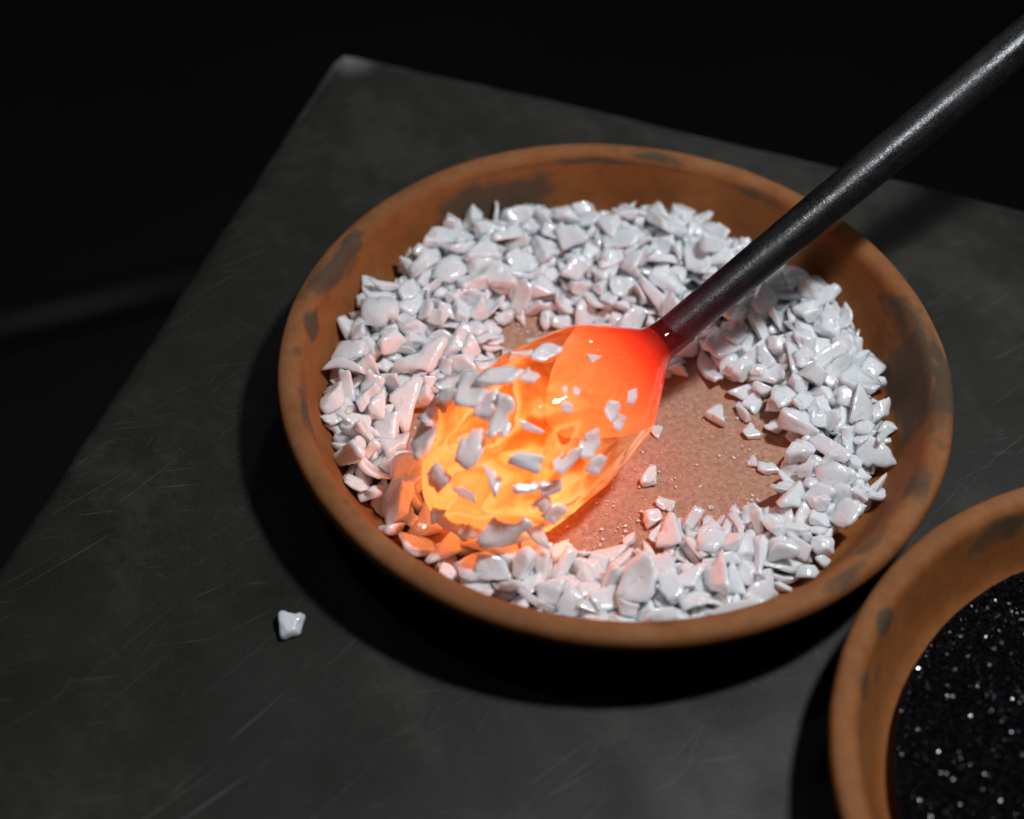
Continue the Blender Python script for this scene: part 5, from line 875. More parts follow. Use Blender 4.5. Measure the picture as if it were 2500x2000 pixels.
 (0,5,0.0344,-0.7336,0.3865,0.086,0.384,0.04,-0.864,-0.322), (1,2,0.0513,-0.3766,0.7204,0.089,0.047,-0.216,-0.975,-0.029), (2,0,0.0302,0.7369,0.1882,0.0717,0.494,0.769,-0.319,0.249), (4,1,0.0433,0.3746,0.5831,0.0604,0.031,0.021,-0.23,0.972),
 (0,6,0.0575,0.6337,0.2158,0.0812,0.195,-0.678,0.686,-0.177), (4,1,0.0418,0.7144,0.2071,0.0985,0.97,0.028,0.013,0.242), (0,7,0.0352,0.2576,-0.743,0.0636,0.018,-0.033,-0.239,-0.97), (2,6,0.0314,0.0163,-0.7371,0.0999,0.139,-0.065,0.955,-0.254),
 (3,0,0.0329,-0.473,0.621,0.0661,0.708,0.657,-0.127,-0.225), (0,4,0.0402,0.464,0.3452,0.0575,0.067,0.309,0.948,-0.033), (4,7,0.0205,-0.7154,0.2442,0.097,0.002,0.663,-0.679,0.314), (4,0,0.0403,0.4024,0.4519,0.0552,0.611,-0.048,0.092,-0.785),
 (4,3,0.0457,0.584,0.4963,0.0677,0.081,-0.012,0.213,-0.974), (0,6,0.0628,0.2759,-0.6642,0.0724,0.052,-0.62,0.771,-0.136), (2,5,0.0234,0.477,0.5678,0.0653,0.241,-0.692,-0.277,-0.622), (0,3,0.0457,-0.0144,0.7704,0.06,0.156,-0.936,0.315,-0.002),
 (0,4,0.0485,-0.6123,0.3852,0.0675,0.93,-0.325,0.083,-0.153), (3,6,0.0503,0.5701,0.1918,0.0584,0.016,-0.799,-0.602,-0.003), (2,5,0.0433,-0.4703,-0.1233,0.067,0.739,-0.07,0.103,-0.662), (1,2,0.0347,0.6313,-0.2022,0.0566,0.023,0.023,0.988,0.148),
 (0,7,0.0582,-0.1479,0.5672,0.0586,0.85,0.126,-0.014,0.512), (1,4,0.0425,-0.6534,0.1071,0.061,0.494,0.056,-0.097,-0.862), (4,5,0.0237,-0.6144,0.4827,0.0622,0.085,-0.986,0.038,0.135), (4,2,0.0354,-0.7647,0.1099,0.0636,0.768,-0.18,0.069,-0.611),
 (1,7,0.042,-0.6828,0.2694,0.1023,0.093,0.186,-0.903,0.375), (0,5,0.0501,-0.3813,0.6783,0.1125,0.254,0.092,0.62,0.737), (2,3,0.0461,0.2936,0.3861,0.0771,0.251,-0.744,0.33,0.524), (0,5,0.0536,-0.7291,-0.0441,0.0752,0.129,-0.669,0.732,0.004),
 (0,2,0.0358,-0.3228,0.5534,0.057,0.018,-0.853,-0.521,0.013), (2,4,0.0349,0.1196,0.5639,0.0617,0.135,0.049,0.044,-0.989), (4,1,0.0353,-0.0002,0.7011,0.0612,0.214,0.737,-0.618,-0.17), (0,1,0.0599,0.6935,0.1182,0.0976,0.02,0.502,0.864,0.008),
 (3,3,0.0379,0.738,0.3233,0.0765,0.601,0.014,-0.241,0.762), (2,5,0.0292,0.4071,0.3789,0.0618,0.894,0.246,-0.206,-0.313), (1,0,0.0471,0.4682,0.4339,0.0632,0.373,0.078,0.156,0.911), (0,3,0.0569,0.2986,-0.5599,0.0621,0.16,-0.147,0.958,-0.187),
 (2,7,0.0431,0.1755,0.5298,0.0681,0.928,-0.077,0.124,-0.344), (3,6,0.0291,0.4533,0.5046,0.0961,0.529,-0.056,-0.716,-0.453), (0,5,0.0557,0.0117,-0.7989,0.0865,0.041,-0.198,0.007,0.979), (0,6,0.0472,-0.4893,0.5648,0.0634,0.037,-0.152,-0.985,-0.077),
 (2,2,0.0214,-0.2002,0.6856,0.0575,0.168,0.294,-0.799,-0.496), (4,2,0.0341,-0.6112,0.2632,0.0549,0.025,-0.276,0.956,-0.095), (3,1,0.0398,0.2234,0.7197,0.0719,0.647,-0.65,-0.049,-0.395), (2,1,0.0403,-0.3632,-0.6127,0.0697,0.536,0.051,0.053,0.841),
 (0,2,0.0281,0.7063,0.0526,0.0611,0.336,0.238,0.206,-0.888), (2,6,0.0198,0.2734,0.6147,0.0572,0.479,0.149,-0.767,-0.399), (4,7,0.056,-0.0527,0.6367,0.0671,0.443,-0.056,-0.13,-0.885), (1,2,0.0253,0.3252,-0.631,0.0648,0.417,-0.308,-0.305,0.799),
 (0,0,0.0502,-0.2893,0.6165,0.0565,0.974,-0.065,0.073,0.205), (1,5,0.051,0.0021,0.7604,0.0864,0.069,0.878,0.453,0.137), (0,7,0.03,0.3128,-0.7488,0.0745,0.132,-0.171,0.969,-0.122), (2,5,0.0312,0.4483,0.5693,0.067,0.797,-0.138,-0.576,-0.121),
 (4,0,0.0612,0.3039,-0.5078,0.0597,0.969,-0.106,-0.007,0.222), (2,0,0.0255,-0.3631,0.6617,0.0611,0.068,0.048,0.192,-0.978), (3,1,0.0342,-0.5197,0.6043,0.0853,0.169,0.727,-0.61,-0.267), (1,3,0.025,0.4522,-0.6232,0.0675,0.295,0.864,-0.407,-0.023),
 (1,4,0.0527,0.067,0.6021,0.0813,0.312,0.313,0.491,0.751), (3,4,0.021,0.5098,-0.5547,0.0745,0.59,-0.225,0.206,0.747), (1,5,0.0527,0.4488,0.61,0.0725,0.911,-0.409,0.029,0.042), (0,3,0.0575,0.0685,0.7722,0.0961,0.084,0.149,-0.982,-0.077),
 (1,1,0.0455,0.0609,0.6973,0.0721,0.847,-0.429,0.161,0.268), (4,7,0.0389,0.1786,0.6971,0.0809,0.629,0.309,0.249,-0.668), (0,2,0.0373,0.6609,0.2358,0.1104,0.421,-0.034,0.186,0.887), (0,6,0.0402,0.2099,-0.6301,0.0578,0.031,-0.605,0.795,-0.003),
 (2,6,0.0453,-0.1735,0.7346,0.0741,0.781,-0.2,0.53,-0.261), (0,3,0.0346,0.519,0.5858,0.0636,0.881,-0.001,0.012,-0.473), (0,6,0.046,0.2259,0.6004,0.0652,0.771,0.189,0.155,0.588), (1,0,0.023,0.523,0.6265,0.0731,0.078,-0.273,-0.954,-0.097),
 (3,4,0.037,0.691,0.1976,0.1158,0.071,-0.154,-0.793,0.585), (0,0,0.0362,0.1436,0.767,0.0903,0.234,-0.567,-0.724,-0.316), (1,6,0.0237,0.1332,0.4502,0.0499,0.003,-0.526,0.849,0.049), (0,5,0.055,0.1584,0.478,0.0628,0.964,0.115,0.127,-0.202),
 (2,7,0.0397,0.5427,0.3504,0.0751,0.937,0.118,0.038,0.325), (3,2,0.0384,-0.6735,-0.2409,0.0596,0.001,0.158,0.987,-0.013), (0,2,0.0388,0.5143,0.2497,0.0599,0.965,-0.192,-0.021,-0.178), (0,4,0.0444,0.6586,-0.1129,0.0598,0.929,-0.16,0.041,0.332),
 (4,3,0.0404,0.1951,-0.7184,0.076,0.252,-0.121,0.157,0.947), (3,5,0.0317,-0.2634,-0.6903,0.0611,0.456,0.442,-0.52,-0.572), (3,6,0.0306,-0.3807,0.0268,0.0532,0.015,-0.259,-0.965,0.032), (1,4,0.0511,-0.4761,0.3917,0.0563,0.162,-0.983,-0.028,0.087),
 (3,4,0.0475,0.0353,-0.737,0.0625,0.306,-0.372,0.668,-0.567), (1,0,0.0272,-0.4252,0.5333,0.0564,0.905,0.161,-0.079,-0.385), (0,7,0.0221,-0.3456,0.7002,0.0682,0.557,-0.37,0.575,-0.472), (4,6,0.0247,-0.1128,0.7371,0.0565,0.019,0.038,-0.999,0.015),
 (1,5,0.0268,-0.1294,-0.7284,0.0606,0.085,-0.699,0.56,-0.437), (4,4,0.0487,0.4397,0.5506,0.0953,0.574,-0.075,-0.034,-0.814), (3,0,0.0199,0.2438,-0.608,0.0577,0.568,-0.752,0.259,0.212), (1,7,0.0548,-0.021,0.6764,0.0973,0.508,-0.02,0.099,0.856),
 (3,3,0.0295,0.7037,0.3252,0.0902,0.769,-0.042,-0.004,-0.637), (1,0,0.0351,0.7339,0.0586,0.1033,0.208,-0,-0.972,0.106), (2,7,0.0249,-0.6652,0.1633,0.0596,0.111,0.841,-0.525,0.074), (4,2,0.041,0.7471,-0.0273,0.0647,0.905,0.214,0.186,-0.316),
 (3,1,0.0346,0.7548,0.0072,0.0991,0.58,-0.188,-0.558,0.563), (0,4,0.0447,0.0485,0.8065,0.0935,0.043,-0.972,0.168,0.156), (0,6,0.0402,0.4919,0.5672,0.1052,0.078,0.777,0.607,0.145), (0,5,0.0386,0.0204,0.6378,0.0814,0.046,0.325,-0.943,-0.059),
 (3,5,0.0436,0.1549,-0.6363,0.0622,0.201,0.521,0.783,0.273), (2,1,0.0253,-0.0009,0.8223,0.0841,0.022,0.975,-0.108,-0.194), (4,5,0.0365,0.7582,0.0827,0.12,0.776,0.101,0.104,-0.614), (4,2,0.0517,0.3287,0.6051,0.066,0.402,0.206,-0.226,0.863),
 (2,2,0.0259,0.6698,0.1661,0.1102,0.684,0.588,-0.35,-0.253), (4,3,0.0368,-0.0048,-0.7234,0.0746,0.107,0.437,-0.864,-0.224), (1,2,0.0503,-0.3683,0.5854,0.0709,0.171,-0.443,-0.592,0.652), (0,1,0.0318,-0.6641,0.0587,0.0579,0.263,0.063,0.166,-0.948),
 (1,1,0.0278,-0.3238,0.6575,0.0686,0.847,0.437,0.195,0.23), (0,1,0.0459,0.6565,0.3349,0.1229,0.959,0.257,0.053,0.107), (2,5,0.0341,-0.6068,0.0944,0.0687,0.807,-0.524,0.097,-0.254), (3,3,0.047,-0.5573,0.5892,0.0802,0.81,0.016,0.015,0.586),
 (4,0,0.061,-0.2978,0.5588,0.0816,0.767,0.022,-0.081,0.636), (2,4,0.0351,0.5887,0.2312,0.1126,0.152,0.04,-0.143,-0.977), (3,1,0.0473,-0.4461,0.4916,0.0988,0.389,0.85,0.35,0.058), (0,0,0.0386,-0.4049,0.6262,0.0753,0.831,0.005,-0.341,0.439),
 (1,1,0.0376,-0.3978,0.4461,0.053,0.186,-0.86,-0.475,-0.025), (1,6,0.0691,0.3694,0.5065,0.1008,0.977,-0.094,0.184,-0.053), (4,2,0.0474,-0.4502,0.6008,0.1115,0.159,0.909,-0.375,-0.092), (3,6,0.0343,0.1753,0.5847,0.0588,0.163,-0.021,-0.114,0.98),
 (2,6,0.0395,0.5379,0.588,0.0865,0.884,-0.208,0.132,0.396), (2,7,0.0259,-0.0143,0.5963,0.0617,0.83,0.416,0.285,0.241), (2,7,0.0312,-0.3843,0.52,0.0659,0.62,-0.134,-0.435,-0.638), (1,0,0.0456,-0.2165,0.5881,0.0635,0.014,0.898,-0.422,0.125),
 (4,1,0.0649,0.119,0.6091,0.0827,0.96,-0.24,0.131,-0.053), (0,2,0.0247,0.7406,0.0686,0.072,0.08,-0.219,-0.877,-0.421), (1,7,0.0524,0.5036,0.4212,0.0925,0.907,0.117,0.174,0.365), (3,0,0.0342,0.0505,0.4554,0.0568,0.695,0.693,-0.184,-0.055),
 (4,2,0.0235,-0.2872,0.5489,0.0631,0.983,0.031,-0.09,0.158), (4,1,0.0558,0.3888,-0.503,0.0657,0.128,-0.142,-0.982,0.002), (1,4,0.0524,-0.5195,0.652,0.1007,0.819,0.416,0.376,-0.122), (0,5,0.054,0.0653,-0.6785,0.0708,0.913,-0.174,0.144,-0.339),
 (4,2,0.053,0.4638,0.6046,0.118,0.822,0.13,0.053,-0.551), (0,0,0.028,0.117,0.7605,0.0569,0.503,0.062,0.05,-0.86), (2,5,0.0309,0.7663,-0.1493,0.069,0.102,0.974,-0.12,0.163), (3,5,0.0198,-0.1019,0.4906,0.0547,0.794,-0.519,-0.08,0.306),
 (4,1,0.0369,-0.2215,0.7944,0.092,0.054,-0.09,0.994,0.008), (0,6,0.0201,-0.6232,0.1974,0.1108,0.129,0.705,0.67,0.196), (3,0,0.0276,0.7479,-0.0539,0.0668,0.609,-0.715,0.286,0.19), (3,1,0.0308,0.3357,0.7073,0.0695,0.13,0.636,-0.622,-0.438),
 (2,4,0.0419,-0.4191,0.5741,0.0746,0.038,0.498,0.81,0.307), (2,7,0.0304,0.6704,-0.2644,0.0655,0.326,0.118,0.937,-0.026), (2,5,0.0293,-0.0379,0.5482,0.072,0.325,0.319,0.649,0.609), (1,2,0.044,-0.121,0.7603,0.0746,0.188,0.932,0.289,-0.113),
 (1,4,0.0434,0.4958,0.5377,0.0753,0.026,0.168,-0.985,0.036), (3,7,0.0274,0.2022,-0.6723,0.0721,0.209,0.1,-0.932,0.278), (4,2,0.0355,0.1777,0.5793,0.0804,0.979,-0.152,-0.112,0.074), (0,5,0.0259,0.0757,0.347,0.0523,0.007,-0.489,-0.865,-0.112),
 (2,1,0.0193,-0.429,0.5086,0.0673,0.131,-0.602,-0.578,0.536), (3,1,0.0307,-0.1165,0.6119,0.0807,0.66,-0.669,0.278,-0.198), (0,5,0.0467,0.271,0.7423,0.0702,0.041,-0.3,-0.923,-0.237), (0,1,0.0433,0.6844,-0.3546,0.0755,0.652,-0.045,-0.345,0.674),
 (3,3,0.0188,-0.3859,0.4874,0.0506,0.968,-0.05,0.006,-0.245), (0,7,0.0392,0.3456,0.3851,0.104,0.235,-0.299,-0.321,-0.867), (0,1,0.0421,0.2401,0.6372,0.0917,0.138,-0.648,-0.745,-0.073), (1,1,0.0602,0.6171,0.3616,0.0998,0.784,0.056,-0.044,-0.616),
 (0,1,0.0411,-0.1749,0.6594,0.0563,0.007,-0.824,-0.564,0.055), (3,3,0.019,0.6253,0.0746,0.0559,0.526,0.141,0.158,-0.823), (0,1,0.0497,0.1254,0.2192,0.0557,0.305,0.036,0.129,0.943), (4,4,0.054,0.1968,0.6756,0.0926,0.779,0.458,0.2,-0.379),
 (3,2,0.037,-0.7339,0.1264,0.062,0.242,-0.087,-0.675,0.692), (0,2,0.0262,0.2788,-0.5428,0.0766,0.004,0.968,0.177,0.177), (4,7,0.0347,0.3381,0.4589,0.1245,0.252,0.446,-0.835,0.202), (4,7,0.0475,0.7704,0.1349,0.07,0.05,0.123,0.033,-0.991),
 (3,4,0.0375,0.6789,0.1072,0.1164,0.189,0.226,0.646,0.704), (4,0,0.0464,0.0748,0.7965,0.1153,0.036,-0.057,-0.015,-0.998), (2,5,0.0306,-0.1344,-0.7904,0.0791,0.057,0.118,-0.047,-0.99), (2,1,0.0212,0.3621,0.6842,0.0639,0.498,0.029,0.721,0.481),
 (1,2,0.0237,0.7405,0.2482,0.0658,0.486,-0.002,-0.745,0.458), (4,4,0.0447,-0.2752,0.6612,0.0798,0.536,-0.808,0.164,0.184), (0,4,0.0258,-0.569,0.2259,0.0542,0.76,-0.172,-0.078,0.622), (4,6,0.0394,-0.3565,0.5196,0.0955,0.85,-0.16,-0.063,-0.498),
 (4,4,0.0365,-0.5899,0.3984,0.1018,0.172,-0.67,-0.702,0.168), (3,5,0.0199,-0.2236,0.6717,0.0717,0.723,0.521,0.161,0.424), (0,2,0.0402,0.1653,0.6334,0.0895,0.062,0.567,0.774,-0.275), (0,7,0.0359,-0.5873,0.337,0.0847,0.735,0.351,-0.479,0.327),
 (3,6,0.0496,0.4584,0.5274,0.1376,0.735,0.001,-0.495,-0.464), (1,6,0.0411,0.0856,-0.6454,0.0987,0.893,0.424,0.141,-0.049), (4,4,0.0442,0.4749,0.6587,0.0769,0.01,0.074,0.11,-0.991), (2,1,0.0233,-0.4242,0.6147,0.0883,0.489,-0.123,0.614,-0.607),
 (3,7,0.0382,0.201,0.6287,0.0999,0.424,0.707,0.475,0.306), (0,2,0.0633,-0.3549,-0.0931,0.0648,0.907,-0.095,0.038,-0.407), (1,1,0.0467,0.3636,0.4244,0.1051,0.334,0.091,-0.938,-0.006), (1,0,0.0523,0.5038,0.4917,0.0641,0.186,0.277,-0.943,-0.012),
 (0,7,0.0372,-0.2284,0.6319,0.0655,0.021,0.35,0.872,-0.341), (4,5,0.0642,-0.5013,0.5104,0.0738,0.839,0.018,0.062,-0.54), (2,5,0.0558,-0.5167,-0.3326,0.0718,0.055,0.581,0.806,0.099), (2,5,0.0403,0.6494,0.4681,0.0829,0.55,0.646,-0.313,-0.427),
 (3,1,0.0275,-0.0693,0.6666,0.0936,0.757,-0.075,0.321,0.564), (4,2,0.0371,0.2403,0.6072,0.0992,0.041,-0.348,-0.923,-0.161), (2,6,0.0367,-0.2753,0.6296,0.0933,0.263,-0.155,0.835,0.458), (1,4,0.0231,-0.5809,0.1878,0.051,0.103,-0.129,0.975,-0.147),
 (0,5,0.0475,0.4814,0.6512,0.1058,0.047,0.183,-0.98,-0.059), (3,1,0.025,0.0646,0.641,0.0793,0.459,-0.126,-0.809,0.344), (4,7,0.0361,-0.4142,-0.0225,0.0554,0.06,-0.785,0.617,-0.007), (2,7,0.029,0.2789,0.4302,0.066,0.776,0.617,0.007,0.13),
 (1,7,0.0521,-0.0584,0.779,0.0948,0.841,0.25,0.282,0.387), (3,5,0.0383,0.4515,0.4697,0.0856,0.663,-0.619,-0.41,-0.103), (1,3,0.0468,0.1496,0.8161,0.0966,0.759,0.143,-0.281,0.57), (2,5,0.0232,-0.5131,0.3325,0.0961,0.018,-0.208,-0.144,-0.967),
 (2,3,0.0178,0.2858,0.3772,0.1108,0.122,0.148,0.066,-0.979), (4,4,0.0581,-0.4443,0.6583,0.095,0.124,0.369,-0.915,-0.107), (4,0,0.0424,0.4204,0.5701,0.1136,0.261,-0.475,0.773,-0.33), (1,5,0.0424,0.202,0.8041,0.1005,0.221,0.004,-0.94,-0.26),
 (3,2,0.0352,0.4616,0.6278,0.0861,0.32,0.947,0.03,-0.019), (4,6,0.0216,-0.4244,0.5716,0.1097,0.314,-0.348,-0.882,0.049), (4,4,0.0208,0.7618,0.3031,0.0859,0.399,-0.797,-0.328,0.314), (1,6,0.038,-0.2045,-0.6224,0.0531,0.016,0.853,-0.519,-0.041),
 (3,3,0.0261,-0.6026,0.4853,0.108,0.605,0.568,-0.364,-0.423), (3,7,0.0329,0.5727,0.3155,0.0639,0.805,0.524,0.259,-0.104), (2,4,0.0308,0.5717,0.2789,0.1111,0.724,0.01,-0.153,-0.673), (4,4,0.0285,0.619,-0.0322,0.0995,0.27,-0.002,-0.249,-0.93),
 (2,0,0.0348,-0.8067,-0.0966,0.0901,0.453,0.855,-0.251,0.011), (0,7,0.0394,0.4198,0.5734,0.1431,0.868,0.025,0.092,0.488), (4,3,0.036,0.1775,0.7362,0.1188,0.035,-0.439,0.748,-0.496), (3,0,0.0238,0.2513,0.576,0.0848,0.628,0.701,0.284,-0.181),
 (2,7,0.0214,-0.1244,0.692,0.1108,0.584,0.138,-0.501,-0.624), (1,3,0.0513,0.2997,0.7051,0.088,0.181,0.089,0.962,0.182), (0,6,0.0436,-0.2636,0.4929,0.0639,0.305,-0.232,0.067,0.921), (3,0,0.0379,-0.0332,0.6955,0.1215,0.254,0.19,0.406,0.857),
 (0,0,0.0612,-0.4539,0.4325,0.0797,0.049,-0.58,0.771,-0.256), (2,5,0.0456,0.7311,0.1556,0.1167,0.238,-0.423,-0.074,-0.871), (1,3,0.0259,-0.1324,-0.7611,0.0693,0.469,0.48,-0.572,0.471), (0,7,0.0311,0.0942,0.4823,0.0938,0.263,0.298,0.9,0.178),
 (2,5,0.037,0.6366,0.1505,0.1011,0.451,-0.561,0.441,0.536), (3,4,0.0331,0.4897,0.5736,0.1312,0.412,-0.473,0.681,-0.377), (3,3,0.0468,0.317,0.6591,0.1131,0.902,0.175,-0.116,0.378), (4,1,0.0288,-0.83,-0.1128,0.1147,0.968,-0.226,-0.014,0.105),
 (0,1,0.0218,0.6039,0.0778,0.0698,0.28,-0.878,0.063,0.383), (3,7,0.0231,-0.6013,0.5091,0.102,0.608,0.583,-0.539,0.021), (0,5,0.0461,-0.8058,0.1498,0.0946,0.698,-0.068,0.342,0.626), (3,4,0.0204,0.8116,-0.1335,0.0759,0.444,-0.754,-0.444,0.194),
 (2,2,0.0379,-0.7225,0.2722,0.0689,0.262,0.023,-0.927,-0.269), (1,0,0.0237,-0.7712,0.1675,0.0799,0.021,0.398,0.401,0.825), (3,5,0.0187,-0.4068,-0.6172,0.0556,0.545,-0.573,0.481,-0.379), (0,1,0.0209,0.7302,0.1103,0.1135,0.938,0.215,0.271,-0.002),
 (4,5,0.041,-0.414,0.6574,0.1077,0.35,0.076,-0.07,0.931), (3,7,0.0207,0.746,-0.0994,0.1053,0.028,0.901,-0.243,-0.357), (0,3,0.0374,-0.1511,0.6541,0.0944,0.401,-0.888,-0.2,0.105), (2,7,0.036,0.3445,0.6556,0.0813,0.236,-0.587,0.112,0.766),
 (2,6,0.025,-0.4647,-0.2835,0.0594,0.046,0.54,0.567,0.62), (2,3,0.0541,0.3153,0.452,0.0882,0.651,-0.426,-0.166,-0.606), (3,6,0.0377,0.2021,-0.6441,0.0848,0.102,-0.096,0.099,-0.985), (1,5,0.0338,0.3526,0.7012,0.0933,0.246,-0.86,0.431,-0.118),
 (2,0,0.0328,0.5826,0.0161,0.1047,0.899,-0.379,0.193,-0.104), (3,6,0.0432,0.2565,0.3625,0.1091,0.904,-0.094,0.155,-0.388), (0,4,0.0623,0.2463,0.7512,0.0973,0.917,-0.021,-0.113,-0.382), (0,1,0.0355,0.1143,0.7473,0.1246,0.099,-0.198,-0.968,0.118),
 (3,2,0.0431,-0.3562,0.4997,0.0735,0.45,-0.743,-0.361,0.339), (2,6,0.0318,-0.6416,-0.0259,0.0647,0.138,-0.06,-0.953,-0.263), (2,6,0.034,0.2751,-0.5052,0.0924,0.642,-0.038,0.092,-0.76), (2,3,0.0223,0.1952,0.4328,0.0679,0.355,-0.582,0.731,0.027),
 (4,2,0.0326,0.6797,0.3014,0.1214,0.404,0.66,0.526,0.353), (3,4,0.0254,-0.7799,0.2262,0.0724,0.939,0.018,0.161,0.303), (1,5,0.0464,0.2569,0.6772,0.1119,0.05,0.096,-0.994,-0.006), (2,2,0.0434,0.4657,0.6122,0.1526,0.305,0.818,0.421,0.247),
 (2,5,0.0293,0.6841,-0.4073,0.0744,0.914,-0.048,-0.261,0.308), (0,5,0.0556,0.7248,0.2643,0.1052,0.741,-0.132,-0.144,-0.643), (3,1,0.0501,0.1497,0.3044,0.0647,0.726,0.028,0.011,0.687), (3,4,0.0399,0.5588,-0.0249,0.069,0.085,-0.213,-0.821,-0.523),
 (3,1,0.0276,0.1123,0.2982,0.0563,0.042,-0.38,-0.912,0.15), (3,1,0.0272,-0.6047,0.5774,0.099,0.036,0.926,0.322,0.196), (2,1,0.0382,0.4908,0.5116,0.1219,0.55,0.448,0.703,0.055), (1,3,0.0603,0.0258,0.2344,0.0622,0.114,-0.71,0.692,0.062),
 (1,2,0.0453,0.2757,0.5975,0.1244,0.54,0.669,0.306,0.41), (0,3,0.045,-0.7875,0.1076,0.0789,0.619,-0.069,-0.028,-0.782), (2,6,0.023,0.6424,-0.3011,0.0599,0.027,-0.401,0.497,0.769), (1,2,0.0332,0.5994,-0.3561,0.0563,0.086,0.712,-0.69,-0.1),
 (1,5,0.0351,0.2151,0.7729,0.0703,0.23,0.127,0.331,-0.907), (4,1,0.0647,-0.3367,-0.0043,0.0667,0.977,-0.05,0.089,-0.19), (2,7,0.042,0.3882,0.4846,0.1478,0.424,0.402,-0.488,0.648), (0,7,0.0314,0.5767,0.0491,0.0647,0.256,-0.922,-0.074,0.279),
 (0,5,0.0353,-0.4267,-0.1118,0.055,0.961,0.104,0.033,-0.254), (2,2,0.0513,-0.0193,0.0322,0.0679,0.518,0.679,-0.299,-0.426), (0,2,0.0217,0.3859,0.6403,0.1062,0.026,-0.137,0.419,0.897), (0,2,0.0202,-0.5499,0.1617,0.0581,0.64,-0.212,-0.279,0.684),
 (3,0,0.0287,0.2809,0.7931,0.0976,0.793,0.528,-0.24,0.184), (0,0,0.0455,-0.2889,0.4667,0.0842,0.95,-0.207,-0.163,-0.169), (3,4,0.0201,0.5995,0.1269,0.0952,0.314,-0.18,0.347,-0.866), (4,4,0.0349,0.2278,0.3313,0.0939,0.358,-0.675,-0.597,0.242),
 (1,3,0.0337,-0.7289,0.4122,0.1015,0.179,0.756,0.501,-0.381), (3,1,0.038,0.5547,-0.0428,0.0867,0.047,-0.095,-0.949,-0.298), (1,1,0.0283,-0.4286,0.5106,0.1244,0.591,-0.09,0.062,0.799), (2,7,0.0328,-0.4357,0.7163,0.114,0.285,-0.175,0.777,0.533),
 (0,4,0.0351,0.6547,-0.2316,0.0582,0.337,-0.93,-0.1,-0.103), (0,2,0.0225,-0.5572,0.613,0.1029,0.092,0.046,0.994,-0.047), (2,6,0.0199,0.5982,-0.0347,0.0769,0.304,0.523,-0.339,0.72), (1,5,0.0273,0.3905,0.435,0.0795,0.232,-0.16,0.72,0.635),
 (4,5,0.0294,0.6261,-0.2833,0.0962,0.311,-0.946,-0.037,0.087), (3,5,0.0161,-0.7729,0.2436,0.079,0.126,0.607,0.76,-0.193), (0,7,0.0463,-0.5604,0.2901,0.0687,0.365,-0.077,-0.407,0.834), (4,7,0.0474,0.3165,0.6299,0.1342,0.02,-0.25,0.139,-0.958),
 (3,5,0.0272,0.2498,0.3777,0.0871,0.543,0.394,-0.46,-0.582), (3,4,0.0161,0.482,0.2293,0.0505,0.628,-0.777,0.048,-0.01), (4,4,0.045,0.3348,0.4348,0.153,0.038,-0.199,0.946,-0.254), (0,6,0.0345,0.5061,0.5538,0.1572,0.983,-0.047,-0.11,0.141),
 (4,6,0.0394,0.7047,-0.073,0.0571,0.017,-0.491,0.849,-0.196), (2,2,0.0308,0.6463,-0.307,0.0996,0.331,0.53,0.436,0.648), (3,5,0.0286,-0.4002,-0.2105,0.0543,0.975,-0.046,0.01,-0.218), (3,2,0.0194,0.1145,0.774,0.0982,0.28,-0.302,-0.452,0.791),
 (0,1,0.0472,-0.5306,0.1877,0.0557,0.819,0.118,-0.061,-0.558), (2,3,0.0294,0.2589,0.7085,0.1305,0.109,-0.616,0.772,-0.112), (3,7,0.019,0.1601,0.3562,0.0527,0.731,0.477,-0.137,-0.468), (3,0,0.0207,0.3922,0.67,0.0896,0.335,-0.809,-0.228,0.426),
 (3,4,0.016,0.3608,-0.758,0.0859,0.51,-0.113,-0.39,-0.758), (3,5,0.0256,0.3413,-0.7147,0.0735,0.858,-0.295,-0.221,0.357), (2,7,0.0232,-0.7447,-0.1885,0.0777,0.492,0.668,-0.42,-0.369), (3,1,0.0451,-0.446,-0.0515,0.0883,0.02,0.263,0.954,-0.145),
 (4,6,0.0371,0.3185,-0.537,0.0902,0.054,0.315,-0.932,0.171), (0,1,0.0341,0.2711,-0.8132,0.117,0.432,-0.037,-0.568,-0.7), (1,5,0.0226,-0.8301,0.1248,0.0886,0.233,-0.637,-0.727,0.107), (2,6,0.0268,0.636,0.1836,0.1087,0.42,0.241,-0.721,-0.496),
 (1,2,0.0395,0.5161,0.4632,0.1445,0.553,0.823,0.111,0.071), (2,4,0.0196,-0.7632,-0.2246,0.0699,0.298,0.069,0.325,0.895), (2,7,0.0187,-0.505,0.6512,0.1257,0.166,-0.89,0.298,0.302), (0,6,0.0212,0.3446,0.2312,0.0521,0.412,0.074,-0.02,-0.908),
 (2,6,0.0355,0.4026,-0.7324,0.1121,0.43,0.284,0.794,-0.322), (3,7,0.0338,0.3615,-0.7772,0.1226,0.056,-0.392,0.695,-0.6), (2,4,0.0307,0.1612,-0.6704,0.0992,0.544,-0.335,-0.163,0.752), (0,7,0.0438,0.3889,0.6069,0.0961,0.197,-0.055,0.056,0.977),
 (4,1,0.0266,-0.7493,0.3631,0.0989,0.914,0.306,0.252,-0.091), (1,1,0.036,-0.4,0.315,0.064,0.9,0.1,0.2,0.3), (2,3,0.036,-0.375,0.285,0.064,0.7,0.3,0.1,0.6), (0,5,0.036,-0.345,0.345,0.064,0.95,0.1,-0.1,0.2),
 (1,2,0.036,-0.29,0.365,0.064,0.8,0.2,0,-0.5), (2,4,0.036,-0.2,0.352,0.064,0.5,0.3,0.2,0.7), (0,6,0.036,-0.15,0.335,0.064,0.98,0.08,0.1,0.1), (0,0,0.036,-0.36,0.25,0.064,0.9,-0.1,0.1,0.4),
]
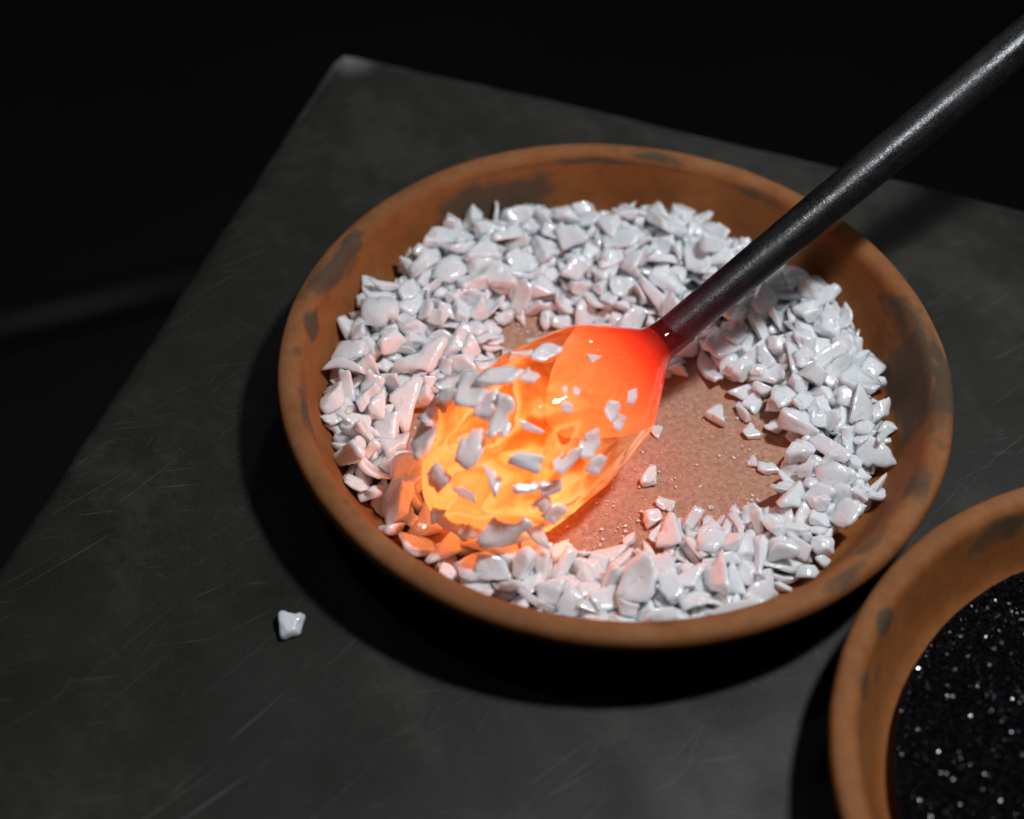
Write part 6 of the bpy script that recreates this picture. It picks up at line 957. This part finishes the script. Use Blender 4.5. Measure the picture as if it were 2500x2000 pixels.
LABELS = [
    "large white glass flat flake lying flat within the heap, six o'clock",
    "large white glass wedge lying flat within the heap, nine o'clock",
    "large white glass wedge lying flat at the bare floor's edge, nine o'clock",
    "large white glass curved flake lying flat against the saucer wall, ten o'clock, leftmost of two",
    "orange lit large white glass wedge tilted against the saucer wall, eight o'clock",
    "large white glass curved flake tilted against the saucer wall, four o'clock",
    "large white glass wedge lying flat within the heap, three o'clock",
    "large white glass flat flake tilted against the saucer wall, four o'clock",
    "orange lit large white glass flat flake tilted against the saucer wall, seven o'clock",
    "large white glass wedge tilted within the heap, five o'clock",
    "large white glass flat flake lying flat within the heap, eleven o'clock",
    "orange lit large white glass flat flake tilted at the bare floor's edge, eight o'clock",
    "orange lit large white glass flake flat against the saucer wall, seven o'clock, leftmost of two",
    "large white glass flat flake lying flat within the heap, three o'clock, third from left",
    "large white glass lump within the heap, five o'clock",
    "large white glass flat flake lying flat within the heap, two o'clock",
    "large white glass wedge lying flat within the heap, one o'clock",
    "orange lit large white glass wedge lying flat against the saucer wall, seven o'clock",
    "large white glass wedge on edge against the saucer wall, eight o'clock",
    "large white glass lump against the saucer wall, six o'clock, second from left",
    "large white glass flat flake lying flat within the heap, four o'clock",
    "large white glass wedge tilted within the heap, three o'clock",
    "large white glass flat flake tilted within the heap, two o'clock",
    "large white glass curved flake lying flat within the heap, one o'clock",
    "large white glass wedge lying flat at the bare floor's edge, five o'clock",
    "large white glass lump within the heap, two o'clock, second from left",
    "orange lit large white glass lump within the heap, seven o'clock",
    "orange lit large white glass wedge lying flat within the heap, eight o'clock",
    "large white glass wedge tilted within the heap, twelve o'clock, leftmost of two",
    "large white glass wedge tilted within the heap, four o'clock",
    "large white glass lump against the saucer wall, six o'clock, leftmost of two",
    "large white glass flat flake lying flat within the heap, twelve o'clock, leftmost of two",
    "large white glass flat flake lying flat against the saucer wall, six o'clock",
    "large white glass curved flake lying flat against the saucer wall, six o'clock",
    "large white glass lump against the saucer wall, nine o'clock",
    "large white glass wedge lying flat within the heap, eleven o'clock, second from left",
    "large white glass lump within the heap, four o'clock",
    "large white glass curved flake lying flat within the heap, eleven o'clock",
    "large white glass flat flake lying flat at the bare floor's edge, nine o'clock",
    "large white glass wedge on edge within the heap, ten o'clock",
    "large white glass wedge lying flat within the heap, eleven o'clock, leftmost of three",
    "large white glass curved flake lying flat against the saucer wall, ten o'clock, second from left",
    "large white glass curved flake tilted at the bare floor's edge, eleven o'clock",
    "large white glass flat flake lying flat within the heap, five o'clock",
    "large white glass wedge tilted within the heap, twelve o'clock, second from left",
    "large white glass flat flake lying flat against the saucer wall, nine o'clock",
    "large white glass flat flake lying flat within the heap, twelve o'clock, second from left",
    "large white glass lump within the heap, ten o'clock",
    "large white glass curved flake lying flat against the saucer wall, five o'clock",
    "large white glass splinter lying flat within the heap, five o'clock",
    "large white glass wedge lying flat within the heap, eleven o'clock, third from left",
    "large white glass lump within the heap, three o'clock, leftmost of two",
    "large white glass curved flake lying flat within the heap, three o'clock",
    "large white glass wedge lying flat within the heap, four o'clock",
    "large white glass flat flake tilted within the heap, twelve o'clock, second from left",
    "large white glass flat flake tilted against the saucer wall, five o'clock",
    "large white glass flat flake lying flat within the heap, three o'clock, second from left",
    "large white glass wedge tilted at the bare floor's edge, six o'clock",
    "large white glass lump within the heap, three o'clock, second from left",
    "orange lit large white glass flake flat against the saucer wall, seven o'clock, second from left",
    "large white glass curved flake lying flat within the heap, two o'clock",
    "large white glass lump within the heap, two o'clock, leftmost of two",
    "large white glass flat flake lying flat within the heap, three o'clock, leftmost of three",
    "large white glass flat flake tilted within the heap, twelve o'clock, leftmost of two",
    "white glass lump within the heap, nine o'clock, leftmost of three",
    "white glass wedge lying flat within the heap, eleven o'clock",
    "white glass flat flake tilted against the saucer wall, nine o'clock",
    "white glass lump against the saucer wall, two o'clock",
    "white glass wedge tilted within the heap, twelve o'clock",
    "white glass lump against the saucer wall, six o'clock, second from left",
    "white glass lump within the heap, eleven o'clock",
    "white glass curved flake lying flat within the heap, twelve o'clock, second from left",
    "white glass wedge lying flat within the heap, one o'clock",
    "white glass lump against the saucer wall, five o'clock, second from left",
    "white glass splinter lying flat against the saucer wall, five o'clock",
    "white glass splinter slanting within the heap, two o'clock",
    "white glass flat flake lying flat within the heap, twelve o'clock",
    "white glass wedge lying flat within the heap, twelve o'clock",
    "white glass wedge on edge against the saucer wall, nine o'clock",
    "white glass wedge lying flat within the heap, five o'clock, second from left",
    "white glass flat flake lying flat within the heap, ten o'clock, second from left",
    "white glass lump against the saucer wall, five o'clock, leftmost of two",
    "white glass wedge tilted within the heap, seven o'clock",
    "white glass curved flake lying flat against the saucer wall, ten o'clock",
    "white glass wedge lying flat within the heap, five o'clock, leftmost of two",
    "white glass wedge tilted against the saucer wall, five o'clock, leftmost of two",
    "white glass wedge tilted against the saucer wall, nine o'clock",
    "white glass flat flake lying flat within the heap, six o'clock, second from left",
    "white glass lump within the heap, twelve o'clock, third from left",
    "white glass wedge tilted against the saucer wall, two o'clock",
    "white glass flat flake lying flat against the saucer wall, eleven o'clock, second from left",
    "white glass curved flake tilted against the saucer wall, eight o'clock",
    "white glass flat flake lying flat within the heap, ten o'clock, leftmost of two",
    "white glass lump within the heap, nine o'clock, third from left",
    "white glass flat flake lying flat against the saucer wall, nine o'clock, second from left",
    "white glass wedge tilted within the heap, six o'clock",
    "white glass lump at the bare floor's edge, six o'clock, second from left",
    "white glass wedge tilted within the heap, ten o'clock",
    "white glass curved flake lying flat within the heap, twelve o'clock, third from left",
    "white glass lump within the heap, ten o'clock, leftmost of five",
    "white glass wedge lying flat against the saucer wall, eleven o'clock",
    "white glass flat flake on edge within the heap, eleven o'clock",
    "white glass lump against the saucer wall, three o'clock, leftmost of two",
    "white glass lump within the heap, five o'clock, second from left",
    "white glass lump at the bare floor's edge, nine o'clock",
    "white glass wedge tilted against the saucer wall, eleven o'clock",
    "white glass flat flake tilted within the heap, four o'clock, leftmost of two",
    "white glass wedge on edge at the bare floor's edge, eleven o'clock",
    "white glass flat flake lying flat within the heap, three o'clock, second from left",
    "white glass lump within the heap, five o'clock, leftmost of three",
    "white glass wedge tilted within the heap, eleven o'clock",
    "white glass wedge lying flat at the bare floor's edge, eight o'clock",
    "white glass splinter lying flat against the saucer wall, eleven o'clock",
    "orange lit white glass curved flake lying flat against the saucer wall, seven o'clock",
    "white glass curved flake lying flat against the saucer wall, three o'clock",
    "orange lit white glass lump within the heap, seven o'clock",
    "white glass wedge tilted against the saucer wall, five o'clock, second from left",
    "white glass flat flake lying flat against the saucer wall, nine o'clock, leftmost of two",
    "white glass lump within the heap, four o'clock, third from left",
    "white glass flat flake lying flat within the heap, three o'clock, leftmost of three",
    "white glass flat flake lying flat within the heap, three o'clock, third from left",
    "white glass curved flake lying flat against the saucer wall, one o'clock",
    "white glass flat flake lying flat within the heap, one o'clock, leftmost of two",
    "white glass wedge lying flat against the saucer wall, nine o'clock",
    "white glass curved flake on edge within the heap, ten o'clock, second from left",
    "white glass wedge lying flat at the bare floor's edge, three o'clock",
    "white glass flat flake tilted within the heap, two o'clock, second from left",
    "white glass lump against the saucer wall, three o'clock, second from left",
    "white glass wedge tilted against the saucer wall, ten o'clock, second from left",
    "white glass wedge tilted at the bare floor's edge, five o'clock",
    "white glass curved flake tilted against the saucer wall, three o'clock",
    "white glass wedge on edge at the bare floor's edge, five o'clock",
    "white glass flat flake lying flat within the heap, one o'clock, second from left",
    "white glass lump against the saucer wall, six o'clock, leftmost of two",
    "white glass curved flake tilted against the saucer wall, seven o'clock",
    "white glass flat flake lying flat against the saucer wall, eight o'clock",
    "white glass wedge lying flat against the saucer wall, four o'clock",
    "white glass lump at the bare floor's edge, ten o'clock",
    "white glass splinter lying flat against the saucer wall, six o'clock",
    "white glass lump within the heap, five o'clock, third from left",
    "white glass lump within the heap, two o'clock, leftmost of two",
    "white glass lump within the heap, twelve o'clock, second from left",
    "white glass flat flake lying flat within the heap, two o'clock",
    "white glass lump within the heap, two o'clock, second from left",
    "white glass flat flake tilted within the heap, four o'clock, second from left",
    "white glass curved flake tilted within the heap, eleven o'clock",
    "white glass lump within the heap, ten o'clock, fifth from left",
    "white glass curved flake lying flat within the heap, two o'clock",
    "white glass curved flake lying flat against the saucer wall, five o'clock",
    "white glass wedge tilted within the heap, two o'clock",
    "white glass flat flake tilted at the bare floor's edge, five o'clock",
    "white glass curved flake tilted within the heap, nine o'clock",
    "white glass wedge lying flat within the heap, three o'clock, second from left",
    "white glass curved flake on edge within the heap, four o'clock",
    "white glass lump against the saucer wall, nine o'clock",
    "white glass wedge tilted against the saucer wall, seven o'clock",
    "white glass flat flake lying flat within the heap, eleven o'clock",
    "white glass flat flake tilted within the heap, three o'clock",
    "white glass wedge lying flat at the bare floor's edge, six o'clock",
    "white glass curved flake lying flat within the heap, three o'clock, leftmost of two",
    "orange lit white glass wedge lying flat within the heap, eight o'clock",
    "white glass lump within the heap, four o'clock, second from left",
    "white glass wedge tilted against the saucer wall, ten o'clock, leftmost of two",
    "white glass flat flake lying flat against the saucer wall, three o'clock",
    "white glass flat flake tilted within the heap, two o'clock, leftmost of two",
    "white glass lump within the heap, twelve o'clock, leftmost of three",
    "white glass flat flake lying flat against the saucer wall, eleven o'clock, leftmost of two",
    "white glass lump within the heap, three o'clock, second from left",
    "white glass wedge lying flat within the heap, three o'clock, leftmost of two",
    "white glass splinter slanting within the heap, one o'clock",
    "white glass wedge lying flat against the saucer wall, twelve o'clock",
    "white glass flat flake lying flat against the saucer wall, twelve o'clock",
    "orange lit white glass lump against the saucer wall, eight o'clock",
    "white glass curved flake lying flat within the heap, twelve o'clock, leftmost of three",
    "orange lit white glass wedge tilted against the saucer wall, eight o'clock",
    "white glass lump within the heap, three o'clock, leftmost of two",
    "white glass lump within the heap, ten o'clock, third from left",
    "white glass curved flake lying flat within the heap, three o'clock, second from left",
    "white glass flat flake on edge within the heap, nine o'clock, leftmost of two",
    "white glass lump within the heap, four o'clock, leftmost of three",
    "white glass flat flake lying flat within the heap, six o'clock, leftmost of two",
    "white glass lump within the heap, one o'clock",
    "white glass curved flake tilted against the saucer wall, two o'clock",
    "white glass lump against the saucer wall, eleven o'clock, second from left",
    "white glass curved flake tilted against the saucer wall, twelve o'clock",
    "white glass lump within the heap, nine o'clock, second from left",
    "white glass curved flake on edge within the heap, ten o'clock, leftmost of two",
    "white glass lump within the heap, ten o'clock, second from left",
    "white glass lump against the saucer wall, eleven o'clock, leftmost of two",
    "white glass curved flake on edge within the heap, eleven o'clock",
    "white glass lump within the heap, ten o'clock, fourth from left",
    "white glass flat flake lying flat at the bare floor's edge, ten o'clock",
    "white glass lump at the bare floor's edge, six o'clock, leftmost of two",
    "white glass lump against the saucer wall, one o'clock",
    "white glass wedge tilted within the heap, nine o'clock",
    "white glass wedge tilted within the heap, five o'clock",
    "white glass flat flake on edge within the heap, nine o'clock, second from left",
    "orange lit white glass curved flake lying flat against the saucer wall, eight o'clock",
    "white glass splinter lying flat against the saucer wall, four o'clock",
    "small white glass flat flake lying flat at the bare floor's edge, five o'clock",
    "small white glass wedge tilted within the heap, ten o'clock",
    "small white glass curved flake lying flat at the bare floor's edge, ten o'clock",
    "small white glass curved flake lying flat against the saucer wall, one o'clock",
    "small white glass splinter lying flat within the heap, two o'clock, second from left",
    "small white glass curved flake lying flat within the heap, four o'clock",
    "small white glass splinter slanting against the saucer wall, ten o'clock",
    "small white glass lump against the saucer wall, four o'clock, second from left",
    "small white glass splinter lying flat against the saucer wall, twelve o'clock",
    "small white glass lump within the heap, three o'clock, second from left",
    "small white glass lump within the heap, two o'clock, fourth from left",
    "small white glass flat flake lying flat against the saucer wall, five o'clock",
    "small white glass lump within the heap, one o'clock",
    "small white glass curved flake lying flat at the bare floor's edge, five o'clock",
    "small white glass flat flake lying flat at the bare floor's edge, eight o'clock",
    "small white glass curved flake tilted against the saucer wall, six o'clock",
    "small white glass flake lying flat at the bare floor's edge, six o'clock, leftmost of two",
    "small white glass flat flake lying flat within the heap, three o'clock",
    "small white glass flat flake on edge within the heap, twelve o'clock, second from left",
    "small white glass flat flake lying flat against the saucer wall, two o'clock",
    "orange lit small white glass lump against the saucer wall, seven o'clock",
    "small white glass flat flake tilted within the heap, three o'clock",
    "small white glass flat flake lying flat against the saucer wall, seven o'clock",
    "small white glass wedge lying flat within the heap, twelve o'clock",
    "small white glass curved flake on edge within the heap, twelve o'clock",
    "small white glass flat flake lying flat within the heap, two o'clock",
    "small white glass wedge lying flat against the saucer wall, six o'clock",
    "small white glass splinter lying flat within the heap, five o'clock",
    "small white glass lump within the heap, two o'clock, third from left",
    "small white glass lump within the heap, six o'clock, second from left",
    "orange lit small white glass lump within the heap, eight o'clock",
    "small white glass splinter slanting at the bare floor's edge, four o'clock",
    "small white glass flat flake lying flat within the heap, five o'clock",
    "small white glass flat flake lying flat against the saucer wall, six o'clock, leftmost of two",
    "small white glass splinter lying flat within the heap, two o'clock, leftmost of two",
    "small white glass wedge tilted within the heap, two o'clock",
    "small white glass wedge on edge against the saucer wall, five o'clock",
    "small white glass flake lying flat at the bare floor's edge, ten o'clock, second from left",
    "small white glass lump within the heap, nine o'clock",
    "small white glass splinter lying flat within the heap, twelve o'clock",
    "small white glass lump within the heap, three o'clock, leftmost of three",
    "orange lit small white glass flat flake tilted within the heap, seven o'clock",
    "small white glass lump within the heap, three o'clock, third from left",
    "orange lit small white glass curved flake lying flat against the saucer wall, eight o'clock",
    "small white glass curved flake lying flat within the heap, eleven o'clock, second from left",
    "small white glass lump within the heap, two o'clock, second from left",
    "small white glass flat flake lying flat against the saucer wall, six o'clock, second from left",
    "small white glass splinter lying flat at the bare floor's edge, five o'clock, leftmost of two",
    "small white glass flat flake tilted against the saucer wall, twelve o'clock",
    "orange lit small white glass wedge tilted within the heap, seven o'clock",
    "small white glass splinter slanting at the bare floor's edge, six o'clock",
    "small white glass splinter lying flat at the bare floor's edge, five o'clock, second from left",
    "small white glass flake lying flat at the bare floor's edge, ten o'clock, leftmost of two",
    "small white glass splinter lying flat at the bare floor's edge, three o'clock",
    "small white glass lump within the heap, two o'clock, leftmost of four",
    "small white glass flat flake lying flat within the heap, twelve o'clock, second from left",
    "small white glass curved flake lying flat against the saucer wall, four o'clock",
    "small white glass wedge on edge against the saucer wall, eight o'clock, second from left",
    "small white glass lump within the heap, six o'clock, leftmost of two",
    "small white glass lump within the heap, twelve o'clock",
    "small white glass flat flake lying flat against the saucer wall, twelve o'clock",
    "small white glass splinter lying flat against the saucer wall, one o'clock",
    "small white glass lump within the heap, ten o'clock, leftmost of two",
    "small white glass lump against the saucer wall, eleven o'clock",
    "small white glass lump against the saucer wall, four o'clock, leftmost of two",
    "small white glass curved flake lying flat within the heap, nine o'clock",
    "small white glass lump within the heap, five o'clock",
    "small white glass curved flake on edge within the heap, ten o'clock",
    "small white glass flat flake on edge within the heap, one o'clock",
    "small white glass curved flake lying flat within the heap, five o'clock, second from left",
    "small white glass curved flake tilted within the heap, four o'clock",
    "small white glass flat flake lying flat within the heap, twelve o'clock, third from left",
    "small white glass curved flake lying flat within the heap, eleven o'clock, leftmost of two",
    "orange lit small white glass flat flake lying flat against the saucer wall, seven o'clock",
    "small white glass flat flake on edge against the saucer wall, nine o'clock",
    "small white glass lump within the heap, ten o'clock, second from left",
    "small white glass flat flake lying flat within the heap, twelve o'clock, leftmost of three",
    "small white glass wedge on edge against the saucer wall, eight o'clock, leftmost of two",
    "small white glass flat flake on edge within the heap, twelve o'clock, leftmost of two",
    "small white glass flat flake lying flat at the bare floor's edge, nine o'clock",
    "small white glass flake lying flat at the bare floor's edge, six o'clock, second from left",
    "small white glass wedge lying flat within the heap, four o'clock",
    "small white glass curved flake lying flat within the heap, two o'clock",
    "small white glass lump against the saucer wall, five o'clock",
    "small white glass curved flake lying flat within the heap, five o'clock, leftmost of two",
    "small white glass splinter lying flat against the saucer wall, five o'clock",
    "small white glass splinter slanting against the saucer wall, three o'clock",
    "small white glass curved flake tilted against the saucer wall, four o'clock",
]
singles = []
stuff_v, stuff_f = [], []
for i, ch in enumerate(HEAP):
    kd, sd, sz, x, y, z, qw, qx, qy, qz = ch
    q = Quaternion((qw, qx, qy, qz)).normalized()
    if i < HEAP_SINGLE:
        o = shard(KINDS[kd], sd, sz, (x, y, z), q)
        tag(o, LABELS[i] if i < len(LABELS) else 'white glass shard', 'glass shard', 'white glass shards')
        singles.append(o)
    else:
        v_, f_ = shard_geometry(KINDS[kd], sd, 3)
        b0 = len(stuff_v)
        for p in v_: stuff_v.append(((q @ p) * sz + Vector((x, y, z))) * S)
        stuff_f.extend(tuple(b0 + k for k in f) for f in f_)
if stuff_f:
    o = mesh_obj('glass_shards', stuff_v, stuff_f, m_white)
    o['kind'] = 'stuff'
    tag(o, 'white glass shards mostly buried beneath the others in the saucer\'s heap', 'glass shards')

# crumbs of glass scattered over the dish floor
def crumbs():
    rnd = random.Random(11)
    vs, fs = [], []
    spots = [(1310, 1110, 60, 30, 46), (1270, 1150, 70, 25, 30), (1100, 690, 70, 18, 60), (1480, 870, 60, 18, 26), (1560, 890, 40, 20, 18), (1400, 1000, 160, 90, 50),
             (1300, 1050, 80, 50, 36), (1420, 1015, 16, 12, 9), (1370, 985, 26, 14, 10), (1330, 850, 110, 20, 16), (1540, 950, 60, 40, 14), (870, 940, 40, 60, 12), (1600, 1050, 60, 25, 12)]
    for (cx, cy, dx, dy, n) in spots:
        for k in range(n):
            p = at(rnd.gauss(cx, dx * 0.6), rnd.gauss(cy, dy * 0.6), 0.046)
            if math.hypot(p.x, p.y) > 0.76: continue
            s = rnd.uniform(0.0016, 0.0046) * (rnd.choice((1, 1, 1, 1.9)))
            q = Quaternion((rnd.gauss(0, 1), rnd.gauss(0, 1), rnd.gauss(0, 1), rnd.gauss(0, 1))).normalized()
            b0 = len(vs)
            for d in ((1, 0, 0), (-0.9, 0.2, 0), (0, 1, 0.1), (0.1, -0.8, 0), (0, 0, 0.6), (0, 0.1, -0.6)):
                vs.append((p + Vector((0, 0, s * 0.5)) + q @ Vector([c * s * rnd.uniform(0.6, 1.3) for c in d])) * S)
            for f in ((0, 2, 4), (2, 1, 4), (1, 3, 4), (3, 0, 4), (2, 0, 5), (1, 2, 5), (3, 1, 5), (0, 3, 5)):
                fs.append(tuple(b0 + j for j in f))
    o = mesh_obj('glass_crumbs', vs, fs, m_crumb, smooth=False)
    o['kind'] = 'stuff'
    tag(o, 'fine white glass crumbs scattered over the bare saucer floor', 'glass crumbs')
crumbs()
